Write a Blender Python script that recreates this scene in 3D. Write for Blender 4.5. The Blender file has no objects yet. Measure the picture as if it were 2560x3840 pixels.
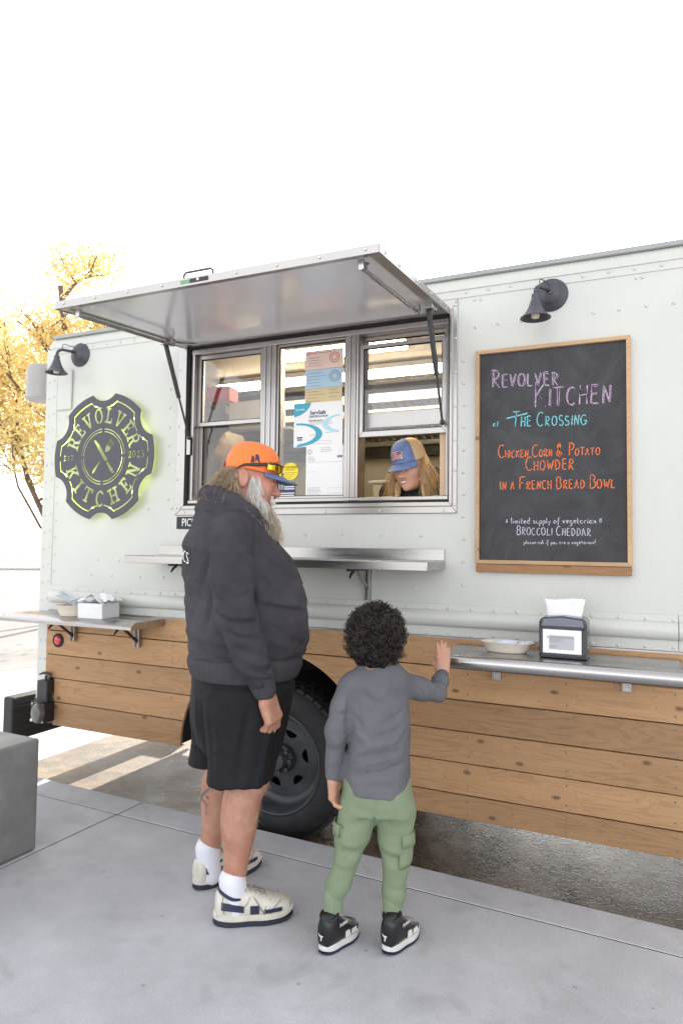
import bpy, bmesh, math, random
import numpy as np
from mathutils import Vector, Matrix, noise as mnoise
random.seed(7); RNG = np.random.default_rng(7)
R = math.radians
scene = bpy.context.scene
COL = scene.collection

# ---------------------------------------------------------------- camera
CAM_Y, CAM_Z = -3.10, 1.40
yaw, pitch, roll = R(24.243), R(2.866), R(0.757)
fv = Vector((-math.sin(yaw)*math.cos(pitch), math.cos(yaw)*math.cos(pitch), math.sin(pitch)))
rv = Vector((math.cos(yaw), math.sin(yaw), 0)); uv = rv.cross(fv)
rv, uv = rv*math.cos(roll)+uv*math.sin(roll), -rv*math.sin(roll)+uv*math.cos(roll)
cd = bpy.data.cameras.new('camera'); cam = bpy.data.objects.new('camera', cd); COL.objects.link(cam)
cd.sensor_fit = 'HORIZONTAL'; cd.sensor_width = 24; cd.lens = 24.0; cd.clip_start = .05; cd.clip_end = 2000
m = Matrix.Identity(4)
for i in range(3): m[i][0], m[i][1], m[i][2] = rv[i], uv[i], -fv[i]
m[0][3], m[1][3], m[2][3] = 0, CAM_Y, CAM_Z
cam.matrix_world = m; scene.camera = cam

# ---------------------------------------------------------------- sky, sun, exposure
SUN_EL, SUN_AZ = R(27), R(104)        # azimuth measured from +x towards +y: behind the truck, a little to its rear
w = bpy.data.worlds.new('World'); scene.world = w; w.use_nodes = True
nt = w.node_tree; nt.nodes.clear()
sky = nt.nodes.new('ShaderNodeTexSky'); sky.sky_type = 'NISHITA'; sky.sun_disc = False
sky.sun_elevation = SUN_EL; sky.sun_rotation = R(90)-SUN_AZ
sky.air_density = 1.0; sky.dust_density = 4.0; sky.ozone_density = 1.0; sky.altitude = 1600
hs = nt.nodes.new('ShaderNodeHueSaturation'); hs.inputs['Saturation'].default_value = .25
bg = nt.nodes.new('ShaderNodeBackground'); bg.inputs['Strength'].default_value = .15
wo = nt.nodes.new('ShaderNodeOutputWorld')
veil = nt.nodes.new('ShaderNodeMix'); veil.data_type = 'RGBA'; veil.blend_type = 'ADD'; veil.inputs[0].default_value = 1; veil.inputs[7].default_value = (1.70, 1.63, 1.54, 1)   # thin high cloud over the whole sky
nt.links.new(sky.outputs[0], hs.inputs['Color']); nt.links.new(hs.outputs[0], veil.inputs[6]); nt.links.new(veil.outputs[2], bg.inputs['Color']); nt.links.new(bg.outputs[0], wo.inputs[0])
sd = bpy.data.lights.new('sun', 'SUN'); sd.energy = 4.0; sd.angle = R(.5); sd.color = (1, .93, .82)
so = bpy.data.objects.new('sun', sd); COL.objects.link(so)
sdir = Vector((math.cos(SUN_AZ)*math.cos(SUN_EL), math.sin(SUN_AZ)*math.cos(SUN_EL), math.sin(SUN_EL)))
so.rotation_euler = sdir.to_track_quat('Z', 'Y').to_euler(); so.location = sdir*40
vs = scene.view_settings; vs.view_transform = 'Standard'; vs.look = 'None'; vs.gamma = 1.0; vs.use_curve_mapping = False
vs.exposure = 1.38

# ---------------------------------------------------------------- helpers
def ray(px, py):                       # a photograph pixel as a direction in the place
    return fv*2560 + rv*(px-1280) - uv*(py-1920)
def T(px, py, Y=0.0):                  # the point of the truck-parallel plane at depth Y that the pixel shows
    d = ray(px, py); t = (Y-CAM_Y)/d.y
    return Vector((t*d.x, Y, CAM_Z+t*d.z))
def TX(px, py, Y=0.0): p = T(px, py, Y); return p.x, p.z

def col4(c): return (c[0], c[1], c[2], 1.0)
MATS = {}
def mat(name, color, rough=.6, metal=0.0, var=.12, vscale=6.0, bump=0.0, bscale=60.0, spec=.5, sheen=0.0, sss=0.0,
        color2=None, stretch=(1, 1, 1), coat=0.0, emit=None, estr=0.0, aniso=0.0, rvar=0.0, detail=6.0, bump2=0.0, bscale2=10.0, bdist2=1.5):
    m = bpy.data.materials.new(name); m.use_nodes = True; n = m.node_tree.nodes; l = m.node_tree.links
    b = n['Principled BSDF']
    b.inputs['Roughness'].default_value = rough; b.inputs['Metallic'].default_value = metal
    b.inputs['Specular IOR Level'].default_value = spec
    if sheen: b.inputs['Sheen Weight'].default_value = sheen; b.inputs['Sheen Roughness'].default_value = .5
    if sss: b.inputs['Subsurface Weight'].default_value = sss; b.inputs['Subsurface Radius'].default_value = (.012, .005, .003); b.inputs['Subsurface Scale'].default_value = 1
    if coat: b.inputs['Coat Weight'].default_value = coat; b.inputs['Coat Roughness'].default_value = .12
    if aniso: b.inputs['Anisotropic'].default_value = aniso
    if emit: b.inputs['Emission Color'].default_value = col4(emit); b.inputs['Emission Strength'].default_value = estr
    b.inputs['Base Color'].default_value = col4(color)
    if var or bump or rvar or bump2:
        tc = n.new('ShaderNodeTexCoord'); mp = n.new('ShaderNodeMapping'); mp.inputs['Scale'].default_value = stretch
        l.new(tc.outputs['Object'], mp.inputs[0])
    if var or rvar:
        nz = n.new('ShaderNodeTexNoise'); nz.inputs['Scale'].default_value = vscale; nz.inputs['Detail'].default_value = detail; nz.inputs['Roughness'].default_value = .6
        l.new(mp.outputs[0], nz.inputs['Vector'])
        if var:
            mx = n.new('ShaderNodeMix'); mx.data_type = 'RGBA'
            c2 = color2 if color2 else tuple(min(1, c*(1+var)) for c in color)
            c1 = color if color2 else tuple(c*(1-var) for c in color)
            mx.inputs[6].default_value = col4(c1); mx.inputs[7].default_value = col4(c2)
            mr = n.new('ShaderNodeMapRange'); mr.inputs['From Min'].default_value = .3; mr.inputs['From Max'].default_value = .7
            l.new(nz.outputs['Fac'], mr.inputs[0]); l.new(mr.outputs[0], mx.inputs[0]); l.new(mx.outputs[2], b.inputs['Base Color'])
        if rvar:
            m2 = n.new('ShaderNodeMapRange'); m2.inputs['From Min'].default_value = .3; m2.inputs['From Max'].default_value = .7
            m2.inputs['To Min'].default_value = max(0, rough-rvar); m2.inputs['To Max'].default_value = min(1, rough+rvar)
            l.new(nz.outputs['Fac'], m2.inputs[0]); l.new(m2.outputs[0], b.inputs['Roughness'])
    if bump:
        nb = n.new('ShaderNodeTexNoise'); nb.inputs['Scale'].default_value = bscale; nb.inputs['Detail'].default_value = 5
        l.new(mp.outputs[0], nb.inputs['Vector'])
        bp = n.new('ShaderNodeBump'); bp.inputs['Strength'].default_value = 1; bp.inputs['Distance'].default_value = bump
        l.new(nb.outputs['Fac'], bp.inputs['Height']); l.new(bp.outputs[0], b.inputs['Normal'])
        if bump2:
            n2 = n.new('ShaderNodeTexNoise'); n2.inputs['Scale'].default_value = bscale2; n2.inputs['Detail'].default_value = 4; n2.inputs['Distortion'].default_value = bdist2; l.new(mp.outputs[0], n2.inputs['Vector']); b2 = n.new('ShaderNodeBump'); b2.inputs['Distance'].default_value = bump2; l.new(n2.outputs['Fac'], b2.inputs['Height']); l.new(b2.outputs[0], bp.inputs['Normal'])
    MATS[name] = m; return m

def tag(o, label=None, cat=None, group=None, kind=None):
    if label: o['label'] = label
    if cat: o['category'] = cat
    if group: o['group'] = group
    if kind: o['kind'] = kind
    return o
def adopt(o, parent):
    if parent is not None:
        o.parent = parent
        o.matrix_parent_inverse = Matrix.Translation(-parent.location)
def link(name, mesh, material=None, parent=None, smooth=False):
    if material is not None:
        for mm in (material if isinstance(material, (list, tuple)) else [material]): mesh.materials.append(mm)
    if smooth: mesh.shade_smooth()
    o = bpy.data.objects.new(name, mesh); COL.objects.link(o); adopt(o, parent); return o
def empty(name, loc=(0, 0, 0), label=None, cat=None, group=None):
    o = bpy.data.objects.new(name, None); COL.objects.link(o); o.location = loc; o.empty_display_size = .1
    return tag(o, label, cat, group)
def bevel(o, wd, seg=2, ang=35):
    md = o.modifiers.new('bevel', 'BEVEL'); md.width = wd; md.segments = seg; md.limit_method = 'ANGLE'; md.angle_limit = R(ang); md.harden_normals = False
    return o

class MB:
    """collects shapes into one mesh"""
    def __init__(s): s.v = []; s.f = []; s.mi = []; s.cur = 0
    def add(s, vs, fs):
        o = len(s.v); s.v.extend([tuple(v) for v in vs])
        for f in fs: s.f.append([i+o for i in f]); s.mi.append(s.cur)
        return s
    def box(s, x0, x1, y0, y1, z0, z1):
        vs = [(x, y, z) for z in (z0, z1) for y in (y0, y1) for x in (x0, x1)]
        return s.add(vs, [(0, 2, 3, 1), (4, 5, 7, 6), (0, 1, 5, 4), (2, 6, 7, 3), (0, 4, 6, 2), (1, 3, 7, 5)])
    def obox(s, c, ax, ay, az):         # centre and three half-axis vectors
        c = Vector(c); ax, ay, az = Vector(ax), Vector(ay), Vector(az)
        vs = [c+ax*i+ay*j+az*k for k in (-1, 1) for j in (-1, 1) for i in (-1, 1)]
        return s.add(vs, [(0, 2, 3, 1), (4, 5, 7, 6), (0, 1, 5, 4), (2, 6, 7, 3), (0, 4, 6, 2), (1, 3, 7, 5)])
    def bar(s, a, b, w, h, up=(0, 0, 1)):
        a, b = Vector(a), Vector(b); d = (b-a); L = d.length; d.normalize(); x = d.cross(Vector(up)).normalized(); y = x.cross(d)
        return s.obox((a+b)/2, d*L/2, x*w/2, y*h/2)
    def cyl(s, a, b, r, n=16, r2=None, caps=True):
        a, b = Vector(a), Vector(b); r2 = r if r2 is None else r2
        d = (b-a).normalized(); x = d.orthogonal().normalized(); y = d.cross(x)
        vs = []
        for c, rr in ((a, r), (b, r2)):
            for i in range(n): t = 2*math.pi*i/n; vs.append(c+x*rr*math.cos(t)+y*rr*math.sin(t))
        fs = [(i, (i+1) % n, n+(i+1) % n, n+i) for i in range(n)]
        if caps: fs += [tuple(range(n-1, -1, -1)), tuple(range(n, 2*n))]
        return s.add(vs, fs)
    def tube(s, pts, r, n=8, caps=True):
        pts = [Vector(p) for p in pts]; N = len(pts); rs = r if hasattr(r, '__len__') else [r]*N
        d0 = (pts[1]-pts[0]).normalized(); x = d0.orthogonal().normalized(); vs = []
        for i, p in enumerate(pts):
            d = (pts[min(i+1, N-1)]-pts[max(i-1, 0)]).normalized(); x = (x-d*x.dot(d)).normalized(); y = d.cross(x)
            for k in range(n): t = 2*math.pi*k/n; vs.append(p+x*rs[i]*math.cos(t)+y*rs[i]*math.sin(t))
        fs = []
        for i in range(N-1):
            for k in range(n): fs.append((i*n+k, i*n+(k+1) % n, (i+1)*n+(k+1) % n, (i+1)*n+k))
        if caps: fs += [tuple(range(n-1, -1, -1)), tuple(range((N-1)*n, N*n))]
        return s.add(vs, fs)
    def lathe(s, prof, o, d, n=32, closed=False):   # prof: (radius, height along d)
        o = Vector(o); d = Vector(d).normalized(); x = d.orthogonal().normalized(); y = d.cross(x); vs = []
        for r, h in prof:
            for k in range(n): t = 2*math.pi*k/n; vs.append(o+d*h+x*r*math.cos(t)+y*r*math.sin(t))
        fs = []; P = len(prof)
        for i in range(P if closed else P-1):
            j = (i+1) % P
            for k in range(n): fs.append((i*n+k, i*n+(k+1) % n, j*n+(k+1) % n, j*n+k))
        return s.add(vs, fs)
    def prism(s, poly, to3, d):         # poly: 2D points; to3(u,v)->3D; d: extrusion vector
        d = Vector(d); a = [Vector(to3(*p)) for p in poly]; n = len(a)
        return s.add(a+[p+d for p in a], [tuple(range(n)), tuple(range(2*n-1, n-1, -1))]+[(i, n+i, n+(i+1) % n, (i+1) % n) for i in range(n)])
    def extr(s, prof, a, b):            # profile of (y,z) offsets extruded from a to b along x
        n = len(prof); vs = [(a, y, z) for y, z in prof]+[(b, y, z) for y, z in prof]
        return s.add(vs, [(i, (i+1) % n, n+(i+1) % n, n+i) for i in range(n)]+[tuple(range(n-1, -1, -1)), tuple(range(n, 2*n))])
    def sphere(s, c, r, n=16, m=10, sc=(1, 1, 1)):
        c = Vector(c); vs = []; fs = []
        for i in range(m+1):
            th = math.pi*i/m
            for k in range(n):
                ph = 2*math.pi*k/n
                vs.append(c+Vector((r*sc[0]*math.sin(th)*math.cos(ph), r*sc[1]*math.sin(th)*math.sin(ph), r*sc[2]*math.cos(th))))
        for i in range(m):
            for k in range(n): fs.append((i*n+k, (i+1)*n+k, (i+1)*n+(k+1) % n, i*n+(k+1) % n))
        return s.add(vs, fs)
    def mesh(s, name):
        me = bpy.data.meshes.new(name); me.from_pydata(s.v, [], s.f); me.polygons.foreach_set('material_index', s.mi)
        bm = bmesh.new(); bm.from_mesh(me); bmesh.ops.remove_doubles(bm, verts=bm.verts, dist=1e-6)
        bmesh.ops.recalc_face_normals(bm, faces=bm.faces); bm.to_mesh(me); bm.free(); me.update(); return me
    def build(s, name, material, parent=None, smooth=False, bev=0, seg=2):
        me = s.mesh(name)
        if smooth == 'auto':
            me.shade_smooth()
            me.set_sharp_from_angle(angle=R(38)); smooth = False
        o = link(name, me, material, parent, smooth)
        if bev: bevel(o, bev, seg)
        return o
def place(me, name, parent, loc, rot=None):           # one more object sharing a mesh
    o = bpy.data.objects.new(name, me); COL.objects.link(o); adopt(o, parent); o.location = loc
    if rot is not None: o.rotation_euler = rot
    return o
def text_mesh(txt, size, name='lettering', extrude=.0006, align='CENTER', spacing=1.0, sx=1.0, bold=0.0):
    cu = bpy.data.curves.new(name, 'FONT'); cu.body = txt; cu.size = size; cu.extrude = extrude; cu.align_x = align; cu.align_y = 'CENTER'
    cu.space_character = spacing; cu.offset = bold; cu.resolution_u = 3
    o = bpy.data.objects.new(name, cu); COL.objects.link(o); dg = bpy.context.evaluated_depsgraph_get(); dg.update()
    me = bpy.data.meshes.new_from_object(o.evaluated_get(dg)); bpy.data.objects.remove(o); bpy.data.curves.remove(cu); me.materials.clear()
    if sx != 1.0: me.transform(Matrix.Diagonal((sx, 1, 1, 1)))
    return me
FACE_CAM = Matrix(((1, 0, 0, 0), (0, 0, -1, 0), (0, 1, 0, 0), (0, 0, 0, 1)))    # text x,y -> world x,z, facing -y
def lettering(txt, size, at, material, parent, name='lettering', tilt=0, **k):
    me = text_mesh(txt, size, name, **k)
    me.transform(Matrix.Translation(at) @ Matrix.Rotation(tilt, 4, 'Y') @ FACE_CAM)
    return link(name, me, material, parent)
from mathutils.geometry import delaunay_2d_cdt
def curve_fill(splines, name, half):                  # the first outline filled, the others cut out (even-odd)
    vs, es = [], []
    for pts in splines:
        o = len(vs); vs += [Vector((p[0], p[1])) for p in pts]; es += [(o+i, o+(i+1) % len(pts)) for i in range(len(pts))]
    V, _, Fc, *_r = delaunay_2d_cdt(vs, es, [], 0, 1e-7); V = np.array([(v.x, v.y) for v in V]); Fc = np.array([f for f in Fc if len(f) == 3]); c = V[Fc].mean(1)
    par = np.zeros(len(c), int)
    for pts in splines:
        p = np.array(pts); q = np.roll(p, -1, 0); cr = np.zeros(len(c), int)
        for (ax, ay), (bx, by) in zip(p, q):
            m_ = (ay > c[:, 1]) != (by > c[:, 1])
            with np.errstate(all='ignore'): xx = ax+(c[:, 1]-ay)*(bx-ax)/(by-ay)
            cr += m_ & (c[:, 0] < xx)
        par += cr % 2
    keep = Fc[par % 2 == 1]; from collections import Counter
    ec = Counter()
    for f in keep:
        for i in range(3): ec[(f[i], f[(i+1) % 3])] += 1
    n = len(V); vv = [(x, y, half) for x, y in V]+[(x, y, -half) for x, y in V]; ff = [tuple(int(i) for i in f) for f in keep]+[tuple(int(i)+n for i in f[::-1]) for f in keep]
    ff += [(int(b), int(a), int(a)+n, int(b)+n) for (a, b) in ec if (b, a) not in ec]
    me = bpy.data.meshes.new(name); me.from_pydata(vv, [], ff); me.update(); return me
# ---------------------------------------------------------------- shared materials
STREET_Z = -.125
paint = mat('truck_paint', (.535, .54, .505), .36, var=.06, vscale=1.7, bump=.0022, bscale=3.2, rvar=.06, coat=.15)
def scuffs(m, dark=(.12, .11, .10), amount=.5):     # sparse specks and scrapes in the paint
    n = m.node_tree.nodes; l = m.node_tree.links; p = n['Principled BSDF']; src = p.inputs['Base Color'].links[0].from_socket; tc = n.new('ShaderNodeTexCoord'); mp = n.new('ShaderNodeMapping'); mp.inputs['Scale'].default_value = (5, 5, 9); l.new(tc.outputs['Object'], mp.inputs[0])
    nz = n.new('ShaderNodeTexNoise'); nz.inputs['Scale'].default_value = 14; nz.inputs['Detail'].default_value = 8; nz.inputs['Roughness'].default_value = .8; l.new(mp.outputs[0], nz.inputs[0]); n2 = n.new('ShaderNodeTexNoise'); n2.inputs['Scale'].default_value = 1.1; n2.inputs['Detail'].default_value = 3; l.new(tc.outputs['Object'], n2.inputs[0])
    r1 = n.new('ShaderNodeMapRange'); r1.inputs['From Min'].default_value = .66; r1.inputs['From Max'].default_value = .74; l.new(nz.outputs['Fac'], r1.inputs[0]); r2 = n.new('ShaderNodeMapRange'); r2.inputs['From Min'].default_value = .48; r2.inputs['From Max'].default_value = .66; r2.inputs['To Max'].default_value = amount; l.new(n2.outputs['Fac'], r2.inputs[0])
    mu = n.new('ShaderNodeMath'); mu.operation = 'MULTIPLY'; l.new(r1.outputs[0], mu.inputs[0]); l.new(r2.outputs[0], mu.inputs[1]); mx = n.new('ShaderNodeMix'); mx.data_type = 'RGBA'; mx.inputs[7].default_value = col4(dark); l.new(mu.outputs[0], mx.inputs[0]); l.new(src, mx.inputs[6]); l.new(mx.outputs[2], p.inputs['Base Color'])
scuffs(paint)
alum = mat('brushed_aluminium', (.42, .40, .388), .36, 1.0, var=.10, vscale=5, stretch=(.4, 4, 4), rvar=.07)
steel = mat('stainless_steel', (.44, .425, .42), .27, 1.0, var=.10, vscale=3, stretch=(.6, 6, 6), rvar=.08)
zinc = mat('zinc_screw', (.62, .60, .57), .35, 1.0, var=.15, vscale=60)
black_paint = mat('black_paint', (.018, .018, .020), .45, var=.25, vscale=12, bump=.0006, bscale=80)
rubber = mat('rubber', (.016, .016, .017), .75, var=.3, vscale=14, bump=.001, bscale=50)
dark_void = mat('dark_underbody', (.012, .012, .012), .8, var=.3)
lamp_black = mat('powder_coat_grey_black', (.055, .055, .068), .42, var=.18, vscale=20, bump=.0004, bscale=220)
white_plastic = mat('white_plastic', (.50, .49, .475), .4, var=.05)
paper = mat('paper_white', (.82, .81, .80), .7, var=.03)
concrete_n = None
def concrete(name, c1, c2, rough=.8, scale=1.6, speck=.24, bump=.0018, stain=.26):
    m = bpy.data.materials.new(name); m.use_nodes = True; n = m.node_tree.nodes; l = m.node_tree.links; b = n['Principled BSDF']
    b.inputs['Roughness'].default_value = rough; b.inputs['Specular IOR Level'].default_value = .35
    g = n.new('ShaderNodeNewGeometry')
    n1 = n.new('ShaderNodeTexNoise'); n1.inputs['Scale'].default_value = scale; n1.inputs['Detail'].default_value = 9; n1.inputs['Roughness'].default_value = .65
    n2 = n.new('ShaderNodeTexNoise'); n2.inputs['Scale'].default_value = 190; n2.inputs['Detail'].default_value = 3
    n3 = n.new('ShaderNodeTexNoise'); n3.inputs['Scale'].default_value = scale*7; n3.inputs['Detail'].default_value = 8; n3.inputs['Roughness'].default_value = .7
    for q in (n1, n2, n3): l.new(g.outputs['Position'], q.inputs['Vector'])
    r1 = n.new('ShaderNodeMapRange'); r1.inputs['From Min'].default_value = .33; r1.inputs['From Max'].default_value = .67; l.new(n1.outputs['Fac'], r1.inputs[0])
    mx = n.new('ShaderNodeMix'); mx.data_type = 'RGBA'; mx.inputs[6].default_value = col4(c1); mx.inputs[7].default_value = col4(c2); l.new(r1.outputs[0], mx.inputs[0])
    ad = n.new('ShaderNodeMath'); ad.operation = 'MULTIPLY_ADD'; ad.inputs[1].default_value = speck*2; ad.inputs[2].default_value = 1-speck; l.new(n2.outputs['Fac'], ad.inputs[0])
    a3 = n.new('ShaderNodeMath'); a3.operation = 'MULTIPLY_ADD'; a3.inputs[1].default_value = .36; a3.inputs[2].default_value = .82; l.new(n3.outputs['Fac'], a3.inputs[0])
    mu = n.new('ShaderNodeMath'); mu.operation = 'MULTIPLY'; l.new(ad.outputs[0], mu.inputs[0]); l.new(a3.outputs[0], mu.inputs[1])
    sc = n.new('ShaderNodeVectorMath'); sc.operation = 'SCALE'; l.new(mx.outputs[2], sc.inputs[0]); l.new(mu.outputs[0], sc.inputs['Scale'])
    st = n.new('ShaderNodeTexNoise'); st.inputs['Scale'].default_value = scale*2.3; st.inputs['Detail'].default_value = 7; st.inputs['Distortion'].default_value = 1.4; l.new(g.outputs['Position'], st.inputs['Vector'])
    sr = n.new('ShaderNodeMapRange'); sr.inputs['From Min'].default_value = .60; sr.inputs['From Max'].default_value = .74; sr.inputs['To Max'].default_value = stain; l.new(st.outputs['Fac'], sr.inputs[0])
    vo = n.new('ShaderNodeTexVoronoi'); vo.inputs['Scale'].default_value = 9; l.new(g.outputs['Position'], vo.inputs['Vector']); vr = n.new('ShaderNodeMapRange'); vr.inputs['From Min'].default_value = .085; vr.inputs['From Max'].default_value = .04; vr.inputs['To Max'].default_value = stain*1.6; l.new(vo.outputs['Distance'], vr.inputs[0])
    gate = n.new('ShaderNodeMath'); gate.operation = 'GREATER_THAN'; gate.inputs[1].default_value = .62; sp_ = n.new('ShaderNodeSeparateColor'); l.new(vo.outputs['Color'], sp_.inputs[0]); l.new(sp_.outputs[0], gate.inputs[0]); gm = n.new('ShaderNodeMath'); gm.operation = 'MULTIPLY'; l.new(vr.outputs[0], gm.inputs[0]); l.new(gate.outputs[0], gm.inputs[1])
    sm_ = n.new('ShaderNodeMath'); sm_.operation = 'MAXIMUM'; l.new(sr.outputs[0], sm_.inputs[0]); l.new(gm.outputs[0], sm_.inputs[1])
    dk = n.new('ShaderNodeMix'); dk.data_type = 'RGBA'; dk.inputs[7].default_value = (.14, .125, .115, 1); l.new(sm_.outputs[0], dk.inputs[0]); l.new(sc.outputs[0], dk.inputs[6]); l.new(dk.outputs[2], b.inputs['Base Color'])
    bp = n.new('ShaderNodeBump'); bp.inputs['Distance'].default_value = bump; l.new(n2.outputs['Fac'], bp.inputs['Height']); l.new(bp.outputs[0], b.inputs['Normal'])
    return m
walk_mat = concrete('sidewalk_concrete', (.41, .415, .44), (.55, .555, .585), scale=1.3)
curb_mat = concrete('curb_concrete', (.42, .425, .445), (.545, .55, .575), scale=2.0)
bench_mat = concrete('bench_concrete', (.17, .17, .165), (.29, .285, .275), rough=.5, scale=3.4, speck=.06)
apron_mat = concrete('apron_concrete', (.40, .385, .36), (.52, .50, .47), scale=.7)
asphalt_mat = concrete('asphalt', (.20, .195, .19), (.27, .265, .26), scale=.5, speck=.22)
joint_mat = mat('joint_filler', (.045, .036, .032), .9, var=.3, vscale=30)

def wet_concrete():
    m = bpy.data.materials.new('wet_street_concrete'); m.use_nodes = True; n = m.node_tree.nodes; l = m.node_tree.links; b = n['Principled BSDF']
    g = n.new('ShaderNodeNewGeometry')
    mp = n.new('ShaderNodeMapping'); mp.inputs['Rotation'].default_value = (0, 0, R(33)); mp.inputs['Scale'].default_value = (58, 84, 60); l.new(g.outputs['Position'], mp.inputs[0])
    brush = n.new('ShaderNodeTexNoise'); brush.inputs['Scale'].default_value = 1.0; brush.inputs['Detail'].default_value = 6; brush.inputs['Roughness'].default_value = .62; l.new(mp.outputs[0], brush.inputs['Vector'])
    fine = n.new('ShaderNodeTexNoise'); fine.inputs['Scale'].default_value = 170; fine.inputs['Detail'].default_value = 4; l.new(g.outputs['Position'], fine.inputs['Vector'])
    big = n.new('ShaderNodeTexNoise'); big.inputs['Scale'].default_value = 1.15; big.inputs['Detail'].default_value = 5; l.new(g.outputs['Position'], big.inputs['Vector'])
    sx = n.new('ShaderNodeSeparateXYZ'); l.new(g.outputs['Position'], sx.inputs[0])
    # the wash water ran out under the truck: dry towards its rear end
    gr = n.new('ShaderNodeMapRange'); gr.inputs['From Min'].default_value = -3.4; gr.inputs['From Max'].default_value = -1.5; l.new(sx.outputs['X'], gr.inputs[0])
    yy = n.new('ShaderNodeMapRange'); yy.inputs['From Min'].default_value = 2.6; yy.inputs['From Max'].default_value = 1.4; l.new(sx.outputs['Y'], yy.inputs[0])
    gy = n.new('ShaderNodeMath'); gy.operation = 'MULTIPLY'; l.new(gr.outputs[0], gy.inputs[0]); l.new(yy.outputs[0], gy.inputs[1])
    ad = n.new('ShaderNodeMath'); ad.operation = 'MULTIPLY_ADD'; ad.inputs[1].default_value = 1.3; ad.inputs[2].default_value = -.65; l.new(big.outputs['Fac'], ad.inputs[0])
    a2 = n.new('ShaderNodeMath'); a2.operation = 'ADD'; a2.use_clamp = True; l.new(gy.outputs[0], a2.inputs[0]); l.new(ad.outputs[0], a2.inputs[1])
    dry = n.new('ShaderNodeMix'); dry.data_type = 'RGBA'; dry.inputs[6].default_value = (.10, .07, .042, 1); dry.inputs[7].default_value = (.26, .20, .135, 1); l.new(brush.outputs['Fac'], dry.inputs[0])
    wet = n.new('ShaderNodeMix'); wet.data_type = 'RGBA'; wet.inputs[6].default_value = (.034, .021, .013, 1); wet.inputs[7].default_value = (.15, .098, .062, 1); l.new(brush.outputs['Fac'], wet.inputs[0])
    mx = n.new('ShaderNodeMix'); mx.data_type = 'RGBA'; l.new(a2.outputs[0], mx.inputs[0]); l.new(dry.outputs[2], mx.inputs[6]); l.new(wet.outputs[2], mx.inputs[7]); l.new(mx.outputs[2], b.inputs['Base Color'])
    rr = n.new('ShaderNodeMapRange'); rr.inputs['To Min'].default_value = .62; rr.inputs['To Max'].default_value = .20; l.new(a2.outputs[0], rr.inputs[0]); l.new(rr.outputs[0], b.inputs['Roughness'])
    pt = n.new('ShaderNodeTexNoise'); pt.inputs['Scale'].default_value = 5.0; pt.inputs['Detail'].default_value = 6; pt.inputs['Roughness'].default_value = .65; pt.inputs['Distortion'].default_value = .1; l.new(g.outputs['Position'], pt.inputs['Vector'])
    pr = n.new('ShaderNodeMapRange'); pr.inputs['From Min'].default_value = .40; pr.inputs['From Max'].default_value = .60; pr.inputs['To Min'].default_value = -.06; pr.inputs['To Max'].default_value = .05; l.new(pt.outputs['Fac'], pr.inputs[0]); pa_ = n.new('ShaderNodeMath'); pa_.operation = 'ADD'; l.new(rr.outputs[0], pa_.inputs[0]); l.new(pr.outputs[0], pa_.inputs[1]); l.new(pa_.outputs[0], b.inputs['Roughness'])
    pc = n.new('ShaderNodeMapRange'); pc.inputs['From Min'].default_value = .40; pc.inputs['From Max'].default_value = .62; pc.inputs['To Min'].default_value = .6; pc.inputs['To Max'].default_value = 1.5; l.new(pt.outputs['Fac'], pc.inputs[0]); ps = n.new('ShaderNodeVectorMath'); ps.operation = 'SCALE'; l.new(mx.outputs[2], ps.inputs[0]); l.new(pc.outputs[0], ps.inputs['Scale']); l.new(ps.outputs[0], b.inputs['Base Color'])
    hm = n.new('ShaderNodeMath'); hm.operation = 'MULTIPLY_ADD'; hm.inputs[1].default_value = .6; l.new(fine.outputs['Fac'], hm.inputs[0]); l.new(brush.outputs['Fac'], hm.inputs[2])
    bp = n.new('ShaderNodeBump'); bd = n.new('ShaderNodeMapRange'); bd.inputs['To Min'].default_value = .0045; bd.inputs['To Max'].default_value = .0017; l.new(a2.outputs[0], bd.inputs[0]); l.new(bd.outputs[0], bp.inputs['Distance']); l.new(hm.outputs[0], bp.inputs['Height']); l.new(bp.outputs[0], b.inputs['Normal'])
    b.inputs['Specular IOR Level'].default_value = .5
    return m
wet_mat = wet_concrete()

# ---------------------------------------------------------------- ground, street, sidewalk, bench
def sheet(name, poly, z, material, thick=0):
    b = MB(); b.prism(poly, lambda u, v: (u, v, z-thick), (0, 0, thick)) if thick else b.add([(p[0], p[1], z) for p in poly], [tuple(range(len(poly)))])
    o = b.build(name, material); return tag(o, kind='structure')
sheet('ground', [(-400, -400), (400, -400), (400, 400), (-400, 400)], STREET_Z-.012, apron_mat)
sheet('parking_lot', [(-8.6, -2.5), (-6.96, 2.65), (-4.7, 9.8), (20, 88), (400, 90), (400, 400), (-400, 400), (-400, -2.5)], STREET_Z-.0005, asphalt_mat)
sheet('apron', [(-60, -3), (60, -3), (60, 4.6), (-60, 2.4)], STREET_Z-.003, apron_mat)
sheet('street', [(-3.9, -.3), (6, -.6), (6, 3.6), (-3.9, 3.0)], STREET_Z, wet_mat)
WA = math.atan(-.0443)                  # the kerb runs a little askew to the truck
def WL(u, v): return (.103+u*math.cos(WA)-v*math.sin(WA), -.203+u*math.sin(WA)+v*math.cos(WA))   # u along the kerb, v towards the street
walk = MB(); P = [WL(-14, -12), WL(9, -12), WL(9, -.010), WL(-14, -.010)]
walk.prism(P, lambda u, v: (u, v, STREET_Z-.05), (0, 0, .05+.125-.0035))
sidewalk = tag(walk.build('sidewalk', joint_mat), kind='structure')
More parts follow.
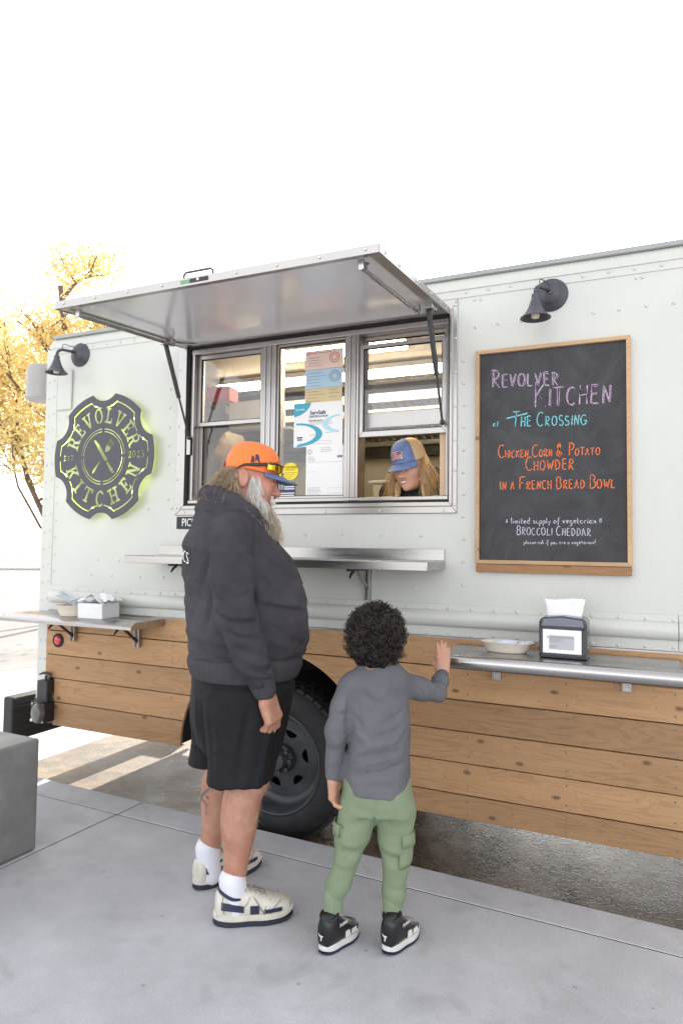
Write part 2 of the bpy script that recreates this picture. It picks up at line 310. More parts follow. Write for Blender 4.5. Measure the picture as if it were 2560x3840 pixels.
def slab(name, u0, u1, v0, v1, material, z=0.0, j=.0045):
    b = MB(); poly = []
    for (a, c, n_) in (((u0+j, v0+j), (u1-j, v0+j), 24), ((u1-j, v0+j), (u1-j, v1-j), 10), ((u1-j, v1-j), (u0+j, v1-j), 24), ((u0+j, v1-j), (u0+j, v0+j), 10)):
        for i in range(n_):
            t = i/n_; u = a[0]+(c[0]-a[0])*t; v = a[1]+(c[1]-a[1])*t
            poly.append(WL(u+.0022*mnoise.noise((u*6, v*6, 1)), v+.0022*mnoise.noise((u*6, v*6, 7))))
    b.prism(poly, lambda u, v: (u, v, z-.10), (0, 0, .10))
    o = b.build(name, material, sidewalk); bevel(o, .003, 1, 60); return o
UJ = [-9.8, -7.35, -4.95, -2.615, 1.3, 3.7, 6.1, 8.9]
for a, c in zip(UJ[:-1], UJ[1:]):
    slab('curb_stone', a, c, -.195, 0, curb_mat)
    slab('slab', a, c, -3.05, -.195, walk_mat)
    slab('slab', a, c, -6.0, -3.05, walk_mat); slab('slab', a, c, -9.0, -6.0, walk_mat)

bn = MB(); bp_ = [WL(*q) for q in ((-2.63, -.675), (-3.22, -.675), (-3.22, -2.35), (-2.63, -2.35))]
bn.prism(bp_, lambda u, v: (u, v, .004), (0, 0, .498))
bench = bn.build('concrete_bench', bench_mat, bev=.012, seg=2)
tag(bench, 'smooth grey cast concrete bench block at the left edge of the sidewalk', 'bench')

# a pale picket fence far behind, its colour paled to imitate lens glare
fence_mat = mat('glare_pale_fence', (.86, .84, .80), .8, var=.15, vscale=3)
fence = empty('picket_fence', (-34, 26, STREET_Z), 'pale picket fence far behind the truck at the left edge', 'fence')
pk = MB(); pk.prism([(-.07, 0), (.07, 0), (.07, 1.55), (0, 1.65), (-.07, 1.55)], lambda u, v: (u, 0, v), (0, .02, 0)); pkm = pk.mesh('picket'); pkm.materials.append(fence_mat)
fa, fb = Vector((-40, 20, STREET_Z)), Vector((-24, 32, STREET_Z)); fd = (fb-fa).normalized(); fz = math.atan2(fd.y, fd.x)
for i in range(118): place(pkm, 'picket', fence, fa+fd*(i*.168), (0, 0, fz))
for hz in (.35, 1.25):
    rb = MB(); rb.bar(fa+Vector((0, .05, hz)), fb+Vector((0, .05, hz)), .04, .09); rb.build('rail', fence_mat, fence)
# ---------------------------------------------------------------- food truck
truck = empty('food_truck', (-1.2, 1.1, STREET_Z), 'pale grey food truck with riveted sides, wooden skirt and an open serving window', 'food truck')
XL, XR, ZR = -3.43, 1.75, 2.585
WX0, WX1, WZ0, WZ1 = -2.345, -.843, 1.612, 2.50
b = MB()
zl = .93
for x0, x1, z0, z1 in ((-3.34, WX0, zl, ZR), (WX0, WX1, zl, WZ0), (WX0, WX1, WZ1, ZR), (WX1, XR, zl, ZR)): b.box(x0, x1, 0, .03, z0, z1)
side_panel = b.build('side_panel', paint, truck)
b = MB(); b.box(XL, XL+.03, .0, 2.25, .45, ZR); b.box(-3.40, XR, 2.22, 2.25, .62, ZR); b.box(XR-.03, XR, .03, 2.22, .5, ZR); b.build('body_shell', paint, truck)
b = MB(); b.box(XL, -3.337, -.005, .02, .45, 2.60); corner_post = b.build('corner_post', paint, truck, bev=.004)
# roof: a rounded cap rail with a drip edge, then the flat roof
prof = [(-.004, 2.572), (-.004, 2.607), (-.009, 2.609), (-.009, 2.616)]
for i in range(9):
    t = R(90*i/8); prof.append((.062-.068*math.cos(t), 2.622+.062*math.sin(t)))
prof += [(.10, 2.684), (.10, 2.572)]
b = MB(); b.extr(prof, XL+.045, XR)
b.build('roof_cap', paint, truck, smooth='auto')
b = MB(); cap = [(y, z) for y, z in prof]
for k in range(7):                       # rounded casting that closes the cap at the rear corner
    t = R(90*k/6); xx = XL+.045-.045*math.sin(t); sc = math.cos(t)*.45+.55
    b.v += [(xx, y if y > .06 else .06+(y-.06)*max(.25, sc), 2.572+(z-2.572)*max(.3, sc)) for y, z in cap]
n_ = len(cap)
for k in range(6):
    for i in range(n_): b.f.append([k*n_+i, k*n_+(i+1) % n_, (k+1)*n_+(i+1) % n_, (k+1)*n_+i]); b.mi.append(0)
b.f.append([6*n_+i for i in range(n_)]); b.mi.append(0)
b.build('roof_corner', paint, truck, smooth='auto')
drip_mat = mat('roof_drip_edge', (.42, .44, .43), .5, var=.08)
b = MB(); b.extr([(.040, 2.672), (.002, 2.674), (-.008, 2.688), (-.004, 2.691), (.03, 2.6905), (.10, 2.6895), (.10, 2.6845)], XL+.04, XR); b.build('drip_edge', drip_mat, truck)
b = MB(); b.box(XL+.05, XR, .101, 2.2, 2.60, 2.686); b.build('roof', paint, truck)

# pressed rub rail
def rail_prof(k=1.0):
    p = [(-.0005, 1.138), (-.005, 1.137), (-.006, 1.112)]
    for i in range(11): t = R(180*i/10); p.append((-.006-.030*k*math.sin(t), 1.073+.038*math.cos(t)))
    return p+[(-.006, .993), (-.0005, .992)]
def rub_rail(x0, x1, capl):
    b = MB(); secs = [(x0, .0), (x0+.012, .55), (x0+.03, .88), (x0+.06, 1.0)] if capl else [(x0, 1.0)]
    secs.append((x1, 1.0)); n = len(rail_prof())
    for xx, k in secs: b.v += [(xx, y, z) for y, z in rail_prof(k)]
    for s_ in range(len(secs)-1):
        for i in range(n-1): b.f.append([s_*n+i, s_*n+i+1, (s_+1)*n+i+1, (s_+1)*n+i]); b.mi.append(0)
    return b.build('rub_rail', paint, truck, smooth='auto')
rub_rail(-3.345, .105, True); rub_rail(.108, XR, False)
b = MB(); b.box(-3.34, XR, -.014, -.0005, .968, .990); b.build('trim_strip', alum, truck)

# rivets: one mesh, many rivets
rb = MB(); rb.lathe([(.0078, 0), (.0074, .0016), (.0055, .0036), (.0026, .0047), (.0003, .005)], (0, 0, 0), (0, -1, 0), 12); rivet_me = rb.mesh('rivet'); rivet_me.materials.append(paint); rivet_me.shade_smooth()
def rivet(x, z, y=0, parent=None): place(rivet_me, 'rivet', parent or side_panel, (x+random.uniform(-.002, .002), y, z+random.uniform(-.002, .002)))
def no_rivet(x, z): return (WX0-.09 < x < WX1+.06 and 1.53 < z < 2.62) or (-.74 < x < -.04 and 1.28 < z < 2.32) or (abs(x+.394) < .10 and z > 2.40) or ((x+2.917)**2+(z-1.907)**2 < .40**2) or (-3.33 < x < -3.19 and 2.2 < z < 2.48) or (abs(x+3.164) < .09 and z > 2.46)
def rv_(x, z, y=0, p=None):
    if not no_rivet(x, z): rivet(x, z, y, p)
i = 0
x = -3.26
while x < .55:
    rv_(x, 2.594, -.004)
    rivet(x+.03, 1.1195, -.0055); rivet(x+.03, 1.0045, -.0055); x += .1037
x = -.728
while x < .55: rv_(x, 2.427); x += .1037
for k in range(12): rv_(-.78, 2.269-.1038*k)
for k in range(13): rv_(.245, 2.37-.1038*k)
for z in (2.553,):
    for x in (-.728, -.701, -.04, -.015): rivet(x, z)
for z in (2.277, 2.17, 2.06, 1.955, 1.85, 1.65): rv_(-2.47, z)
for z in (1.30, 1.21, 1.60):
    for x in (-3.02, -2.86, -2.656, -2.488, -2.28, -2.07, -1.86, -1.65, -1.44, -1.23, -1.02): rv_(x+(.0 if z < 1.25 else .05), z)
for x in (-1.60, -1.39, -1.18, -.98): rv_(x, 1.455)
for k in range(15):
    z = 2.50-.1038*k
    for x in (-3.405, -3.362): rivet(x, z-(.0 if x < -3.4 else -.012), -.005, corner_post)
    rv_(-3.318, z-.03)
for z in (.80, .69, .60, .53):
    for x in (-3.405, -3.365): rivet(x, z, -.005, corner_post)
for x, z in ((-3.17, 2.24), (-3.10, 2.30), (-3.12, 2.26), (-3.26, 2.17), (-3.18, 2.18)): rivet(x, z)

# wooden skirt: boards with a round wheel opening
def wood_mat(name, light, dark):
    m = bpy.data.materials.new(name); m.use_nodes = True; n = m.node_tree.nodes; l = m.node_tree.links; b = n['Principled BSDF']
    b.inputs['Roughness'].default_value = .58; b.inputs['Specular IOR Level'].default_value = .35
    tc = n.new('ShaderNodeTexCoord'); oi = n.new('ShaderNodeObjectInfo')
    off = n.new('ShaderNodeVectorMath'); off.operation = 'SCALE'; off.inputs[0].default_value = (7.3, 2.1, 13.7); l.new(oi.outputs['Random'], off.inputs['Scale'])
    ad = n.new('ShaderNodeVectorMath'); ad.operation = 'ADD'; l.new(tc.outputs['Object'], ad.inputs[0]); l.new(off.outputs[0], ad.inputs[1])
    mp = n.new('ShaderNodeMapping'); mp.inputs['Scale'].default_value = (.8, 1, 7.0); l.new(ad.outputs[0], mp.inputs[0])
    # knots bend the grain lines
    kn = n.new('ShaderNodeTexVoronoi'); kn.inputs['Scale'].default_value = 1.5; kn.inputs['Randomness'].default_value = 1
    mk = n.new('ShaderNodeMapping'); mk.inputs['Scale'].default_value = (1.25, .01, 2.4); mk.inputs['Rotation'].default_value = (R(90), 0, 0); kn.voronoi_dimensions = '2D'; l.new(ad.outputs[0], mk.inputs[0]); l.new(mk.outputs[0], kn.inputs['Vector'])
    near = n.new('ShaderNodeMapRange'); near.interpolation_type = 'SMOOTHERSTEP'; near.inputs['From Min'].default_value = .22; near.inputs['From Max'].default_value = .0; l.new(kn.outputs['Distance'], near.inputs[0])
    g1 = n.new('ShaderNodeTexNoise'); g1.inputs['Scale'].default_value = 1.5; g1.inputs['Detail'].default_value = 3; g1.inputs['Distortion'].default_value = .5; l.new(mp.outputs[0], g1.inputs['Vector'])
    s1 = n.new('ShaderNodeMath'); s1.operation = 'MULTIPLY_ADD'; s1.inputs[1].default_value = .55; l.new(near.outputs[0], s1.inputs[0]); l.new(g1.outputs['Fac'], s1.inputs[2])
    s2 = n.new('ShaderNodeMath'); s2.operation = 'MULTIPLY'; s2.inputs[1].default_value = 90; l.new(s1.outputs[0], s2.inputs[0])
    sn = n.new('ShaderNodeMath'); sn.operation = 'SINE'; l.new(s2.outputs[0], sn.inputs[0])
    line = n.new('ShaderNodeMapRange'); line.inputs['From Min'].default_value = .1; line.inputs['From Max'].default_value = 1; l.new(sn.outputs[0], line.inputs[0])
    mf = n.new('ShaderNodeMapping'); mf.inputs['Scale'].default_value = (5, 40, 260); l.new(ad.outputs[0], mf.inputs[0])
    fib = n.new('ShaderNodeTexNoise'); fib.inputs['Scale'].default_value = 1; fib.inputs['Detail'].default_value = 3; l.new(mf.outputs[0], fib.inputs['Vector'])
    big = n.new('ShaderNodeTexNoise'); big.inputs['Scale'].default_value = 2.2; big.inputs['Detail'].default_value = 4; l.new(mp.outputs[0], big.inputs['Vector'])
    fa = n.new('ShaderNodeMath'); fa.operation = 'MULTIPLY'; fa.inputs[1].default_value = .20; l.new(line.outputs[0], fa.inputs[0])
    fm = n.new('ShaderNodeMath'); fm.operation = 'MULTIPLY_ADD'; fm.inputs[1].default_value = .35; l.new(fib.outputs['Fac'], fm.inputs[0]); l.new(fa.outputs[0], fm.inputs[2])
    bm_ = n.new('ShaderNodeMath'); bm_.operation = 'MULTIPLY_ADD'; bm_.inputs[1].default_value = .5; l.new(big.outputs['Fac'], bm_.inputs[0]); l.new(fm.outputs[0], bm_.inputs[2])
    rg = n.new('ShaderNodeMapRange'); rg.inputs['From Min'].default_value = .18; rg.inputs['From Max'].default_value = .85; l.new(bm_.outputs[0], rg.inputs[0])
    mx = n.new('ShaderNodeMix'); mx.data_type = 'RGBA'; mx.inputs[6].default_value = col4(light); mx.inputs[7].default_value = col4(dark); l.new(rg.outputs[0], mx.inputs[0])
    core = n.new('ShaderNodeMapRange'); core.interpolation_type = 'SMOOTHSTEP'; core.inputs['From Min'].default_value = .050; core.inputs['From Max'].default_value = .012; core.inputs['To Max'].default_value = .75; l.new(kn.outputs['Distance'], core.inputs[0])
    m2 = n.new('ShaderNodeMix'); m2.data_type = 'RGBA'; m2.inputs[7].default_value = (.075, .038, .02, 1); l.new(core.outputs[0], m2.inputs[0]); l.new(mx.outputs[2], m2.inputs[6])
    tv = n.new('ShaderNodeMath'); tv.operation = 'MULTIPLY_ADD'; tv.inputs[1].default_value = .42; tv.inputs[2].default_value = .82; l.new(oi.outputs['Random'], tv.inputs[0])
    sc = n.new('ShaderNodeVectorMath'); sc.operation = 'SCALE'; l.new(m2.outputs[2], sc.inputs[0]); l.new(tv.outputs[0], sc.inputs['Scale']); l.new(sc.outputs[0], b.inputs['Base Color'])
    bp = n.new('ShaderNodeBump'); bp.inputs['Distance'].default_value = .0008; l.new(bm_.outputs[0], bp.inputs['Height']); l.new(bp.outputs[0], b.inputs['Normal'])
    return m
wood = wood_mat('cedar_board', (.46, .275, .140), (.275, .150, .072))
AX, AZ, AR = -1.77, .30, .555
def tilt(x, z): return z-.0062*(x-.1)
scr = MB(); scr.lathe([(.0048, 0), (.0046, .0012), (.0030, .0016), (.0014, .0006), (.0003, .0004)], (0, 0, 0), (0, -1, 0), 10); screw_me = scr.mesh('screw'); screw_me.materials.append(mat('weathered_screw', (.26, .24, .22), .5, 1.0, var=.2, vscale=60)); screw_me.shade_smooth()
LV = [.985, .849, .705, .566, .426, .286, .178]
def plank(x0, x1, z0, z1, cut=None, top=False):
    g = .0024; z0 += g; z1 -= g
    poly = []
    def arc(side, za, zb, n=10):
        out = []
        for i in range(n+1):
            z = za+(zb-za)*i/n; q = AR*AR-(z-AZ)**2
            out.append((AX+side*math.sqrt(max(q, 0)), z))
        return out
    if cut == 'L':   # right end follows the wheel opening
        poly = [(x0, z1), (x0, z0)]+[(x, z) for x, z in arc(-1, z0, z1)]
    elif cut == 'R':
        poly = [(x1, z0), (x1, z1)]+[(x, z) for x, z in arc(1, z1, z0)]
    elif cut == 'T':   # the crown of the opening bites into the lower edge
        h = math.sqrt(max(AR*AR-(z0-AZ)**2, 1e-6)); poly = [(x0, z1), (x0, z0)]+[(AX+AR*math.sin(a), AZ+AR*math.cos(a)) for a in np.linspace(-math.asin(h/AR), math.asin(h/AR), 20)]+[(x1, z0), (x1, z1)]
    else: poly = [(x0, z1), (x0, z0), (x1, z0), (x1, z1)]
    dy = random.uniform(-.0015, .0015)
    b = MB(); b.prism(poly, lambda u, v: (u, -.024+dy, v if top and v > .97 else tilt(u, v)), (0, .020, 0)); o = b.build('plank', wood, truck, bev=.0016, seg=1)
    return o, dy
def screws(o, dy, xs, z0, z1, ins=.028):
    for x in xs:
        for z in (z0+ins, z1-ins): place(screw_me, 'screw', o, (x+random.uniform(-.004, .004), -.0245+dy, tilt(x, z)+random.uniform(-.004, .004)))
RS = (-.748, -.326, .09, .52); LS = (-3.285, -2.846, -2.394)
for k in range(6):
    z1, z0 = LV[k], LV[k+1]
    if k == 0:
        o, dy = plank(-3.335, -1.584, z0, z1, 'T' if AZ+AR > z0 else None, True); screws(o, dy, LS+(-1.62,), z0, z1)
        o, dy = plank(-1.581, XR, z0, z1, None, True); screws(o, dy, (-1.55, -1.2)+RS, z0, z1)
    else:
        o, dy = plank(AX+.02, XR, z0, z1, 'R'); screws(o, dy, RS+((-1.27,) if k in (1,) else ()), z0, z1)
        if k < 5: o, dy = plank(-3.335 if k < 3 else -3.262, AX-.02, z0, z1, 'L'); screws(o, dy, (LS if k < 3 else (-3.225,)+LS[1:]), z0, z1)

# wheel and underbody
wx, wz, wr, wy = AX-.01, .275, .40, .045
wheel = empty('wheel', (wx, wy, wz)); adopt(wheel, truck)
b = MB(); b.lathe([(.262, .0), (.275, -.012), (.30, -.022), (.345, -.020), (.375, -.004), (.392, .02), (.396, .05), (.396, .20), (.38, .24), (.33, .25), (.262, .23)], (wx, wy, wz), (0, 1, 0), 72, True)
tyre = b.build('tyre', rubber, wheel, smooth='auto')
b = MB()
for i in range(44):
    a = 2*math.pi*(i+.5)/44; r_ = Vector((math.cos(a), 0, math.sin(a))); t_ = Vector((-math.sin(a), 0, math.cos(a))); c = Vector((wx, wy, wz))
    for y0, y1, sh in ((.012, .062, 0), (.075, .12, .5), (.13, .19, 0)):
        a2 = a+sh*2*math.pi/44; r2 = Vector((math.cos(a2), 0, math.sin(a2))); t2 = Vector((-math.sin(a2), 0, math.cos(a2)))
        b.obox(c+r2*.397+Vector((0, (y0+y1)/2, 0)), r2*.0085, t2*.0215, Vector((0, (y1-y0)/2, 0)))
tr = b.build('tread_blocks', rubber, tyre); 
rim_mat = mat('dusty_grey_rim', (.055, .058, .066), .42, .3, var=.3, vscale=9, rvar=.1)
b = MB(); b.lathe([(.268, -.006), (.262, -.012), (.255, -.004), (.247, .020), (.241, .055), (.235, .085), (.20, .098), (.15, .094)], (wx, wy, wz), (0, 1, 0), 64)
rim = b.build('rim', rim_mat, wheel, smooth=True)
# disc with hand holes
cu = [[(.20*math.cos(t), .20*math.sin(t)) for t in np.linspace(0, 2*math.pi, 64, endpoint=False)]]
for i in range(6):
    a = 2*math.pi*(i+.18)/6; cu.append([(.150*math.cos(a)+.036*math.cos(t), .150*math.sin(a)+.036*math.sin(t)) for t in np.linspace(0, 2*math.pi, 24, endpoint=False)])
me = curve_fill(cu, 'rim_disc', .004); me.transform(Matrix.Translation((wx, wy+.100, wz)) @ FACE_CAM); link('rim_disc', me, rim_mat, wheel)
b = MB(); b.cyl((wx, wy+.10, wz), (wx, wy+.062, wz), .078, 32, .070); b.cyl((wx, wy+.062, wz), (wx, wy+.012, wz), .052, 24, .044); b.build('hub', rim_mat, wheel, bev=.004)
lug = MB(); lug.cyl((0, .0, 0), (0, -.024, 0), .0115, 6); lug_me = lug.mesh('lug_nut'); lug_me.materials.append(rim_mat)
for i in range(8): a = 2*math.pi*i/8; place(lug_me, 'lug_nut', wheel, (wx+.063*math.cos(a), wy+.064, wz+.063*math.sin(a)))
b = MB(); b.lathe([(.262, .26), (.33, .25), (.385, .27), (.396, .31), (.396, .50), (.26, .52)], (wx, wy, wz), (0, 1, 0), 48); b.lathe([(.26, .30), (.05, .31)], (wx, wy, wz), (0, 1, 0), 24); b.build('inner_tyre', rubber, wheel, smooth='auto')
b = MB()                                  # wheel housing
pts = [(AX+(AR+.012)*math.cos(a), AZ+(AR+.012)*math.sin(a)) for a in np.linspace(R(1), R(179), 28)]
for (xa, za), (xb, zb) in zip(pts[:-1], pts[1:]): b.add([(xa, -.003, za), (xb, -.003, zb), (xb, .75, zb), (xa, .75, za)], [(0, 1, 2, 3)])
b.add([(p[0], .75, p[1]) for p in pts], [tuple(range(len(pts)))])
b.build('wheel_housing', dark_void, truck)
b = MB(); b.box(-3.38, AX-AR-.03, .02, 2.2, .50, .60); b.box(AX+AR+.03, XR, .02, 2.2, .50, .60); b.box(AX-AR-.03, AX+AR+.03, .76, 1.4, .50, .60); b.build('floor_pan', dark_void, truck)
b = MB()
for y in (.62, 1.55): b.box(-2.6, XR, y, y+.07, .40, .50)
for x in (-2.45, -.9, -.2, .6, 1.3): b.box(x, x+.06, .05, 2.15, .46, .50)
b.build('chassis_rails', dark_void, truck)
b = MB(); b.cyl((wx, .55, wz), (wx, 1.7, wz), .06, 16); b.sphere((wx, 1.12, wz), .14, 16, 10); b.build('axle', dark_void, truck, smooth='auto')
b = MB(); b.lathe([(.25, -.24), (.33, -.25), (.392, -.2), (.392, .2), (.33, .25), (.25, .24)], (wx, 1.95, wz), (0, 1, 0), 40, True); b.build('far_tyre', rubber, truck, smooth='auto')
b = MB(); b.box(-3.3, -2.45, 2.22, 2.245, .22, .62); b.box(-2.45, -1.30, 2.25, 2.265, .0, .62); b.box(-1.30, -.95, 2.22, 2.245, .08, .62); b.box(-.95, XR, 2.22, 2.245, .20, .62); b.build('light_blocking_skirt', dark_void, truck)  # unseen far-side skirt, its stepped edge shaped to block light under the truck
b = MB(); b.cyl((wx, wy+.20, wz), (wx, wy+.21, wz), .26, 32); b.build('leak_stop_disc', dark_void, wheel)  # dark disc added behind the hand holes to stop light leaking through
b = MB(); b.box(XL+.01, -2.7, 2.15, 2.2, .5, .62); b.build('rear_sill', black_paint, truck)

# rear bumper of dark timber, drain valve
dark_wood = mat('black_stained_timber', (.022, .020, .020), .6, var=.5, vscale=3, stretch=(1, .5, 14), bump=.004, bscale=9)
b = MB(); b.box(-3.69, -3.605, -.02, 2.2, .16, .432); bumper = b.build('rear_bumper', dark_wood, truck, bev=.014, seg=3)
b = MB()
for y in (.35, 1.8): b.box(-3.61, -3.40, y, y+.1, .22, .36)
b.box(-3.47, -3.30, .02, .12, .30, .44); b.build('bumper_bracket', black_paint, truck)
valve = empty('drain_valve', (-3.29, -.06, .30)); adopt(valve, truck)
b = MB(); b.box(-3.345, -3.262, -.075, -.028, .445, .575); b.build('valve_body', black_paint, valve, bev=.006)
b = MB(); b.box(-3.36, -3.25, -.10, -.012, .335, .445); b.build('valve_flange', black_paint, valve, bev=.005)
cap_mat = mat('grey_cap', (.085, .08, .08), .28, var=.2)
b = MB(); b.lathe([(.056, 0), (.056, .018), (.050, .030), (.030, .037), (.0005, .039)], (-3.285, -.10, .392), (-.25, -1, .05), 28); b.build('valve_cap', cap_mat, valve, smooth='auto')
b = MB(); b.box(-3.293, -3.277, -.135, -.115, .372, .412); b.build('cap_grip', cap_mat, valve, bev=.004)
b = MB(); b.cyl((-3.30, -.05, .575), (-3.30, -.05, .602), .007, 10); b.tube([(-3.348, -.055, .604), (-3.325, -.05, .615), (-3.295, -.05, .617), (-3.27, -.05, .612), (-3.255, -.045, .60)], [.004, .008, .010, .008, .004], 8); b.build('pull_handle', black_paint, valve, smooth='auto')
bol = MB(); bol.lathe([(.009, 0), (.009, .004), (.0003, .007)], (0, 0, 0), (0, -1, 0), 8); bme = bol.mesh('bolt'); bme.materials.append(zinc)
for x, z in ((-3.35, .44), (-3.262, .435), (-3.262, .345), (-3.35, .345)): place(bme, 'bolt', valve, (x, -.101, z))
b = MB(); b.tube([Vector((-3.30+.05*math.cos(t), -.11, .44+.022*math.sin(t)+.006*math.sin(3*t))) for t in np.linspace(0, math.pi*1.9, 22)], .0025, 6); b.build('tether', black_paint, valve)
# red marker lamp in its grommet
ml = empty('marker_light', (-3.235, -.03, .813)); adopt(ml, truck)
b = MB(); b.lathe([(.041, 0), (.041, .008), (.034, .012), (.028, .010), (.028, 0)], (-3.235, -.024, .813), (0, -1, 0), 32); b.build('grommet', rubber, ml, smooth='auto')
red_lens = mat('red_lens', (.55, .015, .02), .12, var=.2, vscale=80, coat=.6)
b = MB(); b.lathe([(.029, 0), (.028, .008), (.020, .013), (.012, .015), (.0005, .016)], (-3.235, -.026, .813), (0, -1, 0), 32); b.build('lens', red_lens, ml, smooth=True)

# ---------------------------------------------------------------- serving window
wf = empty('serving_window', (-1.6, 0, WZ0)); adopt(wf, truck)
FO = (-2.412, -.809, 1.560, 2.569); FI = (WX0, WX1, WZ0, WZ1)
def mitre_frame(outer, inner, y0, y1, name, m, parent, bev=.002):
    (a, b_, c, d), (e, f_, g, h) = outer, inner
    for poly in ([(a, c), (b_, c), (f_, g), (e, g)], [(b_, c), (b_, d), (f_, h), (f_, g)], [(b_, d), (a, d), (e, h), (f_, h)], [(a, d), (a, c), (e, g), (e, h)]):
        q = MB(); q.prism(poly, lambda u, v: (u, y0, v), (0, y1-y0, 0)); q.build(name, m, parent, bev=bev, seg=1)
mitre_frame(FO, FI, -.010, -.0005, 'trim_flange', alum, wf)
mid = (FI[0]-.026, FI[1]+.013, FI[2]-.020, FI[3]+.022)
mitre_frame(mid, FI, -.024, -.010, 'trim_lip', alum, wf)
inn = (FI[0]+.012, FI[1]-.008, FI[2]+.012, FI[3]-.012)
mitre_frame(FI, inn, -.012, .05, 'rubber_seal', rubber, wf, 0)
sm = MB(); sm.lathe([(.0065, 0), (.006, .0028), (.0022, .0036), (.0003, .0022)], (0, 0, 0), (0, -1, 0), 10); sme = sm.mesh('screw'); sme.materials.append(zinc); sme.shade_smooth()
for x in (-2.35, -2.06, -1.77, -1.48, -1.19, -.87): place(sme, 'screw', wf, (x, -.0105, 1.574))
for z in (1.60, 1.76, 1.90, 2.06, 2.22, 2.38, 2.54): place(sme, 'screw', wf, (-.818, -.0105, z)); place(sme, 'screw', wf, (-2.402, -.0105, z))
IX0, IX1, IZ0, IZ1 = inn
b = MB(); b.box(IX0, IX1, -.006, .14, IZ0-.001, 1.642); b.build('sill', alum, wf, bev=.003)
b = MB(); b.box(IX0, IX1, .0, .10, 2.46, IZ1); b.build('header', alum, wf, bev=.003)
def ribbed(x0, x1, z0, z1, n, y0, y1, name):
    q = MB(); wd = (x1-x0)/n
    for i in range(n): q.box(x0+i*wd+.001, x0+(i+1)*wd-.001, y0-(.004 if i % 2 else 0), y1, z0, z1)
    return q.build(name, alum, wf, bev=.0012, seg=1)
ribbed(IX0, -2.306, 1.642, 2.46, 2, .004, .10, 'jamb'); ribbed(-1.877, -1.786, 1.642, 2.46, 6, .004, .10, 'mullion'); ribbed(-1.382, -1.313, 1.642, 2.46, 5, .0, .10, 'mullion'); ribbed(-.868, IX1, 1.642, 2.46, 2, .004, .10, 'jamb')
def glass(name, refl=1.0, tint=(1, 1, 1), dirt=.03):
    m = bpy.data.materials.new(name); m.use_nodes = True; n = m.node_tree.nodes; l = m.node_tree.links; n.clear()
    out = n.new('ShaderNodeOutputMaterial'); tr_ = n.new('ShaderNodeBsdfTransparent'); tr_.inputs[0].default_value = col4(tint); gl = n.new('ShaderNodeBsdfGlossy'); gl.inputs['Roughness'].default_value = .02
    fr = n.new('ShaderNodeFresnel'); fr.inputs[0].default_value = 1.5; mx = n.new('ShaderNodeMixShader'); l.new(fr.outputs[0], mx.inputs[0]); l.new(tr_.outputs[0], mx.inputs[1]); l.new(gl.outputs[0], mx.inputs[2])
    df = n.new('ShaderNodeBsdfDiffuse'); df.inputs[0].default_value = (.6, .58, .54, 1); nz = n.new('ShaderNodeTexNoise'); nz.inputs['Scale'].default_value = 26; nz.inputs['Detail'].default_value = 8
    mr = n.new('ShaderNodeMapRange'); mr.inputs['From Min'].default_value = .4; mr.inputs['From Max'].default_value = .75; mr.inputs['To Max'].default_value = dirt*2.2; mr.inputs['To Min'].default_value = dirt*.5; l.new(nz.outputs['Fac'], mr.inputs[0])
    m2 = n.new('ShaderNodeMixShader'); l.new(mr.outputs[0], m2.inputs[0]); l.new(mx.outputs[0], m2.inputs[1]); l.new(df.outputs[0], m2.inputs[2]); l.new(m2.outputs[0], out.inputs[0])
    return m
clear = glass('window_glass', dirt=.035)
screen_mat = glass('insect_screen', tint=(.72, .72, .72), dirt=.05)
def sash(x0, x1, z0, z1, y, wd, name, pane, pmat, hb=None):
    s_ = empty(name, ((x0+x1)/2, y, z0)); adopt(s_, wf)
    hb = hb or wd
    mitre_frame((x0, x1, z0, z1), (x0+wd, x1-wd, z0+hb, z1-wd), y, y+.022, 'sash_rail', alum, s_, .0015)
    gx = .003
    mitre_frame((x0+wd, x1-wd, z0+hb, z1-wd), (x0+wd+gx, x1-wd-gx, z0+hb+gx, z1-wd-gx), y+.004, y+.018, 'gasket', rubber, s_, 0)
    q = MB(); q.box(x0+wd+gx, x1-wd-gx, y+.010, y+.013, z0+hb+gx, z1-wd-gx); q.build(pane, pmat, s_)
    return s_
sash(-2.306, -1.877, 2.058, 2.458, .030, .022, 'upper_sash', 'pane', clear)
sash(-2.306, -1.877, 1.644, 2.086, .056, .020, 'lower_sash', 'insect_screen', screen_mat)
sash(-1.786, -1.382, 1.643, 2.459, .012, .012, 'fixed_window', 'pane', clear)
sash(-1.313, -.868, 1.942, 2.406, .012, .020, 'raised_sash', 'pane', clear, .028)
sash(-1.313, -.868, 1.995, 2.458, .060, .020, 'inner_sash', 'pane', clear, .075)
b = MB(); b.box(-.908, -.872, .045, .085, 1.643, 1.955); prop_mat = mat('bare_pine', (.62, .44, .28), .6, var=.1, vscale=5, stretch=(8, 8, .6)); b.build('prop_stick', prop_mat, wf, bev=.008, seg=3)

